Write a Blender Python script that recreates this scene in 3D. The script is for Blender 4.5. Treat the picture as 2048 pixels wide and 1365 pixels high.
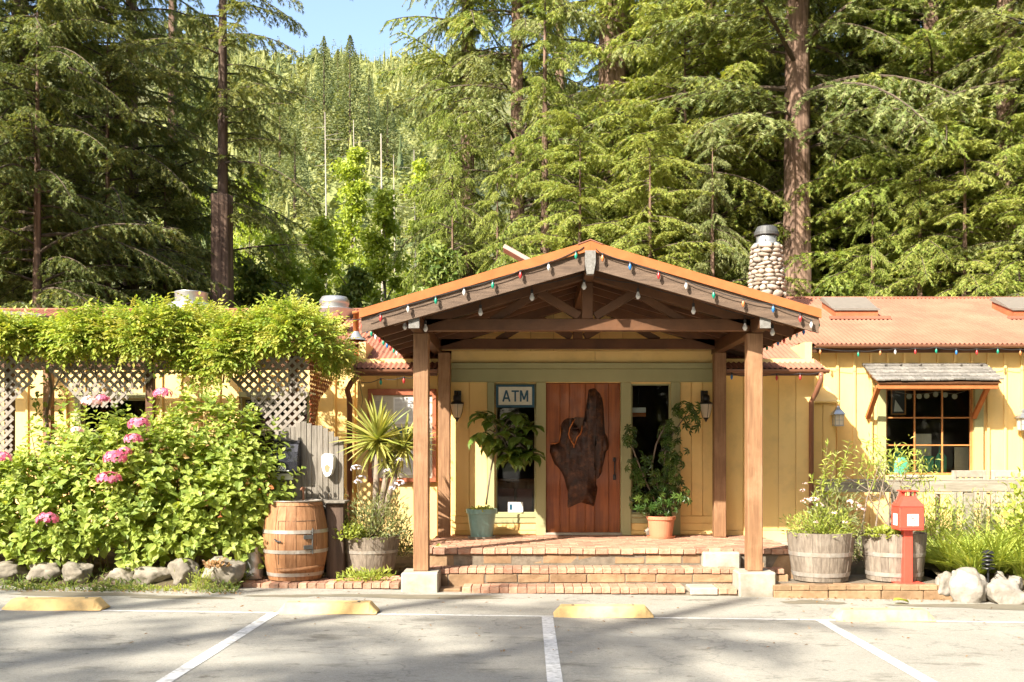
import bpy, math, random
import numpy as np
from mathutils import Matrix, Vector

for o in list(bpy.data.objects):
    bpy.data.objects.remove(o)
scene = bpy.context.scene
COL = scene.collection
random.seed(7)
RS = np.random.RandomState(11)

# ------------------------------------------------------------------ camera, world, sun, exposure
cam_d = bpy.data.cameras.new('camera')
cam = bpy.data.objects.new('camera', cam_d)
COL.objects.link(cam)
cam.location = (0, 0, 1.6)
cam.rotation_euler = (math.radians(90), 0, 0)
cam_d.sensor_width = 36.0
cam_d.lens = 35.0
cam_d.shift_x = -0.0156
cam_d.shift_y = 0.1103
cam_d.clip_start = 0.1
cam_d.clip_end = 5000
scene.camera = cam

SUN = Vector((0.845, 1.0, -0.97)).normalized()          # the way the light travels
elev = math.asin(-SUN.z)
world = bpy.data.worlds.new('World')
scene.world = world
world.use_nodes = True
wn = world.node_tree
bg = wn.nodes['Background']
sky = wn.nodes.new('ShaderNodeTexSky')
sky.sky_type = 'NISHITA'
sky.sun_disc = False
sky.sun_elevation = elev
sky.sun_rotation = math.atan2(-SUN.x, -SUN.y)
sky.dust_density = 2.5
sky.ozone_density = 0.6
sky.air_density = 1.0
wn.links.new(sky.outputs[0], bg.inputs[0])
bg.inputs[1].default_value = 0.15
sun_d = bpy.data.lights.new('sun', 'SUN')
sun_d.energy = 5.0
sun_d.angle = math.radians(0.53)
sun_d.color = (1.0, 0.93, 0.82)
sun = bpy.data.objects.new('sun', sun_d)
COL.objects.link(sun)
sun.rotation_euler = SUN.to_track_quat('-Z', 'Y').to_euler()
sun.location = (-30, -35, 40)
vs = scene.view_settings
vs.view_transform = 'Standard'
vs.look = 'None'
vs.gamma = 1.0
vs.use_curve_mapping = False
vs.exposure = 1.48
cy = scene.cycles
cy.max_bounces = 8
cy.diffuse_bounces = 4
cy.glossy_bounces = 3
cy.transmission_bounces = 6
cy.transparent_max_bounces = 12
cy.use_denoising = True
cy.sample_clamp_indirect = 6.0

# ------------------------------------------------------------------ helpers
FPX, VX, HY, HC = 1991.0, 1056.0, 908.5, 1.6
def W(px, py, Y):
    """point of the place at depth Y that the survey of the photograph puts at (px, py)"""
    return ((px - VX) * Y / FPX, Y, HC - (py - HY) * Y / FPX)
def WX(px, Y): return (px - VX) * Y / FPX
def WZ(py, Y): return HC - (py - HY) * Y / FPX

_cb = [(sx, sy, sz) for sx in (-1, 1) for sy in (-1, 1) for sz in (-1, 1)]
_ci = {c: i for i, c in enumerate(_cb)}
def _cham_topology():
    F = []
    vid = lambda c, k: _ci[c] * 3 + k                     # k: the axis on which this vertex is at full extent
    pos = {}
    for c in _cb:
        for k in range(3):
            p = [x * 0.8 for x in c]; p[k] = c[k]; pos[vid(c, k)] = Vector(p)
    def put(f):
        a, b, c = pos[f[0]], pos[f[1]], pos[f[2]]
        n = (b - a).cross(c - a); m = sum((pos[i] for i in f), Vector()) / len(f)
        F.append(tuple(f) if n.dot(m) > 0 else tuple(reversed(f)))
    for k in range(3):
        a, b = [i for i in range(3) if i != k]
        for s in (-1, 1):
            f = []
            for (u, v) in ((-1, -1), (1, -1), (1, 1), (-1, 1)):
                c = [0, 0, 0]; c[k] = s; c[a] = u; c[b] = v; f.append(vid(tuple(c), k))
            put(f)
        for u in (-1, 1):
            for v in (-1, 1):                               # edges along axis k
                c0 = [0, 0, 0]; c0[k] = -1; c0[a] = u; c0[b] = v
                c1 = list(c0); c1[k] = 1
                c0, c1 = tuple(c0), tuple(c1)
                put([vid(c0, a), vid(c1, a), vid(c1, b), vid(c0, b)])
    for c in _cb:
        put([vid(c, 0), vid(c, 1), vid(c, 2)])
    return F
CHAM = _cham_topology()
BOXF = [(0, 1, 3, 2), (4, 6, 7, 5), (0, 4, 5, 1), (2, 3, 7, 6), (0, 2, 6, 4), (1, 5, 7, 3)]

class MB:
    """collects shapes that become ONE mesh"""
    def __init__(s):
        s.v = []; s.f = []
    def add(s, vs, fs):
        n = len(s.v)
        s.v += [tuple(v) for v in vs]
        s.f += [tuple(i + n for i in f) for f in fs]
        return s
    def obox(s, c, R, h, b=0.0):
        c = Vector(c)
        if b > 0:
            b = min(b, 0.45 * min(h)); vs = []
            for sg in _cb:
                for k in range(3):
                    l = Vector([sg[i] * (h[i] if i == k else h[i] - b) for i in range(3)])
                    vs.append(c + R @ l)
            return s.add(vs, CHAM)
        return s.add([c + R @ Vector([sg[i] * h[i] for i in range(3)]) for sg in _cb], BOXF)
    def box(s, x0, x1, y0, y1, z0, z1, b=0.0):
        return s.obox(((x0 + x1) / 2, (y0 + y1) / 2, (z0 + z1) / 2), Matrix.Identity(3),
                      (abs(x1 - x0) / 2, abs(y1 - y0) / 2, abs(z1 - z0) / 2), b)
    def beam(s, p, q, w, h, b=0.006, up=(0, 0, 1)):
        p, q = Vector(p), Vector(q)
        x = (q - p).normalized(); z = Vector(up)
        y = z.cross(x).normalized(); z = x.cross(y)
        R = Matrix((x, y, z)).transposed()
        return s.obox((p + q) / 2, R, ((q - p).length / 2, w / 2, h / 2), b)
    def tube(s, pts, rad, n=8, caps=True):
        pts = [Vector(p) for p in pts]
        if not hasattr(rad, '__len__'): rad = [rad] * len(pts)
        base = len(s.v); prev = None
        for i, p in enumerate(pts):
            t = (pts[min(i + 1, len(pts) - 1)] - pts[max(i - 1, 0)])
            t = t.normalized() if t.length > 1e-9 else Vector((0, 0, 1))
            if prev is None:
                a = Vector((1, 0, 0)) if abs(t.x) < 0.8 else Vector((0, 1, 0))
                u = t.cross(a).normalized()
            else:
                u = (prev - t * prev.dot(t)).normalized()
            prev = u; w = t.cross(u)
            for k in range(n):
                an = 2 * math.pi * k / n
                s.v.append(tuple(p + (u * math.cos(an) + w * math.sin(an)) * rad[i]))
        for i in range(len(pts) - 1):
            for k in range(n):
                a = base + i * n + k; b = base + i * n + (k + 1) % n
                s.f.append((a, b, b + n, a + n))
        if caps:
            s.f.append(tuple(base + k for k in reversed(range(n))))
            e = base + (len(pts) - 1) * n
            s.f.append(tuple(e + k for k in range(n)))
        return s
    def lathe(s, prof, c, n=24, ax=(0, 0, 1), a0=0.0, a1=2 * math.pi):
        c = Vector(c); q = Vector((0, 0, 1)).rotation_difference(Vector(ax)).to_matrix()
        base = len(s.v); full = abs(a1 - a0 - 2 * math.pi) < 1e-6
        m = n if full else n + 1
        for r, z in prof:
            for k in range(m):
                an = a0 + (a1 - a0) * k / n
                s.v.append(tuple(c + q @ Vector((r * math.cos(an), r * math.sin(an), z))))
        for i in range(len(prof) - 1):
            for k in range(n):
                k2 = (k + 1) % m
                s.f.append((base + i * m + k, base + i * m + k2, base + (i + 1) * m + k2, base + (i + 1) * m + k))
        return s
    def prism(s, poly, f0, f1):
        """poly: 2-D outline; f0/f1 map (u,v) to the two end faces"""
        n = len(poly); b = len(s.v)
        s.v += [tuple(f0(u, v)) for u, v in poly] + [tuple(f1(u, v)) for u, v in poly]
        s.f.append(tuple(b + i for i in range(n)))
        s.f.append(tuple(b + n + i for i in reversed(range(n))))
        for i in range(n):
            j = (i + 1) % n
            s.f.append((b + i, b + n + i, b + n + j, b + j))
        return s
    def mesh(s, name='m', smooth=False):
        me = bpy.data.meshes.new(name)
        me.from_pydata(s.v, [], s.f)
        if smooth:
            me.polygons.foreach_set('use_smooth', [True] * len(me.polygons))
        me.update()
        return me

def np_mesh(name, V, T, tint=None, smooth=False):
    """triangle mesh from numpy arrays, with a per-face random number for leaf colour"""
    me = bpy.data.meshes.new(name)
    V = np.asarray(V, np.float32); T = np.asarray(T, np.int32)
    me.vertices.add(len(V)); me.vertices.foreach_set('co', V.ravel())
    me.loops.add(T.size); me.loops.foreach_set('vertex_index', T.ravel())
    me.polygons.add(len(T))
    me.polygons.foreach_set('loop_start', np.arange(0, T.size, 3, dtype=np.int32))
    me.polygons.foreach_set('loop_total', np.full(len(T), 3, np.int32))
    if tint is not None:
        a = me.attributes.new('tint', 'FLOAT', 'FACE')
        a.data.foreach_set('value', np.asarray(tint, np.float32))
    me.polygons.foreach_set('use_smooth', np.full(len(T), bool(smooth)))
    me.update(calc_edges=True)
    return me

ROOT = {}
def thing(name, label, cat, loc=(0, 0, 0), group=None):
    o = bpy.data.objects.new(name, None); COL.objects.link(o)
    o.empty_display_size = 0.1
    o.location = loc; ROOT[o.name] = Vector(loc)
    tag(o, label, cat, group)
    return o
def tag(o, label, cat, group=None):
    o['label'] = label; o['category'] = cat
    if group: o['group'] = group
    return o
def _inv(parent):
    return Matrix.Translation(-ROOT[parent.name]) if parent.name in ROOT else Matrix.Identity(4)
def link(name, me, mat, parent=None, mw=None, label=None, kind=None):
    """one mesh object; its mesh is in world coordinates unless mw places it"""
    o = bpy.data.objects.new(name, me); COL.objects.link(o)
    if mat is not None and not me.materials: me.materials.append(mat)
    if parent is not None:
        o.parent = parent; o.matrix_parent_inverse = _inv(parent)
    if mw is not None: o.matrix_basis = mw
    if label: o['label'] = label
    if kind: o['kind'] = kind
    return o
def part(name, mb, mat, parent=None, smooth=False, label=None, kind=None):
    return link(name, mb.mesh(name, smooth), mat, parent, None, label, kind)
def struct(name, mb, mat, smooth=False):
    return part(name, mb, mat, None, smooth, None, 'structure')
def frame_m(pos, x, up, s=1.0):
    x = Vector(x).normalized(); z = Vector(up); z = (z - x * z.dot(x))
    if z.length < 1e-6: z = Vector((0.3, 0.5, 0.8)); z = z - x * z.dot(x)
    z.normalize(); y = z.cross(x)
    m = Matrix((x * s, y * s, z * s)).transposed().to_4x4()
    m.translation = Vector(pos)
    return m
def box_part(name, dims, mat, parent, b=0.0):
    return part(name, MB().box(*dims, b), mat, parent)

# ------------------------------------------------------------------ materials
def nodes_of(name):
    m = bpy.data.materials.new(name); m.use_nodes = True
    nt = m.node_tree; return m, nt, nt.nodes['Principled BSDF']
def ramp(nt, stops):
    r = nt.nodes.new('ShaderNodeValToRGB'); e = r.color_ramp.elements
    while len(e) < len(stops): e.new(0.5)
    for i, (p, c) in enumerate(stops):
        e[i].position = p; e[i].color = (*c, 1)
    return r
def mat(name, c1, c2=None, rough=0.7, scale=4.0, stretch=(1, 1, 1), bump=0.0, bscale=None, rnd=0.0,
        metal=0.0, c3=None, s3=1.5, amt3=0.5, detail=6.0, spec=0.4, coat=0.0, gen=False):
    m, nt, p = nodes_of(name)
    N, L = nt.nodes, nt.links
    tc = N.new('ShaderNodeTexCoord'); mp = N.new('ShaderNodeMapping')
    mp.inputs['Scale'].default_value = stretch
    L.new(tc.outputs['Generated' if gen else 'Object'], mp.inputs['Vector'])
    info = N.new('ShaderNodeObjectInfo')
    if rnd:                                              # neighbours do not share a grain
        add = N.new('ShaderNodeVectorMath'); add.operation = 'ADD'
        mul = N.new('ShaderNodeMath'); mul.operation = 'MULTIPLY'; mul.inputs[1].default_value = 37.0
        L.new(info.outputs['Random'], mul.inputs[0]); L.new(mp.outputs[0], add.inputs[0]); L.new(mul.outputs[0], add.inputs[1])
        vec = add.outputs[0]
    else: vec = mp.outputs[0]
    c2 = c2 or tuple(x * 0.8 for x in c1)
    n = N.new('ShaderNodeTexNoise'); n.inputs['Scale'].default_value = scale; n.inputs['Detail'].default_value = detail
    n.inputs['Roughness'].default_value = 0.6
    L.new(vec, n.inputs['Vector'])
    r = ramp(nt, [(0.32, c1), (0.68, c2)]); L.new(n.outputs['Fac'], r.inputs['Fac'])
    col = r.outputs['Color']
    if c3:
        n3 = N.new('ShaderNodeTexNoise'); n3.inputs['Scale'].default_value = s3; n3.inputs['Detail'].default_value = 8
        n3.inputs['Roughness'].default_value = 0.65
        L.new(tc.outputs['Object'], n3.inputs['Vector'])
        r3 = ramp(nt, [(0.5, (0, 0, 0)), (0.72, (amt3,) * 3)]); L.new(n3.outputs['Fac'], r3.inputs['Fac'])
        mx = N.new('ShaderNodeMixRGB'); L.new(r3.outputs['Color'], mx.inputs['Fac'])
        L.new(col, mx.inputs['Color1']); mx.inputs['Color2'].default_value = (*c3, 1)
        col = mx.outputs['Color']
    if rnd:
        hs = N.new('ShaderNodeHueSaturation')
        mr = N.new('ShaderNodeMapRange'); mr.inputs['To Min'].default_value = 1 - rnd; mr.inputs['To Max'].default_value = 1 + rnd
        L.new(info.outputs['Random'], mr.inputs['Value']); L.new(mr.outputs[0], hs.inputs['Value'])
        L.new(col, hs.inputs['Color']); col = hs.outputs['Color']
    L.new(col, p.inputs['Base Color'])
    p.inputs['Roughness'].default_value = rough
    p.inputs['Metallic'].default_value = metal
    p.inputs['Specular IOR Level'].default_value = spec
    p.inputs['Coat Weight'].default_value = coat
    if bump:
        nb = N.new('ShaderNodeTexNoise'); nb.inputs['Scale'].default_value = bscale or scale * 3; nb.inputs['Detail'].default_value = 8
        L.new(vec, nb.inputs['Vector'])
        b = N.new('ShaderNodeBump'); b.inputs['Strength'].default_value = bump; b.inputs['Distance'].default_value = 0.02
        L.new(nb.outputs['Fac'], b.inputs['Height']); L.new(b.outputs[0], p.inputs['Normal'])
    return m
def plain(name, c, rough=0.5, metal=0.0, spec=0.5, coat=0.0):
    m, nt, p = nodes_of(name)
    n = nt.nodes.new('ShaderNodeTexNoise'); n.inputs['Scale'].default_value = 9
    r = ramp(nt, [(0.3, c), (0.75, tuple(x * 0.86 for x in c))]); nt.links.new(n.outputs['Fac'], r.inputs['Fac'])
    nt.links.new(r.outputs['Color'], p.inputs['Base Color'])
    p.inputs['Roughness'].default_value = rough; p.inputs['Metallic'].default_value = metal
    p.inputs['Specular IOR Level'].default_value = spec; p.inputs['Coat Weight'].default_value = coat
    return m
def leafmat(name, stops, trans=0.4, rough=0.45, spec=0.35, tcol=None):
    m, nt, p = nodes_of(name)
    N, L = nt.nodes, nt.links
    at = N.new('ShaderNodeAttribute'); at.attribute_name = 'tint'
    info = N.new('ShaderNodeObjectInfo')
    ad = N.new('ShaderNodeMath'); ad.operation = 'ADD'; L.new(at.outputs['Fac'], ad.inputs[0]); L.new(info.outputs['Random'], ad.inputs[1])
    fr = N.new('ShaderNodeMath'); fr.operation = 'FRACT'; L.new(ad.outputs[0], fr.inputs[0])
    k = len(stops) - 1
    r = ramp(nt, [(i / k, c) for i, c in enumerate(stops)]); L.new(fr.outputs[0], r.inputs['Fac'])
    L.new(r.outputs['Color'], p.inputs['Base Color'])
    p.inputs['Roughness'].default_value = rough; p.inputs['Specular IOR Level'].default_value = spec
    t = N.new('ShaderNodeBsdfTranslucent')
    g = N.new('ShaderNodeMixRGB'); g.blend_type = 'MULTIPLY'; g.inputs['Fac'].default_value = 1
    L.new(r.outputs['Color'], g.inputs['Color1']); g.inputs['Color2'].default_value = (*(tcol or (1.25, 1.15, 0.5)), 1)
    L.new(g.outputs[0], t.inputs['Color'])
    mx = N.new('ShaderNodeMixShader'); mx.inputs['Fac'].default_value = trans
    L.new(p.outputs[0], mx.inputs[1]); L.new(t.outputs[0], mx.inputs[2])
    L.new(mx.outputs[0], N['Material Output'].inputs['Surface'])
    return m
def glassmat(name, tint=(0.9, 0.95, 0.92), rough=0.02):
    m = bpy.data.materials.new(name); m.use_nodes = True
    nt = m.node_tree; N, L = nt.nodes, nt.links
    N.remove(N['Principled BSDF'])
    tr = N.new('ShaderNodeBsdfTransparent'); tr.inputs['Color'].default_value = (*tint, 1)
    gl = N.new('ShaderNodeBsdfGlossy'); gl.inputs['Roughness'].default_value = rough
    fr = N.new('ShaderNodeFresnel'); fr.inputs['IOR'].default_value = 1.5
    mx = N.new('ShaderNodeMixShader')
    L.new(fr.outputs[0], mx.inputs['Fac']); L.new(tr.outputs[0], mx.inputs[1]); L.new(gl.outputs[0], mx.inputs[2])
    L.new(mx.outputs[0], N['Material Output'].inputs['Surface'])
    return m

YEL = (0.845, 0.60, 0.245)
MAT = dict(
    yellow=mat('yellow_paint', YEL, (0.79, 0.54, 0.19), 0.65, 1.3, (1, 1, 0.25), 0.12, 20, 0.05, c3=(0.52, 0.37, 0.16), s3=4.0, amt3=0.35),
    green=mat('sage_paint', (0.37, 0.36, 0.185), (0.33, 0.32, 0.16), 0.55, 3, (1, 1, 0.3), 0.05, 25, 0.03),
    lidgrey=plain('skylight_lid', (0.19, 0.165, 0.135), 0.6),
    hatch=plain('hatch_pink', (0.42, 0.29, 0.25), 0.6),
    deckwood=mat('deck_underside', (0.30, 0.15, 0.065), (0.20, 0.095, 0.04), 0.6, 3, (1, 0.5, 1), 0.15, 18, 0.15),
    beam=mat('stained_timber', (0.13, 0.055, 0.021), (0.07, 0.03, 0.011), 0.55, 3, (1, 0.5, 1), 0.15, 18, 0.12),
    post=mat('post_timber', (0.30, 0.165, 0.08), (0.18, 0.088, 0.04), 0.6, 7, (6, 6, 0.4), 0.25, 22, 0.06, c3=(0.46, 0.27, 0.15), s3=2.2, amt3=0.5),
    barge=mat('weathered_barge', (0.165, 0.11, 0.072), (0.085, 0.055, 0.036), 0.75, 5, (0.6, 6, 6), 0.3, 25, 0.06),
    endgrain=mat('grey_endgrain', (0.24, 0.23, 0.21), (0.15, 0.14, 0.12), 0.85, 30, bump=0.3),
    orange=mat('orange_roof_trim', (0.40, 0.145, 0.05), (0.33, 0.112, 0.037), 0.75, 6, bump=0.03, spec=0.15),
    roof=mat('terracotta_metal', (0.32, 0.14, 0.09), (0.25, 0.104, 0.065), 0.8, 2.2, (1, 1, 1), 0.04, 10, 0.0, spec=0.15, c3=(0.22, 0.095, 0.065), s3=1.1, amt3=0.5),
    gutter=plain('gutter_brown', (0.23, 0.10, 0.055), 0.45),
    brick=mat('brick', (0.44, 0.24, 0.155), (0.33, 0.165, 0.10), 0.85, 9, bump=0.45, bscale=35, rnd=0.30, c3=(0.40, 0.31, 0.22), s3=5, amt3=0.6),
    mortar=mat('mortar', (0.20, 0.165, 0.12), (0.12, 0.098, 0.07), 0.95, 14, bump=0.35),
    stone=mat('riser_stone', (0.31, 0.20, 0.11), (0.19, 0.115, 0.058), 0.9, 6, bump=0.5, bscale=16, rnd=0.2, c3=(0.24, 0.19, 0.10), s3=4, amt3=0.5),
    concrete=mat('concrete', (0.40, 0.365, 0.30), (0.29, 0.255, 0.20), 0.9, 5, bump=0.2, bscale=40, c3=(0.20, 0.165, 0.11), s3=4, amt3=0.7),
    soil=mat('soil', (0.11, 0.075, 0.045), (0.055, 0.04, 0.025), 0.95, 8, bump=0.8, bscale=14, c3=(0.12, 0.13, 0.04), s3=1.5, amt3=0.5),
    door=mat('door_wood', (0.33, 0.095, 0.018), (0.16, 0.038, 0.008), 0.4, 3.5, (5, 5, 0.35), 0.05, 12, 0.09, coat=0.2, c3=(0.10, 0.025, 0.008), s3=2.2, amt3=0.55),
    burl=mat('burl', (0.065, 0.022, 0.009), (0.012, 0.005, 0.003), 0.5, 9, bump=0.7, bscale=16, coat=0.08, c3=(0.22, 0.085, 0.03), s3=11, amt3=0.6),
    burl_edge=mat('burl_sapwood', (0.55, 0.20, 0.05), (0.40, 0.11, 0.025), 0.4, 12, bump=0.3),
    glass=glassmat('window_glass'),
    interior=mat('interior_wood', (0.13, 0.085, 0.052), (0.085, 0.054, 0.034), 0.7, 3),
    mullion=mat('orange_sash', (0.50, 0.22, 0.07), (0.42, 0.17, 0.05), 0.5, 8, bump=0.05),
    black=plain('black_metal', (0.018, 0.018, 0.02), 0.4),
    dark=plain('dark_rubber', (0.03, 0.028, 0.026), 0.7),
    steel=mat('galvanised', (0.52, 0.52, 0.50), (0.42, 0.43, 0.42), 0.38, 5, bump=0.03, metal=0.75),
    steel_dark=mat('dark_steel', (0.11, 0.11, 0.105), (0.075, 0.075, 0.07), 0.5, 6, metal=0.4),
    hoop=mat('hoop_steel', (0.42, 0.39, 0.345), (0.29, 0.25, 0.205), 0.5, 9, bump=0.05, metal=0.35, c3=(0.30, 0.17, 0.09), s3=7, amt3=0.4),
    stave=mat('grey_stave', (0.26, 0.215, 0.165), (0.13, 0.102, 0.076), 0.85, 9, (4, 4, 0.7), 0.35, 20, 0.14, c3=(0.32, 0.28, 0.225), s3=5, amt3=0.5),
    oak=mat('oak_stave', (0.36, 0.185, 0.085), (0.21, 0.095, 0.038), 0.7, 6, (4, 4, 0.5), 0.2, 16, 0.13, c3=(0.24, 0.10, 0.035), s3=4, amt3=0.6),
    picket=mat('grey_picket', (0.25, 0.222, 0.182), (0.14, 0.122, 0.096), 0.9, 8, (6, 6, 0.5), 0.35, 22, 0.14),
    lattice=mat('lattice_wood', (0.30, 0.262, 0.22), (0.21, 0.18, 0.145), 0.85, 9, bump=0.15, rnd=0.08),
    rail=mat('weathered_rail', (0.32, 0.285, 0.225), (0.20, 0.175, 0.13), 0.85, 6, (0.6, 4, 4), 0.25, 20, 0.08),
    teak=mat('silver_teak', (0.42, 0.37, 0.29), (0.30, 0.26, 0.20), 0.8, 8, bump=0.15, rnd=0.06),
    shingle=mat('cedar_shingle', (0.235, 0.218, 0.19), (0.145, 0.132, 0.112), 0.9, 7, (3, 1, 1), 0.5, 18, 0.2),
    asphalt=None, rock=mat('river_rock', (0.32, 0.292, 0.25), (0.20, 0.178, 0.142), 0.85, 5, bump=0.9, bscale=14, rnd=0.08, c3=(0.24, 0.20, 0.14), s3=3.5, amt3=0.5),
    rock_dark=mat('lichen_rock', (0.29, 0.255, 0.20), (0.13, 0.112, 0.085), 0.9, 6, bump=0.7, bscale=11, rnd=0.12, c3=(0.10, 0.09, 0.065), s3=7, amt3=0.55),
    cobble=mat('chimney_cobble', (0.40, 0.35, 0.285), (0.27, 0.225, 0.175), 0.85, 5, bump=0.5, rnd=0.4, c3=(0.30, 0.17, 0.075), s3=6, amt3=0.6),
    redbox=plain('red_enamel', (0.60, 0.075, 0.045), 0.45),
    white=plain('white_card', (0.80, 0.80, 0.77), 0.5),
    cream=plain('sign_cream', (0.72, 0.68, 0.55), 0.5),
    navy=plain('sign_blue', (0.012, 0.075, 0.125), 0.45),
    stop=mat('stop_yellow', (0.82, 0.57, 0.24), (0.70, 0.46, 0.175), 0.75, 7, bump=0.25, bscale=60, c3=(0.24, 0.18, 0.10), s3=5.5, amt3=0.6),
    line=mat('road_paint', (0.72, 0.71, 0.67), (0.50, 0.49, 0.45), 0.75, 22, bump=0.1, c3=(0.27, 0.26, 0.23), s3=11.0, amt3=0.85),
    teal=plain('teal_glaze', (0.22, 0.39, 0.36), 0.35),
    terracotta=mat('terracotta_pot', (0.56, 0.235, 0.125), (0.48, 0.19, 0.10), 0.7, 6, bump=0.1),
    bark=mat('redwood_bark', (0.27, 0.175, 0.12), (0.07, 0.041, 0.028), 0.95, 2.6, (5.5, 5.5, 0.28), 1.0, 3.2, 0.15),
    bark_dark=mat('old_bark', (0.13, 0.085, 0.06), (0.05, 0.033, 0.024), 0.95, 3, (3, 3, 0.3), 0.8, 6, 0.1),
    limb=mat('limb_bark', (0.11, 0.08, 0.055), (0.06, 0.045, 0.03), 0.95, 8),
    twig=mat('grey_twig', (0.25, 0.20, 0.15), (0.15, 0.115, 0.08), 0.9, 8),
    snag=mat('pale_snag', (0.34, 0.30, 0.24), (0.24, 0.20, 0.155), 0.9, 3, (3, 3, 0.4)),
    stem=mat('green_stem', (0.22, 0.16, 0.075), (0.15, 0.14, 0.05), 0.7, 9),
    lampglass=leafmat('frosted_glass', [(0.88, 0.84, 0.72), (0.88, 0.84, 0.72)], .5, .3, .5, (1, 1, 1)),
    bulb_clear=plain('clear_bulb', (0.72, 0.72, 0.70), 0.15),
    bulb_red=plain('red_bulb', (0.50, 0.035, 0.035), 0.3), bulb_green=plain('green_bulb', (0.01, 0.25, 0.15), 0.3),
    bulb_blue=plain('blue_bulb', (0.025, 0.16, 0.42), 0.3), bulb_white=plain('white_bulb', (0.66, 0.62, 0.58), 0.35),
    bulb_orange=plain('orange_bulb', (0.52, 0.18, 0.06), 0.3),
    greenglass=plain('green_glassware', (0.10, 0.46, 0.27), 0.15),
    tan=plain('tan_paper', (0.60, 0.55, 0.43), 0.7), grey=plain('grey_print', (0.28, 0.28, 0.28), 0.7), ink=plain('ink', (0.05, 0.05, 0.055), 0.6),
    plastic_black=plain('smoked_plastic', (0.02, 0.02, 0.024), 0.15, coat=0.4),
    redframe=mat('redwood_frame', (0.40, 0.13, 0.055), (0.30, 0.09, 0.04), 0.55, 6),
    patio=mat('patio_brick', (0.42, 0.19, 0.10), (0.33, 0.14, 0.07), 0.85, 8, bump=0.3, rnd=0.2),
)
# ------------------------------------------------------------------ ground, hill, parking lot
def hill(x, y):
    """height of the land; flat round the lodge, then a long wooded slope that is lower towards the right"""
    x = np.asarray(x, float); y = np.asarray(y, float)
    d = np.maximum(y - 45, 0)
    z = np.where(y < 150, 0.33 * d, 0.33 * 105 + 0.445 * (y - 150))
    z = np.where(y > 820, 0.33 * 105 + 0.445 * 670 - 0.25 * (y - 820), z)
    lat = 1 - 0.30 / (1 + np.exp(-(x / np.maximum(y, 20) - 0.02) * 14))
    z = z * lat
    z = z + np.where(y > 60, 1, 0) * (0.035 * np.minimum(d, 400)) * (np.sin(x * 0.021 + 1.3) + 0.6 * np.sin(x * 0.053 + y * 0.02))
    return z - 0.20
xs = np.concatenate([np.linspace(-1400, -200, 25), np.linspace(-180, 180, 61), np.linspace(200, 1400, 25)])
ys = np.concatenate([np.linspace(-1200, -60, 20), np.linspace(-40, 44, 22), np.linspace(46, 300, 60), np.linspace(310, 1400, 70)])
gx, gy = np.meshgrid(xs, ys)
gz = hill(gx, gy)
V = np.stack([gx.ravel(), gy.ravel(), gz.ravel()], 1)
nx = len(xs); i, j = np.meshgrid(np.arange(nx - 1), np.arange(len(ys) - 1)); a = (j * nx + i).ravel()
T = np.concatenate([np.stack([a, a + 1, a + nx + 1], 1), np.stack([a, a + nx + 1, a + nx], 1)])
ground_m = mat('forest_floor', (0.13, 0.135, 0.05), (0.06, 0.075, 0.025), 0.95, 0.12, bump=0.4, c3=(0.20, 0.17, 0.08), s3=0.05, amt3=0.5)
link('ground', np_mesh('ground', V, T, smooth=True), ground_m, kind='structure')

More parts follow.
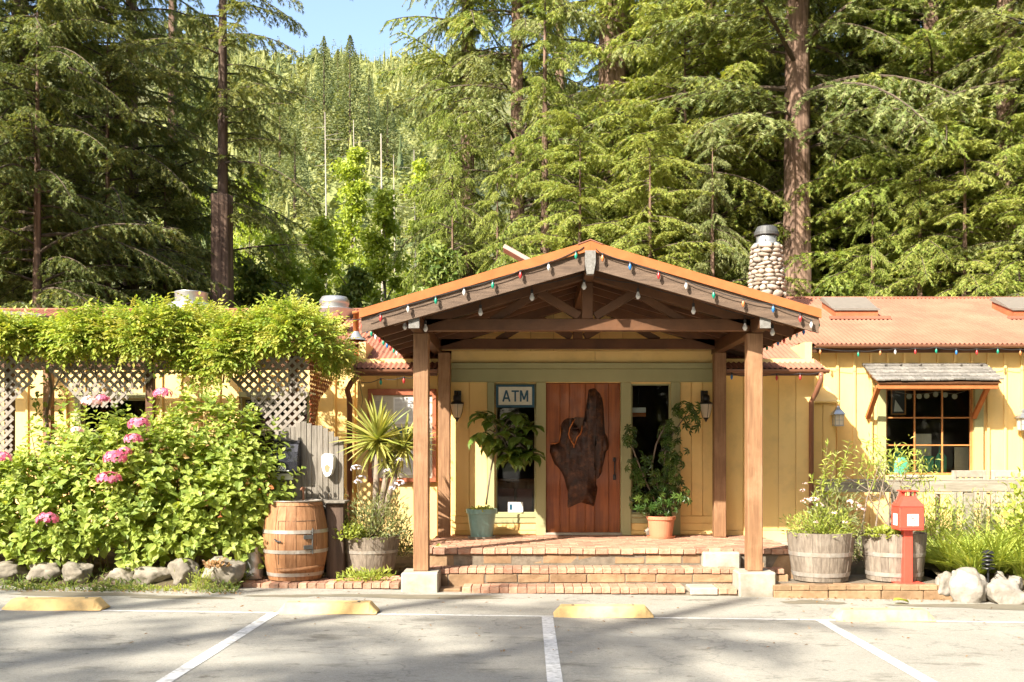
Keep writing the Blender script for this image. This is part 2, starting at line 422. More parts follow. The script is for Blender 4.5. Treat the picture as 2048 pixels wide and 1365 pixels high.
def lot(x): return -0.013 * x
def asphalt_mat():
    m, nt, p = nodes_of('asphalt'); N, L = nt.nodes, nt.links
    tc = N.new('ShaderNodeTexCoord')
    def noise(sc, det, st=(1, 1, 1), rough=0.6):
        mp = N.new('ShaderNodeMapping'); mp.inputs['Scale'].default_value = st; L.new(tc.outputs['Object'], mp.inputs['Vector'])
        n = N.new('ShaderNodeTexNoise'); n.inputs['Scale'].default_value = sc; n.inputs['Detail'].default_value = det
        n.inputs['Roughness'].default_value = rough; L.new(mp.outputs[0], n.inputs['Vector']); return n.outputs['Fac']
    def mix(fac, c1, c2, mode='MIX'):
        x = N.new('ShaderNodeMixRGB'); x.blend_type = mode
        for s, v in (('Fac', fac), ('Color1', c1), ('Color2', c2)):
            if isinstance(v, tuple): x.inputs[s].default_value = (*v, 1)
            elif isinstance(v, float): x.inputs[s].default_value = v
            else: L.new(v, x.inputs[s])
        return x.outputs['Color']
    def rp(f, a, b, hi=1.0):
        r = ramp(nt, [(a, (0, 0, 0)), (b, (hi,) * 3)]); L.new(f, r.inputs['Fac']); return r.outputs['Color']
    base = ramp(nt, [(0.3, (0.365, 0.34, 0.275)), (0.7, (0.26, 0.243, 0.196))]); L.new(noise(0.9, 9), base.inputs['Fac'])
    c = base.outputs['Color']
    c = mix(rp(noise(26, 5, rough=0.85), 0.48, 0.66, 0.5), c, (0.16, 0.155, 0.134))
    c = mix(rp(noise(41, 4, rough=0.85), 0.52, 0.66, 0.55), c, (0.44, 0.425, 0.375))
    c = mix(rp(noise(120, 3, rough=0.8), 0.45, 0.75, 0.55), c, (0.39, 0.377, 0.33))          # aggregate
    c = mix(rp(noise(90, 2, rough=0.8), 0.56, 0.70, 0.6), c, (0.10, 0.098, 0.09))
    c = mix(rp(noise(1.3, 9, (1, 2.2, 1), 0.72), 0.56, 0.66, 0.7), c, (0.11, 0.097, 0.07))   # oil drips, stains
    c = mix(rp(noise(3.7, 7, (1, 1.6, 1), 0.7), 0.61, 0.68, 0.75), c, (0.09, 0.077, 0.052))
    c = mix(rp(noise(0.55, 6, (0.5, 1.6, 1)), 0.55, 0.72, 0.5), c, (0.40, 0.385, 0.325))           # pale dried silt
    vo = N.new('ShaderNodeTexVoronoi'); vo.feature = 'DISTANCE_TO_EDGE'; vo.inputs['Scale'].default_value = 0.42
    wv = N.new('ShaderNodeVectorMath'); wv.operation = 'ADD'
    nv = N.new('ShaderNodeTexNoise'); nv.inputs['Scale'].default_value = 2.2; nv.inputs['Detail'].default_value = 6
    L.new(tc.outputs['Object'], nv.inputs['Vector'])
    sc = N.new('ShaderNodeVectorMath'); sc.operation = 'SCALE'; sc.inputs['Scale'].default_value = 0.9
    L.new(nv.outputs['Color'], sc.inputs[0]); L.new(tc.outputs['Object'], wv.inputs[0]); L.new(sc.outputs[0], wv.inputs[1]); L.new(wv.outputs[0], vo.inputs['Vector'])
    cr = ramp(nt, [(0.0, (0.45,) * 3), (0.006, (0, 0, 0))]); L.new(vo.outputs['Distance'], cr.inputs['Fac'])
    c = mix(cr.outputs['Color'], c, (0.09, 0.085, 0.075))
    L.new(c, p.inputs['Base Color']); p.inputs['Roughness'].default_value = 0.9
    b = N.new('ShaderNodeBump'); b.inputs['Strength'].default_value = 0.6; b.inputs['Distance'].default_value = 0.012
    L.new(noise(70, 5, rough=0.85), b.inputs['Height']); L.new(b.outputs[0], p.inputs['Normal'])
    return m
MAT['asphalt'] = asphalt_mat()
mb = MB()
xs = [-70, -30, -12, -8, -4, 0, 4, 8, 12, 30, 70]
vv = [(x, y, lot(x)) for y in (-60, 0, 12.3) for x in xs]
ff = [(r * 11 + k, r * 11 + k + 1, r * 11 + 12 + k, r * 11 + 11 + k) for r in range(2) for k in range(10)]
lot_o = struct('parking_lot', mb.add(vv, ff), MAT['asphalt'])

def strip(name, x0, x1, y0, y1):
    n = max(2, int(abs(x1 - x0) / 1.0) + 1)
    b = MB(); X = np.linspace(x0, x1, n)
    b.add([(x, y, lot(x) + 0.004) for y in (y0, y1) for x in X], [(k, k + 1, n + k + 1, n + k) for k in range(n - 1)])
    part(name, b, MAT['line'], lot_o)
strip('painted_line', -9, 9, 9.78, 9.84)
for x in (-5.19, -2.50, 0.19, 2.88, 5.57):
    strip('painted_line', x - 0.055, x + 0.055, 3.0, 9.775)
# thin irregular patches along the kerb, darker and browner than the asphalt
patch_mat = mat('dark_film', (0.19, 0.165, 0.115), (0.14, 0.125, 0.085), 0.8, 5, bump=0.1)
for (cx, cyy, rx, ry) in ((-4.95, 10.9, 0.75, 0.16), (-3.75, 10.75, 0.55, 0.10), (-2.75, 10.95, 0.35, 0.08), (-1.3, 11.05, 1.1, 0.16), (3.15, 11.0, 0.35, 0.14), (5.4, 10.85, 1.2, 0.22)):
    b = MB(); n = 40; ring = []
    for k in range(n):
        an = 2 * math.pi * k / n; w = 1 + 0.16 * math.sin(3 * an + cx) + 0.1 * math.sin(5 * an + 2 * cx) + 0.05 * math.sin(11 * an)
        x, y = cx + rx * w * math.cos(an), cyy + ry * w * math.sin(an)
        ring.append((x, y, lot(x) + 0.003))
    b.add(ring, [tuple(range(n))])
    part('dark_patch', b, patch_mat, lot_o)

# ------------------------------------------------------------------ wheel stops
for k, (cx, lab) in enumerate(((-4.69, 'yellow concrete wheel stop in front of the hydrangea and boulders, leftmost in the row'),
                               (-1.98, 'yellow concrete wheel stop in front of the oak barrel and left porch post'),
                               (0.745, 'yellow concrete wheel stop in front of the brick steps'),
                               (3.52, 'yellow concrete wheel stop in front of the red ash box, rightmost in the row'))):
    b = MB(); h = 0.49; z = lot(cx) + 0.002; n = 26
    sec = [(0.0, 0.0), (0.012, 0.012), (0.052, 0.092), (0.068, 0.103), (0.20, 0.105), (0.216, 0.093), (0.258, 0.0)]
    m = len(sec)
    rr = random.Random(k)
    for i in range(n + 1):
        t = -h + 2 * h * i / n
        e = min(1.0, (h - abs(t)) / 0.075)
        for (yy, zz) in sec:
            b.v.append((cx + t, 9.765 + yy + rr.uniform(-1, 1) * 0.0016, z + zz * (0.22 + 0.78 * e) + rr.uniform(-1, 1) * 0.0016 * (zz > 0)))
    for i in range(n):
        for q in range(m - 1):
            a0 = i * m + q; b.f.append((a0, a0 + 1, a0 + m + 1, a0 + m))
    b.f.append(tuple(reversed(range(m)))); b.f.append(tuple(n * m + q for q in range(m)))
    o = part('wheel_stop', b, MAT['stop'])
    for bx in (-.3, .3):
        part('anchor_bolt', MB().lathe([(.0, z + .1095), (.014, z + .1095), (.017, z + .105), (.017, z + .10)], (cx + bx, 9.765 + .135, 0), 10), MAT['steel_dark'], o)
    tag(o, lab, 'wheel stop', 'wheel stops along the parking row')

# ------------------------------------------------------------------ porch, steps, kerbs, beds (the setting), laid brick by brick
def brick_meshes(dx, dy, dz, n=4, b=0.006, m=None):
    out = []
    for k in range(n):
        q = MB().obox((0, 0, 0), Matrix.Identity(3), (dx / 2, dy / 2, dz / 2), b)
        q.v = [(x + random.uniform(-1, 1) * 0.003, y + random.uniform(-1, 1) * 0.003, z + random.uniform(-1, 1) * 0.0015) for x, y, z in q.v]
        me = q.mesh('brick'); me.materials.append(m or MAT['brick']); out.append(me)
    return out
def lay(parent, meshes, spots, name='brick', jit=0.003, keep=10 ** 6, skip=0.0):
    rest = MB(); n = 0
    for (x, y, z) in spots:
        me = random.choice(meshes)
        m = Matrix.Translation((x, y, z + random.uniform(-1, 1) * jit)) @ Matrix.Rotation(random.uniform(-.012, .012), 4, 'Z') @ Matrix.Rotation(random.uniform(-.012, .012), 4, 'X')
        if n < keep:
            link(name, me, None, parent, m); n += 1
        else:
            rest.add([m @ v.co for v in me.vertices], [tuple(p.vertices) for p in me.polygons])
    if rest.v: part('far_' + name + 's', rest, meshes[0].materials[0], parent, kind='stuff')

PZ = 0.45
porch = struct('porch_floor', MB().box(-1.30, 3.25, 12.09, 14.5, -0.3, PZ - 0.062), MAT['mortar'])
fl = brick_meshes(0.196, 0.096, 0.06)
spots = []
y = 12.09 + 0.20 + 0.05; r = 0
while y < 14.1:
    x = -1.30 + 0.10 - (0.1 if r % 2 else 0)
    while x < 3.25:
        if x - 0.098 > -1.32 and x + 0.098 < 3.27: spots.append((x, y, PZ - 0.03))
        x += 0.203
    y += 0.103; r += 1
cop = brick_meshes(0.145, 0.225, 0.066)
lay(porch, cop, [(-1.23 + 0.152 * k, 12.165, PZ - 0.030) for k in range(30)], 'coping_brick', 0.004)
lay(porch, fl, spots, keep=300)
# risers of split stone
def riser(parent, x0, x1, y, z0, z1, avg=0.42, mtl='stone', name='riser_stone'):
    x = x0
    while x < x1 - 0.05:
        w = min(avg * random.uniform(0.85, 1.12), x1 - x)
        if x1 - x - w < 0.12: w = x1 - x
        b = MB().box(x + 0.006, x + w - 0.006, y - 0.012, y + 0.05, z0 + 0.005, z1 - 0.005, 0.008)
        b.v = [(vx, vy + random.uniform(-1, 1) * 0.006, vz + random.uniform(-1, 1) * 0.004) for vx, vy, vz in b.v]
        part(name, b, MAT[mtl], parent); x += w
riser(porch, -0.55, 2.10, 12.10, 0.262, PZ - 0.066)
riser(porch, -1.30, -0.56, 12.10, 0.20, PZ - 0.066, 0.37)
riser(porch, 2.56, 3.25, 12.10, 0.02, PZ - 0.066, 0.35)
b = MB().box(2.105, 2.55, 11.93, 12.13, 0.2, PZ - 0.03, 0.02); part('cheek_block', b, MAT['concrete'], porch)
step2 = struct('middle_step', MB().box(-1.25, 2.55, 11.75, 12.09, -0.2, 0.25 - 0.062), MAT['mortar'])
tr = brick_meshes(0.1, 0.33, 0.06)
lay(step2, tr, [(-1.19 + 0.1065 * k, 11.895, 0.25 - 0.030) for k in range(35)], 'tread_brick', 0.003)
riser(step2, -0.50, 2.42, 11.75, 0.08, 0.185, 0.42)
riser(step2, -1.25, -0.51, 11.75, -0.02, 0.185, 0.36)
step1 = struct('bottom_step', MB().box(-0.76, 2.44, 11.42, 11.75, -0.2, 0.015), MAT['mortar'])
lay(step1, brick_meshes(0.1, 0.36, 0.07), [(-0.70 + 0.1065 * k, 11.58, 0.036) for k in range(24)], 'tread_brick', 0.003)
lay(step1, brick_meshes(0.1, 0.36, 0.07), [(2.24 + 0.1065 * k, 11.58, 0.032) for k in range(2)], 'tread_brick', 0.003)
part('patched_tread', MB().box(1.86, 2.18, 11.40, 11.76, -0.02, 0.066, 0.012), MAT['concrete'], step1)
struct('concrete_strip', MB().box(-1.24, -0.775, 11.47, 11.745, -0.2, 0.045, 0.012), MAT['stone'])
# right of the porch: kerb of stone and brick that carries the planters
kerb = struct('planter_kerb', MB().box(2.80, 4.92, 11.36, 12.5, -0.3, 0.085), MAT['mortar'])
for (x0, x1) in ((2.80, 3.42), (3.43, 4.02), (4.03, 4.50), (4.51, 4.92)):
    b = MB().box(x0, x1, 11.33, 11.40, -0.2, 0.045, 0.01); b.v = [(p[0], p[1] + random.uniform(-1, 1) * 0.008, p[2]) for p in b.v]
    part('kerb_stone', b, MAT['stone'], kerb)
lay(kerb, brick_meshes(0.2, 0.1, 0.06, m=MAT['stone']), [(2.90 + 0.207 * k, 11.375, 0.077) for k in range(10)], 'kerb_brick', 0.004)
lay(kerb, brick_meshes(0.2, 0.1, 0.06, m=MAT['stone']), [(2.80 + 0.207 * k, 11.482, 0.075) for k in range(11)], 'kerb_brick', 0.004)
lay(kerb, brick_meshes(0.1, 0.22, 0.06), [(2.78 + 0.107 * k, 11.93, 0.20) for k in range(3)], 'kerb_brick', 0.004)
part('kerb_stone', MB().box(2.72, 3.10, 11.84, 12.08, 0.0, 0.165, 0.01), MAT['stone'], kerb)
# left: strip of rowlock bricks under barrel and planter
path = struct('brick_strip', MB().box(-3.45, -1.42, 11.62, 12.75, -0.3, 0.05), MAT['mortar'])
lay(path, brick_meshes(0.1, 0.21, 0.065), [(-3.38 + 0.1075 * k, 11.69 + 0.012 * math.sin(k), 0.062) for k in range(18)], 'edging_brick', 0.006)
sp = []
for r in range(5):
    for k in range(9): sp.append((-3.36 + 0.21 * k + (0.1 if r % 2 else 0), 11.86 + 0.107 * r, 0.058))
lay(path, brick_meshes(0.2, 0.1, 0.06), sp, 'brick', 0.006)
# planting beds
def bed(name, x0, x1, y0, y1, zf, zb, seed):
    rr = np.random.RandomState(seed); n, m = 40, 16; b = MB()
    for j in range(m + 1):
        for i in range(n + 1):
            t = j / m
            e = math.sin(math.pi * min(1, t * 3) / 2)
            b.v.append((x0 + (x1 - x0) * i / n, y0 + (y1 - y0) * t, (zf + (zb - zf) * t) * e - 0.1 * (1 - e) + rr.uniform(-0.025, 0.025) * e))
    for j in range(m):
        for i in range(n):
            a = j * (n + 1) + i; b.f.append((a, a + 1, a + n + 2, a + n + 1))
    return struct(name, b, MAT['soil'], True)
bed('left_flower_bed', -11, -3.46, 11.2, 12.95, 0.10, 0.38, 1)
bed('porch_side_bed', -3.46, -1.31, 12.4, 14.0, 0.06, 0.22, 3)
bed('right_flower_bed', 4.90, 11, 11.1, 13.7, 0.06, 0.34, 2)
bed('rear_planter_bed', 3.26, 4.95, 12.3, 13.7, 0.12, 0.34, 5)
# patios
pat = struct('left_patio', MB().box(-12, -2.47, 12.93, 15.6, -0.3, 0.34), MAT['mortar'])
sp = []
for r in range(9):
    for k in range(22): sp.append((-6.9 + 0.205 * k + (0.1 if r % 2 else 0), 12.99 + 0.107 * r, 0.355))
lay(pat, brick_meshes(0.198, 0.098, 0.05, m=MAT['patio']), sp, 'patio_brick', 0.003)
struct('right_patio', MB().box(3.3, 12, 13.7, 15.55, -0.3, 0.38), MAT['concrete'])
# ------------------------------------------------------------------ the lodge: one building, its walls of boards, roofs, door and windows
lodge = thing('restaurant_building', 'long yellow board and batten restaurant with terracotta metal roof and sage green trim', 'building', (0.7, 14.12, 0))
YW, YM = 14.12, 15.55                                       # faces of the entrance block and of the two wings

def wall_core(x0, x1, z0, z1, y, thick, holes):
    b = MB(); xs = sorted({x0, x1, *[h[0] for h in holes], *[h[1] for h in holes]})
    for a, c in zip(xs[:-1], xs[1:]):
        hs = sorted((h for h in holes if h[0] <= a + 1e-6 and h[1] >= c - 1e-6), key=lambda h: h[2])
        z = z0
        for h in hs:
            if h[2] > z: b.box(a, c, y, y + thick, z, h[2])
            z = h[3]
        if z < z1: b.box(a, c, y, y + thick, z, z1)
    return b
def boards(x0, x1, z0, z1, y, w, holes, batten=None, zcut=None):
    """vertical boards as single parts, with an open joint between them, battens proud of the joints"""
    n = max(1, round((x1 - x0) / w)); w = (x1 - x0) / n
    def spans(a, c):
        s = [(z0, z1)]
        for h in holes:
            if h[0] < c - 0.01 and h[1] > a + 0.01:
                s = [q for (u, v) in s for q in ((u, min(v, h[2])), (max(u, h[3]), v)) if q[1] - q[0] > 0.03]
        return s
    for k in range(n):
        a = x0 + k * w; c = a + w
        dy = random.uniform(-0.003, 0.003)
        for (u, v) in spans(a, c):
            part('board', MB().box(a + 0.0035, c - 0.0035, y - 0.022 + dy, y - 0.001, u, v, 0.004), MAT['yellow'], lodge)
        if batten and k:
            for (u, v) in spans(a - batten / 2, a + batten / 2):
                part('batten', MB().box(a - batten / 2, a + batten / 2, y - 0.054, y - 0.0255, u, v - 0.004, 0.004), MAT['yellow'], lodge)

# ---- wings
wx0, wx1 = WX(1770, YM), WX(1946, YM); wz0, wz1 = WZ(951, YM), WZ(776, YM)
right_hole = (wx0, wx1, wz0, wz1)
lw2 = (WX(486, YM), WX(618, YM), WZ(925, YM), WZ(796, YM))
lw1 = (WX(165, YM), WX(305, YM), WZ(925, YM), WZ(798, YM))
part('wall', wall_core(4.0, 12.5, 0.0, 3.35, YM, 0.12, [right_hole]), MAT['yellow'], lodge)
part('wall', wall_core(-13, -2.3, 0.0, 3.35, YM, 0.12, [lw1, lw2]), MAT['yellow'], lodge)
boards(4.3, 12.4, 0.3, 3.28, YM, 0.262, [right_hole], 0.04)
boards(-10.2, -2.42, 0.3, 3.28, YM, 0.30, [lw1, lw2], 0.04)
# end walls, back wall and floor so that the rooms are closed
part('wall', MB().box(12.38, 12.5, YM + .12, 21, 0, 4.3), MAT['yellow'], lodge)
part('wall', MB().box(-13, -12.88, YM + .12, 20, 0, 4.1), MAT['yellow'], lodge)
part('back_wall', MB().box(-13, 12.5, 19.0, 19.1, 0, 3.9), MAT['interior'], lodge)
part('floor', MB().box(-12.88, 12.38, 14.30, 19.0, 0.25, 0.40), MAT['interior'], lodge)
part('inner_wall', MB().box(-2.36, -2.30, YM + .13, 19.0, 0.4, 3.3), MAT['interior'], lodge)
part('inner_wall', MB().box(3.94, 4.0, YM + .13, 19.0, 0.4, 3.3), MAT['interior'], lodge)
part('ceiling', MB().box(-12.88, 12.38, YM + .13, 19.0, 3.20, 3.26), MAT['interior'], lodge)

# ---- entrance block
wl = (WX(991, YW), WX(1072, YW), WZ(1028, YW), WZ(768, YW))
wr = (WX(1262, YW), WX(1341, YW), WZ(1028, YW), WZ(768, YW))
dr = (WX(1092, YW), WX(1241, YW), PZ, WZ(766, YW))
EX0, EX1 = -2.42, 4.06
part('wall', wall_core(EX0, EX1, 0.0, 2.95, YW, 0.12, [wl, wr, dr]), MAT['yellow'], lodge)
part('wall', MB().box(EX0, EX0 + .1, YW + .12, YM, 0, 3.2), MAT['yellow'], lodge)
part('wall', MB().box(EX1 - .1, EX1, YW + .12, YM, 0, 3.2), MAT['yellow'], lodge)
zb = WZ(1032, YW)
boards(WX(903, YW), WX(975, YW), zb, WZ(765, YW), YW, 0.25, [], None)
boards(WX(1360, YW), WX(1427, YW), zb, WZ(765, YW), YW, 0.16, [], None)
boards(2.80, EX1 - 0.02, 0.52, 2.72, YW, 0.245, [], 0.0)
boards(EX0, -1.28, 0.30, 2.72, YW, 0.26, [], 0.0)
part('skirting', MB().box(2.80, EX1 - .02, YW - .03, YW - .001, 0.30, 0.515, 0.004), MAT['yellow'], lodge)
for (x0, x1) in ((WX(903, YW), WX(1072, YW)), (WX(1262, YW), WX(1427, YW))):     # skirting boards under the windows
    part('skirting', MB().box(x0, x1, YW - .035, YW - .001, PZ + 0.012, PZ + 0.065, 0.004), MAT['yellow'], lodge)
    part('skirting', MB().box(x0, x1, YW - .018, YW - .001, PZ + 0.07, zb - 0.105, 0.004), MAT['yellow'], lodge)
    part('skirting', MB().box(x0, x1, YW - .030, YW - .001, zb - 0.10, zb - 0.006, 0.004), MAT['yellow'], lodge)
# gable wall and band above the green header
part('frieze_board', MB().box(WX(903, YW), WX(1190, YW) - .002, YW - .02, YW - .001, WZ(726, YW), 3.06, 0.003), MAT['yellow'], lodge)
part('frieze_board', MB().box(WX(1190, YW) + .002, WX(1427, YW), YW - .02, YW - .001, WZ(726, YW), 3.06, 0.003), MAT['yellow'], lodge)
GC = 0.69                                                     # the porch's centre line
APZ, EVZ, HALF = 3.95, 3.20, 2.53                             # ridge, eave height and half width of its roof
SL = (APZ - EVZ) / HALF
def roofz(x): return APZ - SL * abs(x - GC)
n = 12; gx0, gx1 = GC - 1.95, GC + 1.95
for k in range(n):
    a, c = gx0 + (gx1 - gx0) * k / n, gx0 + (gx1 - gx0) * (k + 1) / n
    part('gable_board', MB().prism([(a + .003, 3.066), (c - .003, 3.066), (c - .003, roofz(c) - 0.2), (a + .003, roofz(a) - 0.2)],
         lambda u, v: (u, YW - .02, v), lambda u, v: (u, YW + .06, v)), MAT['yellow'], lodge)
# green header, casings
G = MAT['green']
part('header', MB().box(WX(903, YW), WX(1427, YW), YW - .06, YW - .021, WZ(765, YW), WZ(739, YW), 0.005), G, lodge)
part('header_moulding', MB().box(WX(903, YW), WX(1427, YW), YW - .075, YW - .021, WZ(738.5, YW), WZ(727, YW), 0.005), G, lodge)
for (a, c, z0) in ((975, 989.5, zb - .004), (1072, 1092, PZ), (1241, 1262, PZ), (1341, 1360, PZ)):
    part('casing', MB().box(WX(a, YW), WX(c, YW) - .002, YW - .05, YW - .0005, z0, WZ(765.4, YW), 0.005), G, lodge)
def window(hole, y, sill, nx, ny, mm, frame=0.03, dep=0.05):
    x0, x1, z0, z1 = hole
    w = part('window', MB().box(x0, x0 + frame, y + .01, y + dep, z0, z1, .003).box(x1 - frame, x1, y + .01, y + dep, z0, z1, .003)
             .box(x0 + frame, x1 - frame, y + .012, y + dep, z1 - frame, z1, .003).box(x0 + frame, x1 - frame, y + .012, y + dep, z0, z0 + frame, .003), mm, lodge)
    xi = np.linspace(x0 + frame, x1 - frame, nx + 1); zi = np.linspace(z0 + frame, z1 - frame, ny + 1)
    t = 0.011
    for x in xi[1:-1]: part('mullion', MB().box(x - t, x + t, y + .014, y + dep - .006, z0 + frame, z1 - frame, .003), mm, w)
    for z in zi[1:-1]: part('mullion', MB().box(x0 + frame, x1 - frame, y + .018, y + dep - .01, z - t, z + t, .003), mm, w)
    for i in range(nx):
        for j in range(ny):
            q = MB().add([(xi[i], y + .035, zi[j]), (xi[i + 1], y + .035, zi[j]), (xi[i + 1], y + .0352, zi[j + 1]), (xi[i], y + .0352, zi[j + 1])], [(0, 1, 2, 3)])
            part('pane', q, MAT['glass'], w)
    if sill: part('sill', MB().box(x0 - .02, x1 + .02, y - sill, y + .009, z0 - .055, z0, .006), G if mm is not MAT['mullion'] else MAT['mullion'], w)
    return w
window(wl, YW, 0.045, 1, 1, G, 0.022)
window(wr, YW, 0.045, 1, 1, G, 0.022)
for h in (wl, wr):
    part('apron', MB().box(h[0] - .02, h[1] + .02, YW - .034, YW - .001, h[2] - .13, h[2] - .058, .004), G, lodge)
window(right_hole, YM, 0, 3, 3, MAT['mullion'], 0.038, 0.06)
window(lw2, YM, 0.05, 1, 2, G, 0.03)
window(lw1, YM, 0.05, 1, 2, G, 0.03)
# casing of the wing windows
def casing(h, l, r, top, bot):
    part('casing', MB().box(h[0] - l, h[0] - .001, YM - .062, YM - .0, h[2] - bot, h[3] + .001, .005), G, lodge)
    part('casing', MB().box(h[1] + .001, h[1] + r, YM - .062, YM - .0, h[2] - bot, h[3] + .001, .005), G, lodge)
    part('casing', MB().box(h[0] - l - .03, h[1] + r + .03, YM - .068, YM - .0, h[3] + .002, h[3] + top, .005), G, lodge)
casing(right_hole, 0.13, 0.14, 0.09, 0.06)
part('window_sill', MB().box(right_hole[0] - .16, right_hole[1] + .20, YM - .12, YM - .001, right_hole[2] - .075, right_hole[2] - .002, .006), MAT['yellow'], lodge)
casing(lw2, 0.02, 0.10, 0.09, 0.05); casing(lw1, 0.10, 0.02, 0.09, 0.05)
# ---- the door: planks, burl, handle
door = part('door', MB().box(dr[0] + .003, dr[1] - .003, YW + .055, YW + .09, dr[2], dr[3] - .002), MAT['door'], lodge)
xs = np.linspace(dr[0] + .004, dr[1] - .004, 7) + np.array([0, .02, -.02, .03, -.01, .015, 0])
for a, c in zip(xs[:-1], xs[1:]):
    part('plank', MB().box(a + .0015, c - .0015, YW + .03, YW + .0545, dr[2] + .02, dr[3] - .01, .004), MAT['door'], door)
part('threshold', MB().box(dr[0] - .02, dr[1] + .02, YW - .07, YW + .055, PZ + .002, PZ + .035, .006), MAT['concrete'], lodge)
zo = [(390,120),(420,108),(450,112),(480,150),(500,190),(512,250),(515,300),(518,380),(510,450),(528,480),(545,510),(553,560),(548,605),(515,640),(508,700),(500,780),(470,830),(430,850),
      (462,905),(455,960),(450,1000),(430,1055),(385,1040),(330,1025),(280,1050),(225,1070),(222,1030),(232,990),(222,930),(205,870),(180,790),(150,750),(120,720),(98,670),(80,620),(82,565),
      (120,552),(152,545),(160,470),(170,400),(190,368),(215,350),(255,345),(285,352),(255,400),(240,430),(228,480),(245,525),(275,568),(292,535),(300,500),(320,470),(337,445),(340,410),(348,375),(365,310),(385,260),(382,190)]
poly = [(WX(1080 + u / 4.017, YW), WZ(750 + v / 4.017, YW)) for u, v in zo]
fine = []
for i, (u, v) in enumerate(poly):                              # roughen the edge a little
    u2, v2 = poly[(i + 1) % len(poly)]
    for t in (0, 0.5): fine.append((u + (u2 - u) * t + random.uniform(-.004, .004), v + (v2 - v) * t + random.uniform(-.004, .004)))
cu = sum(p[0] for p in fine) / len(fine); cv = sum(p[1] for p in fine) / len(fine)
import bmesh
bm = bmesh.new()
vf = [bm.verts.new((u, YW - .022, v)) for u, v in fine]
bm.faces.new(vf)
bmesh.ops.triangulate(bm, faces=bm.faces[:])
for _ in range(3): bmesh.ops.subdivide_edges(bm, edges=[e for e in bm.edges if e.calc_length() > 0.03], cuts=1)
bmesh.ops.triangulate(bm, faces=bm.faces[:])
from mathutils import noise as mnoise
bnd = [v for v in bm.verts if v.is_boundary]
bpos = np.array([v.co[:] for v in bnd])
for v in bm.verts:
    d = np.min(np.linalg.norm(bpos - np.array(v.co[:]), axis=1)) if not v.is_boundary else 0
    e = min(1, d / 0.035)
    v.co.y = YW + .028 - e * 0.045 - 0.036 * e * (mnoise.noise(Vector(v.co) * 7) + 0.5 * mnoise.noise(Vector(v.co) * 17))
bmesh.ops.recalc_face_normals(bm, faces=bm.faces[:])
me = bpy.data.meshes.new('burl'); bm.to_mesh(me); bm.free()
me.polygons.foreach_set('use_smooth', [True] * len(me.polygons))
hol = [(WX(1080 + u / 4.017, YW), WZ(750 + v / 4.017, YW)) for u, v in ((280,340),(352,345),(350,380),(342,412),(337,448),(300,500),(275,575),(225,482),(238,430),(252,400))]
part('burl_hollow', MB().prism(hol, lambda u, v: (u, YW + .020, v), lambda u, v: (u, YW + .03, v)), MAT['bark_dark'], door)
link('burl', me, MAT['burl'], door, label='dark polished burl slab fixed to the door')
for seq in ([(285,355),(262,385),(238,432),(230,480),(246,525),(274,566),(270,610)], [(278,566),(300,500),(325,475),(336,440),(338,405)], [(152,545),(163,480),(168,420)], [(80,552),(120,552),(150,545)]):
    pts = [(WX(1080 + u / 4.017, YW), YW + .004, WZ(750 + v / 4.017, YW)) for u, v in seq]
    part('sapwood_edge', MB().tube(pts, [.004] + [.011] * (len(pts) - 2) + [.004], 6), MAT['burl_edge'], door, True)
hx = WX(1080 + 600 / 4.017, YW)
part('handle', MB().tube([(hx, YW + .03, 1.51), (hx, YW - .03, 1.50), (hx - .004, YW - .045, 1.4), (hx, YW - .03, 1.30), (hx, YW + .03, 1.29)], .011, 8)
     .obox((hx, YW + .022, 1.52), Matrix.Identity(3), (.022, .008, .03), .006).obox((hx, YW + .022, 1.27), Matrix.Identity(3), (.022, .008, .04), .006), MAT['black'], door, True)

# ---- roofs: corrugated sheets on a deck
def corrugated(name, x0, x1, ya, za, yb, zb, parent, pitch=0.0725, amp=0.011, m='roof', seg=8):
    n = int((x1 - x0) / pitch * seg); b = MB()
    nr = Vector((0, -(zb - za), (yb - ya))).normalized()
    X = np.linspace(x0, x1, n + 1)
    for (y, z) in ((ya, za), (yb, zb)):
        for lay_ in (0.0, -0.004):
            for x in X:
                h = amp * math.sin(2 * math.pi * x / pitch) + lay_
                b.v.append((x, y + nr.y * h, z + nr.z * h))
    m1 = n + 1
    for k in range(n):
        b.f.append((k, k + 1, 2 * m1 + k + 1, 2 * m1 + k))
        b.f.append((m1 + k + 1, m1 + k, 3 * m1 + k, 3 * m1 + k + 1))
        b.f.append((k + 1, k, m1 + k, m1 + k + 1))
    return part(name, b, MAT[m], parent, True)
MSL = 0.371
def mroof(y): return 3.30 + MSL * (y - 15.28)
def deck(name, x0, x1, ya, za, yb, zb, th, m, parent=lodge):
    return part(name, MB().prism([(ya, za), (yb, zb), (yb, zb - th), (ya, za - th)], lambda u, v: (x0, u, v), lambda u, v: (x1, u, v)), MAT[m], parent)
RR, RL = 18.5, 17.55                                            # ridges of the right and left wing
roof_r = corrugated('roof', 0.75, 12.8, 15.25, mroof(15.25), RR, mroof(RR), lodge)
roof_l = corrugated('roof', -13.2, 0.72, 15.25, mroof(15.25), RL, mroof(RL), lodge)
deck('roof_deck', 0.75, 12.75, 15.31, mroof(15.31) - .03, RR, mroof(RR) - .03, .05, 'beam')
deck('roof_deck', -13.15, 0.70, 15.31, mroof(15.31) - .03, RL, mroof(RL) - .03, .05, 'beam')
deck('rear_roof', 0.75, 12.8, RR + .002, mroof(RR), 21.6, mroof(RR) - MSL * 3.1, .06, 'roof')
deck('rear_roof', -13.2, 0.72, RL + .002, mroof(RL), 20.0, mroof(RL) - MSL * 2.45, .06, 'roof')
part('ridge_cap', MB().tube([(0.75, RR, mroof(RR) + .008), (12.8, RR, mroof(RR) + .008)], .022, 8), MAT['roof'], lodge, True)
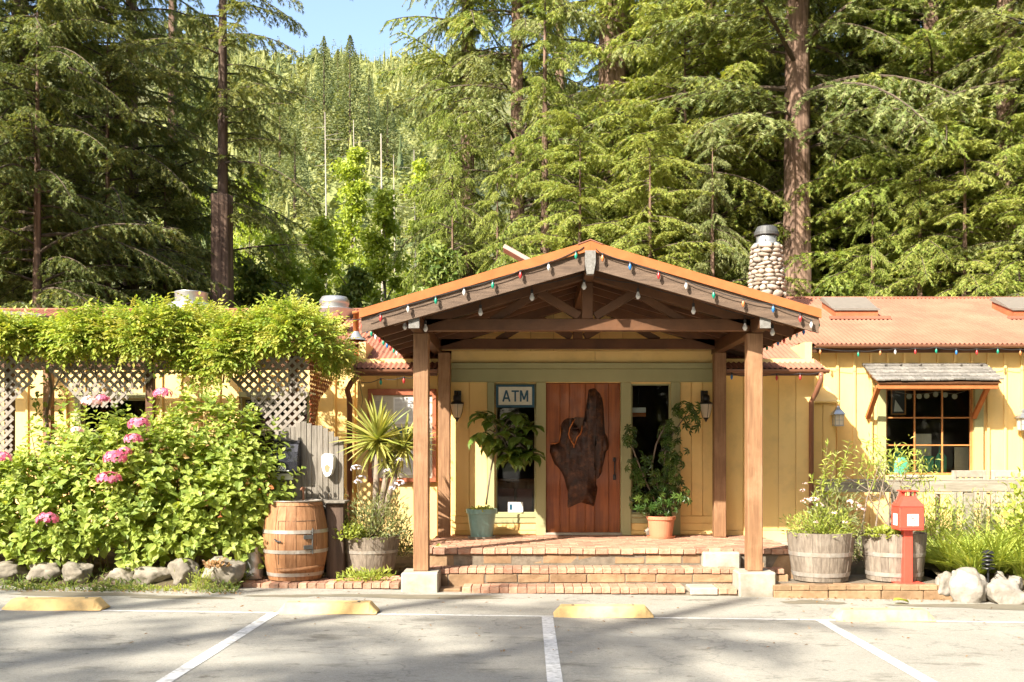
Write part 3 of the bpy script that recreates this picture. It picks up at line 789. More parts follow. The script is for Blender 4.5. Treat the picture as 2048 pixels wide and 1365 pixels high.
part('ridge_cap', MB().tube([(-13.2, RL, mroof(RL) + .008), (0.72, RL, mroof(RL) + .008)], .022, 8), MAT['roof'], lodge, True)
part('fascia', MB().box(4.2, 12.7, 15.33, 15.36, 3.16, 3.275, .004), MAT['beam'], lodge)
part('fascia', MB().box(-13.1, -2.5, 15.33, 15.36, 3.13, 3.275, .004), MAT['orange'], lodge)
part('soffit', MB().box(-13.1, 12.7, 15.362, YM - .001, 3.272, 3.29), MAT['yellow'], lodge)
# entry shed roof, running up on to the wing roofs
ESL = 0.335; EY, EZ = 13.80, 2.79
def eroof(y): return EZ + ESL * (y - EY)
for (xa, xb) in ((-2.44, -1.24), (2.74, 4.13)):
    corrugated('entry_roof', xa, xb, EY, EZ, 15.85, eroof(15.85) + .01, lodge)
    deck('entry_roof_deck', xa + .04, xb - .04, EY + .05, eroof(EY + .05) - .028, 15.45, eroof(15.45) - .028, .04, 'beam')
    part('entry_fascia', MB().box(xa + .02, xb - .02, EY + .05, EY + .075, EZ - .10, EZ - .015, .003), MAT['gutter'], lodge)
    part('entry_soffit', MB().box(xa + .02, xb - .02, EY + .077, YW - .024, EZ - .085, EZ - .07), MAT['yellow'], lodge)
part('entry_ceiling', MB().box(-1.24, 2.74, YW + .12, YM, 2.95, 3.0), MAT['interior'], lodge)
for x in (-2.435, 4.125):
    part('rake_trim', MB().beam((x, EY + .01, EZ - .05), (x, 15.5, eroof(15.5) - .05), .018, .07, .003), MAT['roof'], lodge)
part('roof_valley_flashing', MB().box(-2.2, 3.9, 15.0, 15.1, 3.0, 3.1), MAT['roof'], lodge)
def gutter(x0, x1, y, z, nm='gutter'):
    b = MB(); pr = []
    for k in range(9):
        an = math.pi * k / 8; pr.append((y - .045 * math.cos(an) - .045, z - .05 * math.sin(an)))
    for x in (x0, x1):
        b.v += [(x, u, v) for u, v in pr] + [(x, y - .045 - .040 * math.cos(math.pi * k / 8), z - .044 * math.sin(math.pi * k / 8)) for k in range(9)]
    for k in range(8):
        b.f.append((k, k + 1, 18 + k + 1, 18 + k)); b.f.append((9 + k + 1, 9 + k, 27 + k, 27 + k + 1))
    b.f.append((0, 18, 27, 9)); b.f.append((8, 17, 35, 26))
    b.f.append(tuple(list(range(9)) + list(reversed(range(9, 18))))); b.f.append(tuple(list(range(18, 27)) + list(reversed(range(27, 36)))))
    return part(nm, b, MAT['gutter'], lodge, False)
gutter(-2.5, -1.24, EY + .035, EZ - .02)
gutter(2.74, 4.17, EY + .035, EZ - .02)
gutter(4.4, 12.8, 15.30, 3.275)
# downspouts
part('downspout', MB().tube([(4.06, EY - .01, EZ - .06), (4.06, EY - .005, EZ - .16), (4.03, EY + .12, EZ - .33), (4.0, YW - .07, EZ - .45), (4.0, YW - .07, 0.45)], .036, 10), MAT['gutter'], lodge, True)
part('downspout', MB().tube([(-2.36, EY + .0, EZ - .05), (-2.38, EY + .02, EZ - .12), (-2.47, EY + .09, EZ - .20), (-2.53, EY + .14, EZ - .30), (-2.53, YW + .0, EZ - .42), (-2.53, YW + .0, 0.35)], .04, 10), MAT['gutter'], lodge, True)
# utility bump-out right of the entrance block
bx0, bx1 = 4.22, 4.62
part('utility_bay', MB().prism([(14.95, 0.0), (14.95, 2.37), (YM - .03, 2.62), (YM - .03, 0.0)], lambda u, v: (bx0, u, v), lambda u, v: (bx1, u, v)), MAT['yellow'], lodge)
for k in range(2):
    part('board', MB().box(bx0 + k * .2 + .004, bx0 + .2 + k * .2 - .004, 14.928, 14.949, 0.3, 2.35, .004), MAT['yellow'], lodge)
part('utility_bay_cap', MB().beam((bx0 - .03 + .23, 14.88, 2.375), (bx0 - .03 + .23, YM - .03, 2.64), .50, .03, .004), MAT['yellow'], lodge)
# ---- shingled awning over the wing window
aw = part('awning', MB().beam((WX(1748, 14.95) + .12, 15.49, 2.91), (WX(1748, 14.95) + .12, 14.92, 2.635), .05, .09, .004)
          .beam((6.93, 15.49, 2.91), (6.93, 14.92, 2.635), .05, .09, .004)
          .beam((5.25, 14.93, 2.63), (7.05, 14.93, 2.63), .045, .11, .004), MAT['orange'], lodge)
ax0, ax1 = 5.22, 7.10
part('awning_deck', MB().prism([(15.53, 2.985), (14.88, 2.672), (14.88, 2.652), (15.53, 2.965)], lambda u, v: (ax0 + .02, u, v), lambda u, v: (ax1 - .02, u, v)), MAT['beam'], aw)
for xx in (5.28, 6.93):
    part('awning_brace', MB().beam((xx, 14.99, 2.62), (xx, 15.48, 2.16), .07, .06, .005, (0, .7, .7)), MAT['orange'], aw)
for c in range(5):
    t0 = c / 5; yb_, zb_ = 14.86 + .65 * t0, 2.675 + .313 * t0
    x = ax0 - .02
    while x < ax1:
        w = min(random.uniform(.09, .2), ax1 + .02 - x)
        if w < .04: break
        d = random.uniform(-.018, .012)
        p0 = Vector((x + w / 2, yb_ + d, zb_ + d * .48 + .034 + random.uniform(0, .008))); p1 = Vector((x + w / 2, yb_ + .20, zb_ + .088 + .012))
        if c == 4: p1 = Vector((x + w / 2, yb_ + .13, zb_ + .064 + .012))
        part('shingle', MB().beam(p0, p1, w - .006, .03, .005), MAT['shingle'], aw); x += w
# ---- skylights on the right wing
for (xa, xb, ya) in ((WX(1668, 17.0), WX(1752, 17.0), 16.9), (WX(2022, 17.0), WX(2120, 17.0), 16.9)):
    z0 = mroof(ya); z1 = mroof(ya + .8)
    sk = part('skylight', MB().prism([(ya, z0 - .02), (ya, z0 + .13), (ya + .8, z1 + .13), (ya + .8, z1 - .02)], lambda u, v: (xa, u, v), lambda u, v: (xb, u, v)), MAT['redframe'], lodge)
    part('skylight_lid', MB().prism([(ya - .03, z0 + .133), (ya - .03, z0 + .165), (ya + .12, z0 + .20), (ya + .70, z1 + .175), (ya + .83, z1 + .155), (ya + .83, z1 + .133)], lambda u, v: (xa - .03, u, v), lambda u, v: (xb + .03, u, v)), MAT['lidgrey'], sk)
    part('skylight_flashing', MB().box(xa - .12, xb + .18, ya - .10, ya - .002, z0 - .02, z0 + .03), MAT['roof'], sk)
part('roof_hatch', MB().beam(W(1008, 497, 16.5), W(1085, 540, 16.5), .40, .07, .008), MAT['hatch'], lodge)
part('hatch_stay', MB().beam(W(1060, 520, 16.5), W(1060, 660, 16.5), .05, .05, .004, (0, 1, 0)), MAT['gutter'], lodge)
for (pa, pb, pw) in (((-3.28, 15.95, 3.60), (-2.98, 15.95, 3.80), .5),):
    part('roof_hatch', MB().beam(pa, pb, pw, .10, .01), MAT['roof'], lodge)
part('roof_hatch', MB().beam((-8.8, 16.6, 3.93), (-7.95, 16.6, 3.86), .7, .06, .01), MAT['shingle'], lodge)
# vent pipe with flashing
vx = WX(712, 15.45)
part('vent_pipe', MB().lathe([(.045, 3.02), (.045, 3.77), (.06, 3.77), (.06, 3.81), (0, 3.825)], (vx, 15.45, 0.0), 14), MAT['orange'], lodge, True)
part('vent_flashing', MB().lathe([(.17, mroof(15.45) + .0), (.10, mroof(15.45) + .05), (.05, mroof(15.45) + .13), (.042, mroof(15.45) + .14)], (vx, 15.45, 0.0), 14), MAT['steel'], lodge, True)

# ---- chimney of rounded cobbles: each visible stone its own piece
CY_ = 17.3; ccx = WX(1533, CY_); cw0, cw1 = .315, .225
zc0, zc1 = 3.7, WZ(490, CY_)
ch = part('chimney', MB().lathe([(cw0 - .03, zc0), (cw0 - .035, zc0 + .9), (cw1 - .02, zc1), (0, zc1)], (ccx, CY_, 0), 18), MAT['mortar'], lodge)
z = zc0 + .15; row = 0
while z < zc1 - .03:
    hh = random.uniform(.06, .125); t = (z - zc0) / (zc1 - zc0); rad = cw0 + (cw1 - cw0) * max(0, (t - .35) / .65)
    an = random.uniform(0, .5)
    while an < 2 * math.pi + .0:
        wd = random.uniform(.09, .27); da = wd / rad
        c = Vector((ccx + rad * math.cos(an + da / 2), CY_ + rad * math.sin(an + da / 2), z + hh / 2))
        if c.y < CY_ + .12:
            b = MB(); nseg, nr_ = 8, 5; s0 = random.random() * 9
            R = Matrix.Rotation(an + da / 2, 3, 'Z') @ Matrix.Rotation(random.uniform(-.25, .25), 3, 'X')
            for i in range(nr_ + 1):
                ph = math.pi * i / nr_
                for k in range(nseg):
                    th = 2 * math.pi * k / nseg
                    d = Vector((math.sin(ph) * math.cos(th), math.sin(ph) * math.sin(th), math.cos(ph)))
                    f = 1 + .34 * mnoise.noise(d * 1.3 + Vector((s0, s0, 0))) + .12 * mnoise.noise(d * 3 + Vector((s0, 0, s0)))
                    b.v.append(tuple(c + R @ Vector((d.x * .042 * f, d.y * wd * .5 * f, d.z * hh * .52 * f))))
            for i in range(nr_):
                for k in range(nseg):
                    b.f.append((i * nseg + k, i * nseg + (k + 1) % nseg, (i + 1) * nseg + (k + 1) % nseg, (i + 1) * nseg + k))
            part('chimney_stone', b, MAT['cobble'], ch, True)
        an += da
    z += hh * .96; row += 1
part('chimney_flue', MB().lathe([(.20, zc1), (.20, zc1 + .02), (.175, zc1 + .03), (.175, zc1 + .13)], (ccx, CY_, 0), 24).lathe([(.23, zc1 - .02), (.235, zc1 + .01), (.17, zc1 + .01)], (ccx, CY_, 0), 20), MAT['steel'], ch, True)
cap = MB().lathe([(0, zc1 + .315), (.15, zc1 + .31), (.17, zc1 + .295), (.215, zc1 + .20), (.215, zc1 + .155), (.20, zc1 + .145), (0, zc1 + .15)], (ccx, CY_, 0), 24)
for k in range(6):
    a = k * math.pi / 3 + .2
    cap.tube([(ccx + .185 * math.cos(a), CY_ + .185 * math.sin(a), zc1 + .02), (ccx + .185 * math.cos(a), CY_ + .185 * math.sin(a), zc1 + .16)], .008, 5)
part('chimney_cap', cap, MAT['steel_dark'], ch, False)

# ------------------------------------------------------------------ entrance porch: posts, two trusses, gabled roof
pr = thing('entrance_porch', 'open timber porch with gabled roof and king-post trusses over the entrance steps', 'porch', (GC, 11.6, 0))
PXL, PXR = -1.24, 2.63
for x in (PXL, PXR):
    bl = MB().box(x - .215, x + .215, 11.39, 11.81, -.15, .243, .018)
    bl.v = [(a + random.uniform(-.004, .004), b_ + random.uniform(-.004, .004), c_ + random.uniform(-.003, .003)) for a, b_, c_ in bl.v]
    part('footing', bl, MAT['concrete'], pr)
    part('post', MB().box(x - .088, x + .088, 11.515, 11.69, .244, 3.0, .008), MAT['post'], pr)
for x in (WX(889, 13.78), WX(1438.5, 13.78)):
    part('post', MB().box(x - .082, x + .082, 13.70, 13.856, PZ + .002, 3.0, .008), MAT['post'], pr)
PLX = (-1.27, 2.645)
for x in PLX:
    part('plate_beam', MB().box(x - .06, x + .06, 11.10, 14.05, 3.002, 3.155, .006), MAT['beam'], pr)
    part('beam_end', MB().box(x - .0605, x + .0605, 11.088, 11.099, 3.0, 3.157, .003), MAT['endgrain'], pr)
def truss(y, w, z0, z1, xl, xr):
    part('tie_beam', MB().box(xl, xr, y - w / 2, y + w / 2, z0, z1, .006), MAT['beam'], pr)
    part('king_post', MB().box(GC - .065, GC + .065, y - w / 2 + .004, y + w / 2 - .004, z1 + .001, APZ - .36, .005), MAT['beam'], pr)
    for s in (-1, 1):
        part('strut', MB().beam((GC + s * .09, y, z1 + .03), (GC + s * .56, y, roofz(GC + .56) - .30), w * .7, .10, .005), MAT['beam'], pr)
        part('strut', MB().beam((GC + s * 1.12, y + .01, z1 - .02), (GC + s * .60, y + .01, roofz(GC + .60) - .31), w * .5, .09, .005), MAT['beam'], pr)
        part('top_chord', MB().beam((GC + s * 2.05, y, roofz(GC + 2.05) - .245), (GC + s * .02, y, roofz(GC + .02) - .245), w, .13, .005), MAT['beam'], pr)
truss(11.60, .12, 3.03, 3.17, PLX[0] + .062, PLX[1] - .062)
truss(13.78, .12, 3.05, 3.19, PLX[0] + .062, PLX[1] - .062)
part('ridge_beam', MB().box(GC - .055, GC + .055, 11.10, 15.6, APZ - .355, APZ - .165, .006), MAT['beam'], pr)
part('beam_end', MB().prism([(-.058, APZ - .10), (.058, APZ - .10), (.058, APZ - .24), (.035, APZ - .36), (-.035, APZ - .36), (-.058, APZ - .24)], lambda u, v: (GC + u, 11.0, v), lambda u, v: (GC + u, 11.098, v)), MAT['endgrain'], pr)
Y0, Y1 = 11.05, 16.4
for s in (-1, 1):
    ex = GC + s * HALF
    for k in range(7):                                            # common rafters
        y = 11.95 + .0 + k * .5
        if abs(y - 13.95) < .1: y = 14.06
        part('rafter', MB().beam((GC + s * .058, y, roofz(GC + .058) - .16), (ex - s * .04, y, roofz(ex - s * .04) - .16), .045, .12, .004), MAT['beam'], pr)
    nb = 13                                                       # deck boards seen from below
    for k in range(nb):
        a = HALF * k / nb; c = HALF * (k + 1) / nb
        part('deck_board', MB().prism([(GC + s * a, roofz(GC + a) - .075), (GC + s * (c - .006), roofz(GC + c - .006) - .075), (GC + s * (c - .006), roofz(GC + c - .006) - .096), (GC + s * a, roofz(GC + a) - .096)],
                                      lambda u, v: (u, Y0 + .05, v), lambda u, v: (u, Y1, v)), MAT['deckwood'], pr)
    # corrugated roof of this slope, its sheets running down the slope
    b = MB(); ny = int((Y1 - Y0) / .0725 * 6); amp = .011
    for (xx) in (0.0, HALF + .03):
        for lay_ in (0, -.004):
            for q in range(ny + 1):
                yy = Y0 + (Y1 - Y0) * q / ny
                b.v.append((GC + s * xx, yy, APZ - SL * xx - .02 + lay_ + amp * math.sin(2 * math.pi * yy / .0725)))
    m1 = ny + 1
    for q in range(ny):
        b.f += [(q, q + 1, 2 * m1 + q + 1, 2 * m1 + q), (m1 + q, m1 + q + 1, 3 * m1 + q + 1, 3 * m1 + q), (2 * m1 + q, 2 * m1 + q + 1, 3 * m1 + q + 1, 3 * m1 + q)]
    part('roof', b, MAT['roof'], pr, True)
    c_, sn = 1 / math.sqrt(1 + SL * SL), SL / math.sqrt(1 + SL * SL)
    # orange edge trim and the weathered barge board below it
    part('roof_trim', MB().prism([(GC + s * .0005, APZ + .012), (ex + s * .03, roofz(ex + s * .03) + .012), (ex + s * .03, roofz(ex + s * .03) - .085), (GC + s * .0005, APZ - .098)],
                                 lambda u, v: (u, 11.018, v), lambda u, v: (u, 11.052, v)), MAT['orange'], pr)
    part('barge_board', MB().prism([(GC + s * .062, roofz(GC + .062) - .092), (ex + s * .01, roofz(ex + s * .01) - .084), (ex + s * .01, roofz(ex + s * .01) - .255), (GC + s * .062, roofz(GC + .062) - .29)],
                                   lambda u, v: (u, 11.052, v), lambda u, v: (u, 11.086, v)), MAT['barge'], pr)
    part('outrigger', MB().beam((GC + s * .062, 11.30, roofz(GC + .062) - .17), (ex - s * .30, 11.30, roofz(ex - s * .30) - .17), .05, .13, .004), MAT['beam'], pr)
    part('eave_fascia', MB().box(min(ex, ex + s * .02), max(ex, ex + s * .02), 11.09, 15.2, EVZ - .15, EVZ - .03, .003), MAT['beam'], pr)
part('ridge_cap', MB().prism([(-.14, -.035), (0, .018), (.14, -.035), (.14, -.026), (0, .030), (-.14, -.026)], lambda u, v: (GC + u, 11.01, APZ + v), lambda u, v: (GC + u, Y1, APZ + v)), MAT['roof'], pr)
# ------------------------------------------------------------------ things on and around the building
I3 = Matrix.Identity(3)
def text_mesh(txt, size, ext=0.0015):
    cu = bpy.data.curves.new('lettering', 'FONT'); cu.body = txt; cu.size = size; cu.extrude = ext
    cu.align_x = 'CENTER'; cu.align_y = 'CENTER'; cu.resolution_u = 3
    return cu
def lettering(txt, size, pos, m, parent, sx=1.0, bold=0.0, rz=0.0):
    cu = text_mesh(txt, size); cu.offset = bold
    tmp = bpy.data.objects.new('tmp', cu); COL.objects.link(tmp)
    dg = bpy.context.evaluated_depsgraph_get()
    me = bpy.data.meshes.new_from_object(tmp.evaluated_get(dg)); bpy.data.objects.remove(tmp)
    me.materials.clear()
    M = Matrix.Translation(pos) @ Matrix.Rotation(rz, 4, 'Z') @ Matrix.Rotation(math.pi / 2, 4, 'X') @ Matrix.Diagonal((sx, 1, 1, 1))
    return link('lettering', me, m, parent, M)

# ATM sign hung in the window head
x0, x1, z0, z1 = WX(992, 14.05), WX(1069, 14.05), WZ(815.5, 14.05), WZ(770, 14.05)
sg = thing('sign', 'small framed blue and cream ATM sign at the top of the left entrance window', 'sign', ((x0 + x1) / 2, 14.05, z0))
part('frame', MB().box(x0, x1, 14.045, 14.075, z0, z0 + .035, .004).box(x0, x1, 14.045, 14.075, z1 - .03, z1, .004).box(x0, x0 + .035, 14.046, 14.074, z0 + .035, z1 - .03, .003).box(x1 - .035, x1, 14.046, 14.074, z0 + .035, z1 - .03, .003), MAT['navy'], sg)
part('panel', MB().box(x0 + .034, x1 - .034, 14.055, 14.07, z0 + .034, z1 - .029), MAT['cream'], sg)
for strokes in ([(-.172, -.078, -.125, .082), (-.125, .082, -.078, -.078), (-.155, -.03, -.095, -.03)],
                [(0, -.078, 0, .07), (-.052, .069, .052, .069)],
                [(.078, -.078, .078, .082), (.172, -.078, .172, .082), (.082, .076, .125, -.05), (.125, -.05, .168, .076)]):
    lt_ = MB()
    for k_, (a0_, b0_, a1_, b1_) in enumerate(strokes):
        cxs, czs = (x0 + x1) / 2, (z0 + z1) / 2
        lt_.beam((cxs + a0_, 14.051 - .0006 * k_, czs + b0_), (cxs + a1_, 14.051 - .0006 * k_, czs + b1_), .006, .024, 0, (0, 0, 1) if abs(b1_ - b0_) < .1 and abs(a1_ - a0_) > .05 and b1_ == b0_ else (1, 0, 0))
    part('letter', lt_, MAT['navy'], sg)
# notice card in the window
cx0, cx1, cz0, cz1 = WX(1016, YW), WX(1046, YW), WZ(1025, YW), WZ(1005, YW)
cd = thing('window_card', 'white notice card propped at the foot of the left entrance window', 'card', ((cx0 + cx1) / 2, YW + .03, cz0))
part('card', MB().box(cx0, cx1, YW + .028, YW + .031, cz0, cz1), MAT['white'], cd)
part('print', MB().box(cx0 + .02, cx0 + .06, YW + .0265, YW + .0275, cz0 + .03, cz1 - .03), MAT['navy'], cd)
for k in range(4): part('print_line', MB().box(cx0 + .08, cx1 - .02, YW + .0265, YW + .0275, cz0 + .03 + k * .022, cz0 + .036 + k * .022), MAT['grey'], cd)

# lanterns
def entrance_lantern(px, lab):
    x, y = WX(px, 13.95), 13.95
    t = thing('wall_lantern', lab, 'lantern', (x, y, 2.05), 'lanterns either side of the entrance')
    z = WZ(845, 13.95)
    part('glass', MB().lathe([(.0, z + .06), (.045, z + .065), (.07, z + .15), (.088, z + .25), (.088, z + .252), (0, z + .252)], (x, y, 0), 16), MAT['lampglass'], t, True)
    part('cap', MB().lathe([(.095, z + .253), (.098, z + .27), (.06, z + .29), (.05, z + .30), (.055, z + .33), (.05, z + .37), (.03, z + .385), (.012, z + .40), (0, z + .41)], (x, y, 0), 16), MAT['black'], t, True)
    fr = MB()
    for k in range(4):
        a = k * math.pi / 2 + .2
        fr.tube([(x + r * math.cos(a), y + r * math.sin(a), z + q) for r, q in ((.092, .255), (.074, .15), (.049, .065), (.015, .05))], .0035, 5)
    part('cage', fr, MAT['black'], t)
    part('finial', MB().lathe([(.0, z), (.012, z + .015), (.02, z + .035), (.04, z + .06), (.04, z + .07)], (x, y, 0), 12), MAT['black'], t, True)
    part('bracket', MB().tube([(x, y, z + .36), (x, y + .06, z + .43), (x, y + .11, z + .40)], .012, 8).obox((x, y + .135, z + .36), I3, (.05, .015, .09), .01), MAT['black'], t)
entrance_lantern(914, 'black wall lantern with frosted glass left of the entrance windows')
entrance_lantern(1412, 'black wall lantern with frosted glass right of the door above the bushy potted plant')
def side_lantern(px, y, py0, py1, lab):
    x = WX(px, y); z0, z1 = WZ(py1, y), WZ(py0, y); h = z1 - z0
    t = thing('wall_lantern', lab, 'lantern', (x, y, z0), 'lanterns along the right wing')
    part('base', MB().box(x - .07, x + .07, y - .07, y + .07, z0, z0 + .02, .004), MAT['steel'], t)
    part('glass', MB().box(x - .055, x + .055, y - .055, y + .055, z0 + .021, z0 + h * .55), MAT['lampglass'], t)
    fr = MB()
    for sx in (-1, 1):
        for sy in (-1, 1): fr.box(x + sx * .06 - .006, x + sx * .06 + .006, y + sy * .06 - .006, y + sy * .06 + .006, z0 + .02, z0 + h * .56)
    fr.box(x - .004, x + .004, y - .062, y - .056, z0 + .02, z0 + h * .56).box(x - .06, x + .06, y - .062, y - .056, z0 + h * .28, z0 + h * .28 + .008)
    part('cage', fr, MAT['steel'], t)
    part('hood', MB().lathe([(.125, z0 + h * .56), (.125, z0 + h * .585), (.07, z0 + h * .78), (.04, z0 + h * .82), (.035, z0 + h * .92), (.012, z0 + h), (0, z0 + h)], (x, y, 0), 4, a0=math.pi / 4, a1=math.pi / 4 + 2 * math.pi), MAT['steel'], t)
    part('bracket', MB().tube([(x, y, z0 + h * .9), (x + .03, y + .08, z0 + h * .85), (x + .03, y + .14, z0 + h * .7)], .01, 6), MAT['steel_dark'], t)
side_lantern(1676, 14.83, 812, 853, 'grey metal wall lantern on the utility bay beside the downspout')
side_lantern(2046, 15.40, 818, 862, 'grey metal wall lantern right of the shingled window awning')

# notice board behind the yucca
bx0_, bx1_, bz0, bz1 = WX(735, 14.0), WX(872, 14.0), WZ(965, 14.0), WZ(778, 14.0)
nb_ = thing('notice_board', 'reddish framed notice board with pinned papers behind the yucca', 'notice board', ((bx0_ + bx1_) / 2, 14.0, bz0))
part('frame', MB().box(bx0_, bx1_, 14.02, 14.09, bz1 - .09, bz1, .005).box(bx0_, bx1_, 14.02, 14.09, bz0, bz0 + .06, .005).box(bx0_, bx0_ + .055, 14.022, 14.088, bz0 + .06, bz1 - .09, .004).box(bx1_ - .055, bx1_, 14.022, 14.088, bz0 + .06, bz1 - .09, .004), MAT['redframe'], nb_)
part('backing', MB().box(bx0_ + .05, bx1_ - .05, 14.05, 14.07, bz0 + .05, bz1 - .08), MAT['tan'], nb_)
for (a, c, u, v, mm) in ((745, 780, 800, 868, 'tan'), (786, 835, 795, 848, 'white'), (750, 778, 872, 905, 'ink'), (788, 822, 855, 880, 'navy'), (838, 860, 800, 850, 'white'), (790, 840, 884, 950, 'white')):
    p_ = part('paper', MB().box(WX(a, 14), WX(c, 14), 14.046, 14.049, WZ(v, 14), WZ(u, 14)), MAT[mm], nb_)
    if mm in ('tan', 'white'):
        ln = MB(); z = WZ(u, 14) - .03
        while z > WZ(v, 14) + .02:
            ln.box(WX(a, 14) + .02, WX(c, 14) - .02 - random.uniform(0, .06), 14.0445, 14.0458, z, z + .006); z -= .018
        part('print', ln, MAT['grey'], p_)

# ---- string lights: cord with a row of coloured bulbs
def cbulb(p, m, t, s=1.0, drop=(0, 0, -1)):
    x, y, z = p
    b = part('bulb', MB().lathe([(0, z - .105 * s), (.010 * s, z - .098 * s), (.024 * s, z - .068 * s), (.026 * s, z - .045 * s), (.018 * s, z - .02 * s), (.014 * s, z)], (x, y, 0), 10), MAT[m], t, True)
    part('socket', MB().lathe([(.016 * s, z - .012 * s), (.017 * s, z + .025 * s), (0, z + .028 * s)], (x, y, 0), 8), MAT['dark'], b)
def cord(pts, t, r=.005, sag=.02):
    P = []
    for a, c in zip(pts[:-1], pts[1:]):
        a, c = Vector(a), Vector(c)
        for q in range(6):
            u = q / 6; P.append(a.lerp(c, u) - Vector((0, 0, sag * 4 * u * (1 - u))))
    P.append(Vector(pts[-1]))
    part('cord', MB().tube(P, r, 5), MAT['dark'], t)
CC = dict(r='bulb_red', w='bulb_white', g='bulb_green', b='bulb_blue', o='bulb_orange')
def string(lab, pts, cols, sag=.02, s=.72, grp='coloured string lights'):
    t = thing('string_lights', lab, 'string lights', pts[0], grp)
    cord(pts, t, sag=sag)
    for p, c in zip(pts, cols):
        if c in CC: cbulb((p[0], p[1] - .012, p[2] - .022), CC[c], t, s)
    return t
YB = 11.03
Lp = [(735, 640), (761.8, 627), (816.7, 609), (872, 592), (928.5, 575), (985.7, 561), (1041, 541), (1097.5, 525), (1152, 502), (1168, 494)]
string('coloured bulbs on the left slope of the porch gable', [W(*p, YB - .02) for p in Lp], '.rwgwgrwg.', .012)
Rp = [(1192, 498), (1205, 507), (1260, 524), (1317, 542), (1372, 562), (1427, 581), (1486, 598), (1546, 609), (1600, 628), (1622, 640)]
string('coloured bulbs on the right slope of the porch gable', [W(*p, YB - .02) for p in Rp], '.obrwgobrw', .012)
string('coloured bulbs along the left eave of the porch roof', [(GC - HALF - .03, 11.25 + .33 * k, EVZ - .10) for k in range(10)], 'rbgwrgbrgw', .03)
string('coloured bulbs along the right eave of the porch roof', [(GC + HALF + .03, 11.15 + .30 * k, EVZ - .10) for k in range(11)], 'grbwgrboggr', .03)
string('coloured bulbs under the entry gutter right of the porch', [W(x, y, 13.72) for x, y in ((1445, 742), (1463, 746), (1492, 752), (1553, 748), (1600, 747), (1640, 745))], '.b.rr.', .02)
string('coloured bulbs under the entry gutter left of the porch', [W(x, y, 13.72) for x, y in ((722, 765), (762, 757), (808, 754), (830, 752))], '.gr.', .03)
string('coloured bulbs along the eave of the right wing', [W(x, y, 15.2) for x, y in ((1600, 690), (1640, 697), (1716, 702), (1760, 699), (1790, 697), (1830, 697), (1872, 695), (1912, 698), (1953, 698), (1995, 696), (2040, 699), (2090, 698))], '.ogowrgbrgob', .02)
t = thing('string_lights', 'clear bulbs hung under the front truss of the porch', 'string lights', (GC, 11.4, 3.0), 'clear string lights')
pts = [W(x, y, 11.42) for x, y in ((696, 640), (810, 628), (851, 632), (961, 600), (1064, 570), (1168, 548), (1276, 567), (1387, 597), (1490, 630), (1545, 640))]
cord(pts, t, .005, .02)
for (x, y, z), k in zip(pts, range(10)):
    if k in (0,): continue
    part('pendant_cord', MB().tube([(x, y, z), (x, y, z - .10)], .004, 5).lathe([(.015, z - .10), (.017, z - .06), (0, z - .055)], (x, y, 0), 8), MAT['dark'], t)
    part('bulb', MB().lathe([(0, z - .185), (.014, z - .182), (.028, z - .158), (.028, z - .145), (.014, z - .11), (.012, z - .098)], (x, y, 0), 10), MAT['bulb_clear'], t, True)

# ---- oak barrel with wash basin, picket back board, dispensers
def staves(t, x, y, prof, n, m, gap=.004, th=.028, name='stave'):
    for k in range(n):
        a0 = 2 * math.pi * (k + .5 * .0) / n + gap; a1 = 2 * math.pi * (k + 1) / n - gap
        b = MB(); dr = random.uniform(-.003, .003)
        for (r, z) in prof:
            for a in (a0, (a0 + a1) / 2, a1):
                b.v.append((x + (r + dr) * math.cos(a), y + (r + dr) * math.sin(a), z))
            for a in (a1, a0):
                b.v.append((x + (r - th) * math.cos(a), y + (r - th) * math.sin(a), z))
        q = len(prof)
        for i in range(q - 1):
            for j in range(5):
                j2 = (j + 1) % 5; b.f.append((i * 5 + j, i * 5 + j2, (i + 1) * 5 + j2, (i + 1) * 5 + j))
        b.f.append((4, 3, 2, 1, 0)); e = (q - 1) * 5; b.f.append((e, e + 1, e + 2, e + 3, e + 4))
        part(name, b, MAT[m], t)
def hoops(t, x, y, zr, h, m='hoop'):
    for z, r0, r1 in zr:
        part('hoop', MB().lathe([(r0 + .001, z), (r0 + .006, z), (r1 + .006, z + h), (r1 + .001, z + h)], (x, y, 0), 36), MAT[m], t)
        a = -math.pi / 2 + .7
        part('rivet', MB().lathe([(.0, .008), (.006, .006), (.008, 0)], (x + (r0 + .006) * math.cos(a), y + (r0 + .006) * math.sin(a), z + h / 2), 8, (math.cos(a), math.sin(a), 0)), MAT['steel_dark'], t)
bxc, byc = WX(591, 12.05), 12.05
BR = lambda z: .315 + .075 * math.sin(math.pi * min(1, max(0, (z - .10) / .93)))
bar = thing('wash_barrel', 'upright varnished oak barrel turned into a wash stand with hinged door', 'barrel', (bxc, byc, .10))
zz = np.linspace(.10, 1.03, 11)
staves(bar, bxc, byc, [(BR(z), z) for z in zz], 19, 'oak', .007)
part('inner_wall', MB().lathe([(BR(z) - .012, z) for z in zz], (bxc, byc, 0), 30), MAT['bark_dark'], bar)
hoops(bar, bxc, byc, [(.985, BR(.985), BR(1.03))], .04, 'oak')
hoops(bar, bxc, byc, [(.66, BR(.66), BR(.70)), (.425, BR(.425), BR(.465)), (.15, BR(.15), BR(.18))], .042, 'hoop')
part('basin_top', MB().lathe([(.30, 1.00), (.325, 1.035), (.335, 1.04), (.30, 1.045), (.26, 1.03), (.2, .95), (0, .93)], (bxc, byc, 0), 30), MAT['hoop'], bar, True)
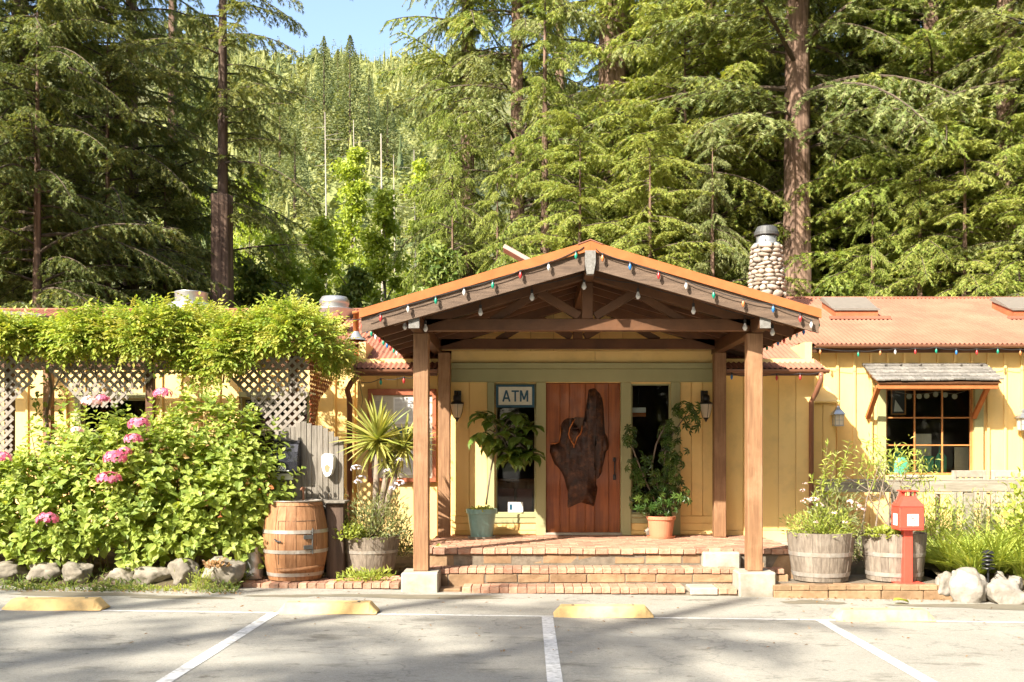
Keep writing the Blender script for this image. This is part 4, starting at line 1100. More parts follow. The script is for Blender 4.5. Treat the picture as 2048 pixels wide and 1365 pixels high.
part('faucet', MB().tube([(bxc + .05, byc + .20, 1.03), (bxc + .05, byc + .20, 1.16), (bxc + .05, byc + .15, 1.19), (bxc + .05, byc + .08, 1.165)], .013, 8).box(bxc + .02, bxc + .08, byc + .19, byc + .21, 1.17, 1.19, .004), MAT['gutter'], bar, True)
def on_barrel(px, z, out=.012):
    x = WX(px, byc - .37); a = math.acos(max(-1, min(1, (x - bxc) / BR(z)))); r = BR(z) + out
    return Vector((bxc + r * math.cos(a), byc - r * math.sin(a), z))
hg = MB()
hg.tube([on_barrel(621, .72), on_barrel(621, .55), on_barrel(621, .42)], .009, 6)
hg.beam(on_barrel(606, .62), on_barrel(621, .62), .012, .05, .003, (0, 0, 1)).beam(on_barrel(606, .50), on_barrel(621, .50), .012, .05, .003)
part('door_hinge', hg, MAT['steel_dark'], bar)
part('latch', MB().tube([on_barrel(550, .60), on_barrel(555, .575, .02), on_barrel(564, .57, .02)], .010, 6), MAT['black'], bar)
seams = MB()
for (pa, za, pb, zb2) in ((556, .81, 556, .30), (556, .81, 640, .81), (548, .245, 640, .275)):
    seams.tube([on_barrel(pa + (pb - pa) * q / 8, za + (zb2 - za) * q / 8, -.001) for q in range(9)], .0035, 5)
part('door_seam', seams, MAT['bark_dark'], bar)
part('door_kick_rail', MB().tube([on_barrel(556 + q * 10, .225 + .004 * q, .004) for q in range(9)], [.01] + [.024] * 7 + [.01], 6), MAT['oak'], bar, True)
# side shelf and the picket back board
part('side_shelf', MB().box(bxc + .25, bxc + .60, byc + .0, byc + .33, 1.0, 1.03, .006), MAT['picket'], bar)
part('shelf_cabinet', MB().box(bxc + .36, bxc + .57, byc + .06, byc + .32, .06, .995, .006), MAT['bark_dark'], bar)
bk = thing('picket_back_board', 'weathered grey picket board with arched top behind the wash barrel', 'fence panel', (bxc + .15, 12.43, .1))
x = WX(548, 12.43)
k = 0; X1 = WX(688, 12.43)
while x < X1 - .02:
    w = random.uniform(.055, .085); w = min(w, X1 - x); u = (x + w / 2 - WX(548, 12.43)) / (X1 - WX(548, 12.43))
    top = WZ(880, 12.43) + .21 * max(0, math.sin(math.pi * min(1, u * 1.05) ** .9)) + random.uniform(-.02, .02)
    part('picket', MB().box(x + .002, x + w - .002, 12.42 + random.uniform(-.004, .004), 12.445, .12, top, .005), MAT['picket'], bk); x += w
part('back_rail', MB().box(WX(548, 12.43), X1, 12.447, 12.485, 1.1, 1.18, .004), MAT['picket'], bk)
part('back_rail', MB().box(WX(548, 12.43), X1, 12.447, 12.485, 1.6, 1.68, .004), MAT['picket'], bk)
# paper towel dispenser
dx0, dx1, dz0, dz1 = WX(541, 12.25), WX(596, 12.25), WZ(948, 12.25), WZ(881, 12.25)
pd = thing('towel_dispenser', 'smoked black paper towel dispenser on the picket board', 'dispenser', ((dx0 + dx1) / 2, 12.3, dz0))
prof = [(12.415, dz0), (12.27, dz0), (12.215, dz0 + .03), (12.205, dz0 + .15), (12.225, dz0 + .27), (12.275, dz0 + .365), (12.35, dz1), (12.415, dz1)]
part('body', MB().prism(prof, lambda u, v: (dx0, u, v), lambda u, v: (dx1, u, v)), MAT['plastic_black'], pd)
part('towel', MB().box(dx0 + .035, dx1 - .07, 12.30, 12.303, dz0 - .075, dz0 + .01), MAT['white'], pd)
lettering('600', .062, ((dx0 + dx1) / 2 - .02, 12.2065, dz0 + .07), MAT['white'], pd, 1.15, .002)
part('print', MB().box(dx0 + .05, dx0 + .085, 12.206, 12.2085, dz0 + .05, dz0 + .085).box(dx0 + .10, dx1 - .10, 12.2095, 12.212, dz0 + .034, dz0 + .042), MAT['white'], pd)
# soap dispenser
sx, sz0, sz1 = WX(656, 12.36), WZ(953, 12.36), WZ(908, 12.36)
sd = thing('soap_dispenser', 'white wall soap dispenser on the picket board', 'dispenser', (sx, 12.36, sz0))
out = [(-.085, sz1 - .05), (-.07, sz1 - .015), (-.04, sz1), (.04, sz1), (.07, sz1 - .015), (.088, sz1 - .05), (.08, sz0 + .11), (.055, sz0 + .03), (.02, sz0), (-.025, sz0), (-.055, sz0 + .04), (-.08, sz0 + .12)]
part('body', MB().prism(out, lambda u, v: (sx + u * .85, 12.31, v * 1 + 0), lambda u, v: (sx + u, 12.418, v)), MAT['white'], sd)
part('window', MB().prism([(-.035, sz0 + .12), (.0, sz0 + .15), (.035, sz0 + .12), (.015, sz0 + .05), (-.02, sz0 + .05)], lambda u, v: (sx + u, 12.306, v), lambda u, v: (sx + u, 12.312, v)), MAT['terracotta'], sd)
# steel bin
wx_, wy_ = WX(506, 12.0), 12.0
bn = thing('waste_bin', 'slim steel waste bin between the boulder and the oak barrel', 'waste bin', (wx_, wy_, .09))
part('body', MB().lathe([(0, .095), (.115, .095), (.118, .11), (.132, .52), (.137, .525), (.137, .535), (.128, .535), (.112, .12), (0, .115)], (wx_, wy_, 0), 28), MAT['steel'], bn, True)
part('liner', MB().lathe([(.126, .50), (.140, .545), (.139, .53), (.1, .45), (0, .43)], (wx_, wy_, 0), 28), MAT['plastic_black'], bn, True)

# ---- half barrel planters
def half_barrel(x, y, z, h, r0, r1, lab, hz):
    t = thing('half_barrel_planter', lab, 'planter', (x, y, z), 'half barrel planters')
    P = [(r0 + (r1 - r0) * (u ** .8), z + h * u) for u in np.linspace(0, 1, 6)]
    staves(t, x, y, P, 24, 'stave', .003, .025)
    f = lambda u: r0 + (r1 - r0) * (u ** .8)
    hoops(t, x, y, [(z + h * u, f(u), f(u + .09)) for u in hz], h * .085)
    part('potting_soil', MB().lathe([(r1 - .03, z + h - .05), (r1 * .5, z + h - .02), (0, z + h - .01)], (x, y, 0), 24), MAT['soil'], t)
    part('base', MB().lathe([(r0 - .03, z + .02), (0, z + .02)], (x, y, 0), 24), MAT['stave'], t)
    return t
PL = (WX(741, 12.45), 12.45, .16); PA = (WX(1641, 11.92), 11.92, .10); PB_ = (WX(1788, 11.95), 11.95, .10)
half_barrel(*PL, .42, .29, .37, 'weathered half barrel planter with the yucca beside the left porch post', (.52,))
half_barrel(*PA, .57, .315, .40, 'weathered half barrel planter with pink flowers right of the porch', (.10, .52))
half_barrel(*PB_, .56, .315, .375, 'weathered half barrel planter with bare stems behind the red ash box', (.10, .52))

# ---- red ash box on a post
rx0, rx1, ry0, ry1 = 4.275, 4.56, 11.45, 11.72
rb = thing('ash_box', 'red metal cigarette ash box on a post in front of the half barrels', 'ash box', ((rx0 + rx1) / 2, 11.58, .09))
zt, zm, zr_ = WZ(1062, 11.45), WZ(1014, 11.45), WZ(997, 11.5)
cxr, cyr = (rx0 + rx1) / 2, (ry0 + ry1) / 2
part('box', MB().box(rx0, rx1, ry0, ry1, zt, zm, .008), MAT['redbox'], rb)
hb = [(rx0 - .005, ry0 - .005), (rx1 + .005, ry0 - .005), (rx1 + .005, ry1 + .005), (rx0 - .005, ry1 + .005)]; ht = [(cxr - .07, cyr - .07), (cxr + .07, cyr - .07), (cxr + .07, cyr + .07), (cxr - .07, cyr + .07)]
part('hood', MB().add([(*p, zm + .001) for p in hb] + [(*p, zr_ + .02) for p in ht], [(0, 1, 5, 4), (1, 2, 6, 5), (2, 3, 7, 6), (3, 0, 4, 7), (4, 5, 6, 7), (3, 2, 1, 0)]), MAT['redbox'], rb)
tp = MB().box(cxr - .095, cxr + .095, cyr - .095, cyr + .095, zr_ + .075, zr_ + .09, .004)
for sx_ in (-1, 1):
    for sy_ in (-1, 1): tp.box(cxr + sx_ * .06 - .008, cxr + sx_ * .06 + .008, cyr + sy_ * .06 - .008, cyr + sy_ * .06 + .008, zr_ + .02, zr_ + .075)
part('lid', tp, MAT['redbox'], rb)
part('lid_strap', MB().beam((cxr - .12, cyr, zm + .02), (cxr - .06, cyr, zr_ + .085), .06, .008, .002, (0, 1, 0)), MAT['redbox'], rb)
part('post', MB().box(cxr - .06, cxr + .045, cyr - .05, cyr + .05, .10, zt, .006), MAT['redbox'], rb)
part('base_plate', MB().box(cxr - .16, cxr + .15, cyr - .14, cyr + .14, .098, .112, .003), MAT['redbox'], rb)
lx0, lx1, lz0, lz1 = cxr - .055, cxr + .075, zt + .055, zt + .19
st = part('sticker', MB().box(lx0, lx1, ry0 - .003, ry0 - .0005, lz0, lz1), MAT['white'], rb)
lxm, lzm = (lx0 + lx1) / 2, lz0 + .085
ring = MB().lathe([(.034, -.001), (.034, .001), (.028, .001), (.028, -.001), (.034, -.001)], (lxm, ry0 - .0042, lzm), 24, (0, 1, 0))
ring.beam((lxm - .022, ry0 - .0042, lzm + .02), (lxm + .022, ry0 - .0042, lzm - .02), .002, .006, 0)
part('symbol', ring, MAT['redbox'], st)
part('cigarette', MB().box(lxm - .022, lxm + .02, ry0 - .0045, ry0 - .0032, lzm - .004, lzm + .004), MAT['ink'], st)
for k in range(2): part('print_line', MB().box(lx0 + .02, lx1 - .02, ry0 - .0045, ry0 - .0032, lz0 + .016 + k * .014, lz0 + .021 + k * .014), MAT['grey'], st)
st2 = part('sticker', MB().box(rx0 - .003, rx0 - .0005, ry0 + .07, ry0 + .2, lz0, lz1), MAT['white'], rb)
part('cigarette', MB().box(rx0 - .0045, rx0 - .0032, ry0 + .12, ry0 + .15, lzm - .004, lzm + .004), MAT['ink'], st2)

# ---- boulders
def _facet(d, planes):
    p = d.copy()
    for n, o in planes:
        k = p.dot(n) - o
        if k > 0: p -= n * k * .9
    return p
def boulder(px0, px1, py0, py1, Y, m, lab, seed, depth=.8, name='boulder', grp=None, flat=1.0):
    x0, x1, z1, z0 = WX(px0, Y), WX(px1, Y), WZ(py0, Y), WZ(py1, Y)
    z0 = max(z0, -.08)
    c = Vector(((x0 + x1) / 2, Y + (x1 - x0) * depth * .5, (z0 + z1) / 2 - .03)); h = Vector(((x1 - x0) / 2, (x1 - x0) * depth / 2, (z1 - z0) / 2 + .04)) ; h.z *= 1.0 if m == 'rock' else .80
    bm = bmesh.new(); bmesh.ops.create_icosphere(bm, subdivisions=4, radius=1)
    s = Vector((seed * 3.1, seed * 1.7, seed))
    rr = random.Random(seed * 7 + 1)
    planes = [(Vector((rr.gauss(0, 1), rr.gauss(0, 1), rr.gauss(0, .8))).normalized(), rr.uniform(.62, .9)) for _ in range(13)]
    for v in bm.verts:
        d = v.co.normalized()
        f = 1 + .26 * mnoise.noise(d * 1.1 + s) + .12 * mnoise.noise(d * 2.6 + s) + .05 * mnoise.noise(d * 6 + s)
        cr = abs(mnoise.noise(d * 1.7 + s * 2)); f -= .05 * max(0, .12 - cr) / .12
        p = Vector((math.copysign(abs(d.x) ** .8, d.x), math.copysign(abs(d.y) ** .8, d.y), math.copysign(abs(d.z) ** .8, d.z)))
        p = _facet(p, planes) * f * 1.08
        v.co = Vector((c.x + p.x * h.x, c.y + p.y * h.y, c.z + p.z * h.z))
    me = bpy.data.meshes.new(name); bm.to_mesh(me); bm.free()
    me.polygons.foreach_set('use_smooth', [True] * len(me.polygons))
    o = link(name, me, MAT[m]); tag(o, lab, 'boulder', grp); return o
GB = 'boulders edging the beds'
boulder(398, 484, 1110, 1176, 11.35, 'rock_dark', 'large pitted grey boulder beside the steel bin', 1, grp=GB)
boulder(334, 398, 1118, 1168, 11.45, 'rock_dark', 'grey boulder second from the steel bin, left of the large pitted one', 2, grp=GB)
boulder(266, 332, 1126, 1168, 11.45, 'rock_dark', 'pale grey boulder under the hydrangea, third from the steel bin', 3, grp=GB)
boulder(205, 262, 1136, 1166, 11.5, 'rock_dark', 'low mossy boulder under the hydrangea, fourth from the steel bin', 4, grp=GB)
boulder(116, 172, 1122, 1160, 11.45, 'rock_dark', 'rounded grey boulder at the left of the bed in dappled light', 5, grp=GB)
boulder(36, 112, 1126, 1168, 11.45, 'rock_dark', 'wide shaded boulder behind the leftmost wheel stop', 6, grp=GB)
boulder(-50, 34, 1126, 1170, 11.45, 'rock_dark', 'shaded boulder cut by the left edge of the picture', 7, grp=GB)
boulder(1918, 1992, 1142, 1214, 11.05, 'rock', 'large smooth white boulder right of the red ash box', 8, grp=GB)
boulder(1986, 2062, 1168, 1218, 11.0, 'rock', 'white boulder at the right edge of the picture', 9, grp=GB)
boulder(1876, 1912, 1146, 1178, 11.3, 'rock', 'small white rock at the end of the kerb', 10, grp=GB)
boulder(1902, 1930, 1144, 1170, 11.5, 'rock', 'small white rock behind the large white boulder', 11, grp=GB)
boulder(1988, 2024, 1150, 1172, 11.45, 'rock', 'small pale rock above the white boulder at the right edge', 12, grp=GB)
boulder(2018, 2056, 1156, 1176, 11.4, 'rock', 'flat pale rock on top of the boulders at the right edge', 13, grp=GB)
boulder(1290, 1318, 1052, 1070, 13.8, 'rock_dark', 'small dark round stone beside the terracotta pot', 14)
# path light
lx, ly = WX(1976, 11.5), 11.5; pz = .08
plt = thing('path_light', 'black tiered garden path light in front of the strap-leaved clump', 'path light', (lx, ly, pz))
part('stake', MB().tube([(lx, ly, pz - .05), (lx, ly, pz + .24)], .012, 8), MAT['black'], plt)
for k in range(4):
    z = pz + .20 + k * .045
    part('louvre', MB().lathe([(.02, z + .03), (.06, z + .015), (.085 - .006 * k, z), (.08 - .006 * k, z - .005), (.02, z + .015)], (lx, ly, 0), 18), MAT['black'], plt, True)
part('top_cap', MB().lathe([(.07, pz + .375), (.05, pz + .40), (0, pz + .415)], (lx, ly, 0), 18), MAT['black'], plt, True)

# ---- roof exhaust fans
def fan(px0, px1, py0, py1, Y, lab, style):
    x = WX((px0 + px1) / 2, Y); r = (WX(px1, Y) - WX(px0, Y)) / 2; z1, z0 = WZ(py0, Y), WZ(py1, Y); h = z1 - z0
    zr = mroof(Y) - .05
    t = thing('exhaust_fan', lab, 'exhaust fan', (x, Y, zr), 'fans on the kitchen roof')
    part('curb', MB().box(x - r * .75, x + r * .75, Y - r * .75, Y + r * .75, zr - .15, z0 + .03, .01), MAT['steel'], t)
    if style:
        part('bowl', MB().lathe([(r * .55, z0 - .1), (r * .7, z0), (r * .93, z0 + h * .42), (r, z0 + h * .5), (r, z0 + h * .53), (r * .6, z0 + h * .54), (0, z0 + h * .53)], (x, Y, 0), 30), MAT['steel'], t, True)
        part('dome', MB().lathe([(r * .66, z0 + h * .54), (r * .68, z0 + h * .68), (r * .72, z0 + h * .7), (r * .72, z0 + h * .82), (r * .6, z0 + h * .95), (0, z0 + h)], (x, Y, 0), 30), MAT['steel'], t, True)
    else:
        part('bowl', MB().lathe([(r * .7, z0 - .1), (r * .98, z0), (r, z0 + h * .45), (r * .97, z0 + h * .47), (0, z0 + h * .42)], (x, Y, 0), 30), MAT['steel'], t, True)
        part('stack', MB().lathe([(r * .62, z0 + h * .40), (r * .64, z0 + h * .96), (r * .66, z0 + h), (r * .60, z0 + h), (r * .58, z0 + h * .6), (0, z0 + h * .6)], (x, Y, 0), 30), MAT['steel'], t, True)
fan(333, 433, 586, 632, 17.0, 'wide silver exhaust fan behind the vine at the left of the roof', 0)
fan(628, 710, 592, 650, 17.0, 'domed silver exhaust fan beside the porch roof vent pipe', 1)

# ---- pergola with diagonal lattice
PY = 12.92
pg = thing('pergola', 'timber pergola with grey diamond lattice arches along the left patio', 'pergola', (-5, PY, .3))
for px in (18, 300, 585):
    x = WX(px, PY + .06); part('post', MB().box(x - .05, x + .05, PY + .03, PY + .13, .2, 2.86, .006), MAT['beam'], pg)
for px in (97,):
    x = WX(px, 14.6); part('post', MB().box(x - .06, x + .06, 14.55, 14.67, .3, 2.86, .006), MAT['post'], pg)
part('front_beam', MB().box(-8.6, -2.85, PY + .03, PY + .13, 2.86, 3.0, .006), MAT['beam'], pg)
part('rear_beam', MB().box(-8.6, -2.85, 14.9, 15.0, 2.86, 2.99, .006), MAT['beam'], pg)
for k in range(9):
    x = -8.3 + k * .68; part('cross_beam', MB().box(x - .03, x + .03, PY - .1, 15.25, 3.002, 3.11, .005), MAT['beam'], pg)
def inside(poly, u, v):
    c = False; n = len(poly); j = n - 1
    for i in range(n):
        (xi, yi), (xj, yj) = poly[i], poly[j]
        if (yi > v) != (yj > v) and u < (xj - xi) * (v - yi) / (yj - yi) + xi: c = not c
        j = i
    return c
def lattice(poly, place, pitch=.125, w=.038, th=.007, name='lattice_slat', m='lattice'):
    us = [p[0] for p in poly]; vs_ = [p[1] for p in poly]; u0, u1, v0, v1 = min(us), max(us), min(vs_), max(vs_)
    for s, off in ((1, 0.0), (-1, th * 1.15)):
        c = u0 - (v1 - v0)
        while c < u1 + (v1 - v0):
            # slat line: u = c + s * (v - v0)  (for s = -1 start from c)
            run = None; N_ = 160
            for i in range(N_ + 2):
                v = v0 + (v1 - v0) * i / N_; u = c + s * (v - v0)
                ok = i <= N_ and inside(poly, u, v)
                if ok and run is None: run = (u, v)
                if not ok and run is not None:
                    e = (pu, pv)
                    if math.hypot(e[0] - run[0], e[1] - run[1]) > .05:
                        a, b_ = place(*run, off), place(*e, off); d = Vector(place(0, 0, 1)) - Vector(place(0, 0, 0))
                        part(name, MB().beam(a, b_, w, th, 0, d), MAT[m], pg)
                    run = None
                pu, pv = u, v
            c += pitch
lp = [(-60, 712), (616, 712), (614, 800), (600, 885), (552, 885), (546, 862), (500, 800), (455, 752), (430, 745), (330, 750), (285, 772), (238, 815), (178, 815), (88, 736), (28, 800), (24, 915), (-60, 915)]
lattice([(WX(a, PY), WZ(b_, PY)) for a, b_ in lp], lambda u, v, o: (u, PY + o, v))
xs_ = WX(614, PY)
sidep = [(PY + .02, WZ(712, PY)), (PY + 1.5, WZ(712, PY)), (PY + 1.5, 2.62), (PY + .6, 2.35), (PY + .12, 1.75), (PY + .02, 1.75)]
lattice(sidep, lambda u, v, o: (xs_ + .03 + o, u, v), m='redframe', name='shade_brown_side_slat')  # brown instead of grey: the side panel's shade is put into the slat colour

# ---- right patio: rail, chairs, table
rl = thing('patio_rail', 'weathered wooden patio rail with wide posts below the shuttered window', 'railing', (6.3, 13.75, .3))
RY = 13.75
rz1, rz0 = WZ(964, RY), WZ(985, RY)
part('top_rail', MB().box(WX(1638, RY), WX(1860, RY), RY, RY + .1, rz0, rz1, .008), MAT['rail'], rl)
part('top_rail', MB().box(WX(1860, RY) + .003, 9.5, RY, RY + .1, rz0 + .004, rz1 + .004, .008), MAT['rail'], rl)
part('cap_board', MB().box(WX(1638, RY), 9.5, RY + .03, RY + .22, rz1 + .006, rz1 + .03, .006), MAT['rail'], rl)
for px in (1648, 1795, 1940, 2085):
    x = WX(px, RY); part('rail_post', MB().box(x - .07, x + .07, RY + .02, RY + .08, .3, rz0 - .001, .006), MAT['rail'], rl)
for px in (1832, 2048):
    x = WX(px, RY); part('picket', MB().box(x - .03, x + .03, RY + .03, RY + .06, .36, rz0 - .001, .005), MAT['rail'], rl)
def teak_chair(x, y, rz, lab):
    t = thing('patio_chair', lab, 'chair', (x, y, .38), 'silvered teak chairs on the right patio')
    t.rotation_euler.z = rz
    def P(n, *d):
        o = part(n, MB().box(*d, .005), MAT['teak'], None); o.parent = t; return o
    for sx_ in (-1, 1):
        P('leg', sx_ * .24 - .025, sx_ * .24 + .025, -.24, -.19, 0, .62)
        P('leg', sx_ * .24 - .025, sx_ * .24 + .025, .19, .24, 0, .98)
        P('armrest', sx_ * .24 - .035, sx_ * .24 + .035, -.27, .19, .621, .645)
    P('seat', -.23, .23, -.24, .19, .40, .43)
    P('top_rail', -.215, .215, .195, .235, .88, .98)
    P('lower_rail', -.215, .215, .20, .23, .50, .55)
    for k in range(5): P('back_slat', -.185 + k * .0925 - .025, -.185 + k * .0925 + .025, .205, .225, .55, .88)
    return t
teak_chair(WX(1930, 14.55), 14.7, math.pi + .15, 'teak patio chair with slatted back under the right corner of the window')
teak_chair(WX(2022, 14.6), 14.8, math.pi - .1, 'teak patio chair with slatted back at the right edge of the picture')
tx, ty = WX(1822, 14.4), 14.4
tb = thing('patio_table', 'round silvered patio table behind the rail under the window', 'table', (tx, ty, .38))
part('tabletop', MB().lathe([(0, 1.255), (.30, 1.255), (.31, 1.27), (.31, 1.285), (.30, 1.295), (0, 1.295)], (tx, ty, 0), 32), MAT['teak'], tb)
part('pedestal', MB().lathe([(.22, .382), (.2, .41), (.04, .45), (.035, 1.2), (.12, 1.254)], (tx, ty, 0), 16), MAT['teak'], tb, True)
# left patio: high stools and table seen through the bushes
def stool(x, y, lab, h=.75):
    t = thing('bar_stool', lab, 'stool', (x, y, .38), 'dark stools on the left patio')
    part('seat', MB().lathe([(0, .38 + h - .04), (.17, .38 + h - .04), (.18, .38 + h), (0, .38 + h + .005)], (x, y, 0), 20), MAT['beam'], t)
    for sx_ in (-1, 1):
        for sy_ in (-1, 1): part('leg', MB().beam((x + sx_ * .19, y + sy_ * .19, .381), (x + sx_ * .11, y + sy_ * .11, .38 + h - .04), .04, .04, .004, (0, 1, 0)), MAT['beam'], t)
    part('footrest', MB().beam((x - .15, y - .15, .62), (x + .15, y - .15, .62), .02, .02, .002).beam((x - .15, y + .15, .62), (x + .15, y + .15, .62), .02, .02, .002), MAT['beam'], t)
stool(WX(297, 13.6), 13.6, 'dark wooden stool glimpsed under the hydrangea')
stool(WX(478, 13.5), 13.5, 'dark wooden stool left of the wash barrel')
stool(WX(352, 14.4), 14.4, 'dark wooden stool farther back under the pergola')
tt = thing('patio_table', 'orange-brown wooden table behind the wash barrel', 'table', (WX(520, 14.2), 14.2, .38))
tx0, tx1 = WX(440, 14.2), WX(560, 14.2)
part('tabletop', MB().box(tx0, tx1, 13.9, 14.5, 1.10, 1.15, .006), MAT['orange'], tt)
part('apron', MB().box(tx0 + .05, tx1 - .05, 13.95, 14.45, 1.0, 1.099, .004), MAT['orange'], tt)
for xx in (tx0 + .08, tx1 - .08):
    for yy in (13.98, 14.42): part('leg', MB().box(xx - .035, xx + .035, yy - .035, yy + .035, .382, .999, .005), MAT['orange'], tt)

# ---- things seen inside the wing window
IY = YM + .26
sh = thing('window_ledge', 'pale interior ledge behind the wing window', 'ledge', ((wx0 + wx1) / 2, IY, .4))
part('shelf', MB().box(wx0 - .1, wx1 + .1, YM + .13, YM + .55, wz0 - .06, wz0 - .02, .005), MAT['tan'], sh)
part('front', MB().box(wx0 - .1, wx1 + .1, YM + .14, YM + .17, .42, wz0 - .061), MAT['interior'], sh)
def vessel(name, px, r, prof, m, lab, cat, y=IY - .1):
    x = WX(px, y); z = wz0 - .018
    o = part(name, MB().lathe([(0, z), *[(r * a, z + b_) for a, b_ in prof], (0, z + prof[-1][1])], (x, y, 0), 20), MAT[m], None, True)
    tag(o, lab, cat, 'glassware behind the wing window')
vessel('glass_jug', 1797, .17, [(.8, 0), (1, .06), (1, .22), (.7, .32), (.35, .38), (.35, .44)], 'greenglass', 'squat green glass jug inside the wing window', 'jug')
vessel('glass_bottle', 1882, .085, [(1, 0), (1, .30), (.4, .38), (.35, .48)], 'greenglass', 'tall green glass bottle inside the wing window', 'bottle')
vessel('glass_vase', 1858, .075, [(.7, 0), (1, .15), (1.0, .32)], 'greenglass', 'green glass vase beside the tall bottle inside the wing window', 'vase')
o = part('pale_board', MB().box(WX(1832, IY), WX(1868, IY), IY + .1, IY + .115, wz0 - .018, WZ(868, IY), .002), MAT['tan'], None); tag(o, 'pale board leaning behind the glassware in the window', 'board')
o = part('frosted_screen', MB().box(WX(1906, IY), WX(1938, IY), IY - .05, IY - .04, wz0 - .018, WZ(895, IY), .002), MAT['tan'], None); tag(o, 'pale screen at the right of the window ledge', 'screen')
gl = thing('paper_garland', 'garland of pale paper discs across the top of the wing window', 'garland', (WX(1850, YM + .2), YM + .2, 2.3))
gp = [(WX(p, YM + .2), YM + .2, WZ(q, YM + .2)) for p, q in ((1790, 784), (1818, 789), (1838, 789), (1853, 788), (1871, 785), (1890, 786), (1909, 789), (1930, 783))]
part('thread', MB().tube(gp, .003, 4), MAT['tan'], gl)
for p in gp[1:-1]: part('disc', MB().lathe([(0, -.002), (.043, -.002), (.043, .002), (0, .002)], (p[0], p[1] - .006, p[2] - .035), 16, (0, 1, 0)), MAT['tan'], gl)
fx0, fx1, fz0, fz1 = WX(1782, YM + .3), WX(1812, YM + .3), WZ(830, YM + .3), WZ(778, YM + .3)
fp = thing('framed_picture', 'small framed picture of a white sail inside the wing window', 'picture', ((fx0 + fx1) / 2, YM + .3, fz0))
part('frame', MB().box(fx0, fx1, YM + .3, YM + .32, fz0, fz0 + .02).box(fx0, fx0 + .02, YM + .3, YM + .32, fz0 + .02, fz1).box(fx1 - .02, fx1, YM + .3, YM + .32, fz0 + .02, fz1), MAT['mullion'], fp)
part('canvas', MB().box(fx0 + .02, fx1 - .02, YM + .308, YM + .315, fz0 + .02, fz1), MAT['ink'], fp)
part('sail', MB().prism([(fx0 + .05, fz0 + .05), (fx1 - .04, fz0 + .05), (fx0 + .07, fz0 + .24)], lambda u, v: (u, YM + .304, v), lambda u, v: (u, YM + .3075, v)), MAT['white'], fp)

# ---- glimpses inside the entrance windows
ct = thing('reception_counter', 'dim wooden counter inside the left entrance window', 'counter', (-.15, 15.0, .4))
part('front', MB().box(-.75, .10, 14.9, 14.95, .41, 1.18, .004), MAT['oak'], ct)
part('top', MB().box(-.80, .14, 14.85, 15.3, 1.185, 1.225, .005), MAT['oak'], ct)
for k in range(3): part('panel', MB().box(-.70 + k * .265, -.47 + k * .265, 14.885, 14.899, .55, 1.08, .004), MAT['redframe'], ct)
bxo = thing('display_box', 'small white and orange box hung inside the right entrance window', 'box', (WX(1277, 14.5), 14.5, 2.1))
part('body', MB().box(WX(1264, 14.5), WX(1291, 14.5), 14.45, 14.55, WZ(826, 14.5), WZ(816, 14.5), .004), MAT['white'], bxo)
part('base', MB().box(WX(1264, 14.5), WX(1291, 14.5), 14.44, 14.56, WZ(834, 14.5), WZ(826.4, 14.5), .004), MAT['orange'], bxo)
part('hanger', MB().tube([(WX(1277, 14.5), 14.5, WZ(816, 14.5)), (WX(1277, 14.5), 14.5, 2.94)], .004, 5), MAT['dark'], bxo)
# hinge, seam and bolts of the ash box
part('seam', MB().box(rx0 - .002, rx1 + .002, ry0 - .0025, ry0 + .0, zt + .028, zt + .032), MAT['dark'], rb)
for xx in (rx0 + .02, rx1 - .02):
    for zz_ in (zt + .016, zm - .02):
        part('bolt', MB().lathe([(0, .004), (.006, .003), (.007, 0)], (xx, ry0 - .0005, zz_), 8, (0, -1, 0)), MAT['steel_dark'], rb)
part('hinge', MB().tube([(rx1 + .004, ry0 + .004, zt + .08), (rx1 + .004, ry0 + .004, zt + .16)], .006, 8), MAT['steel_dark'], rb)
# ------------------------------------------------------------------ leaves, flowers, plants
def norm(a): return a / np.maximum(np.linalg.norm(a, axis=-1, keepdims=True), 1e-9)
def T_diamond(w=.2, droop=.12, fold=.08):
    V = np.array([(0, 0, 0), (.45, -w, fold), (1, 0, -droop), (.45, w, fold)]); return V, np.array([(0, 1, 2), (0, 2, 3)])
def T_ovate(w=.36, droop=.18, fold=.12):
    V = np.array([(0, 0, 0), (.28, 0, .02), (.62, 0, -.02), (1, 0, -droop), (.22, -w * .78, fold), (.58, -w, fold * .9), (.85, -w * .45, 0), (.22, w * .78, fold), (.58, w, fold * .9), (.85, w * .45, 0)])
    F = [(0, 4, 1), (1, 4, 5), (1, 5, 2), (2, 5, 6), (2, 6, 3), (0, 1, 7), (1, 8, 7), (1, 2, 8), (2, 9, 8), (2, 3, 9)]
    return V, np.array(F)
def T_blade(w=.03, bend=.25, n=5):
    V, F = [], []
    for i in range(n + 1):
        t = i / n; ww = w * (1 - t) ** .6 * (.6 + .4 * min(1, t * 5)) if i < n else 0
        z = -bend * t * t; x = t * (1 - .15 * bend * t)
        V += [(x, -ww, z + ww * .5), (x, 0, z), (x, ww, z + ww * .5)]
    for i in range(n):
        a = i * 3
        F += [(a, a + 3, a + 1), (a + 1, a + 3, a + 4), (a + 1, a + 4, a + 2), (a + 2, a + 4, a + 5)]
    return np.array(V), np.array(F)
def T_merge(items):
    V, F, n = [], [], 0
    for v, f in items: V.append(v); F.append(f + n); n += len(v)
    return np.concatenate(V), np.concatenate(F)
def T_xf(t, pos, x, up, s):
    V, F = t; x = norm(np.array(x, float)); up = np.array(up, float); z = norm(up - x * up.dot(x)); y = np.cross(z, x)
    return np.array(pos) + s * (V[:, :1] * x + V[:, 1:2] * y + V[:, 2:] * z), F
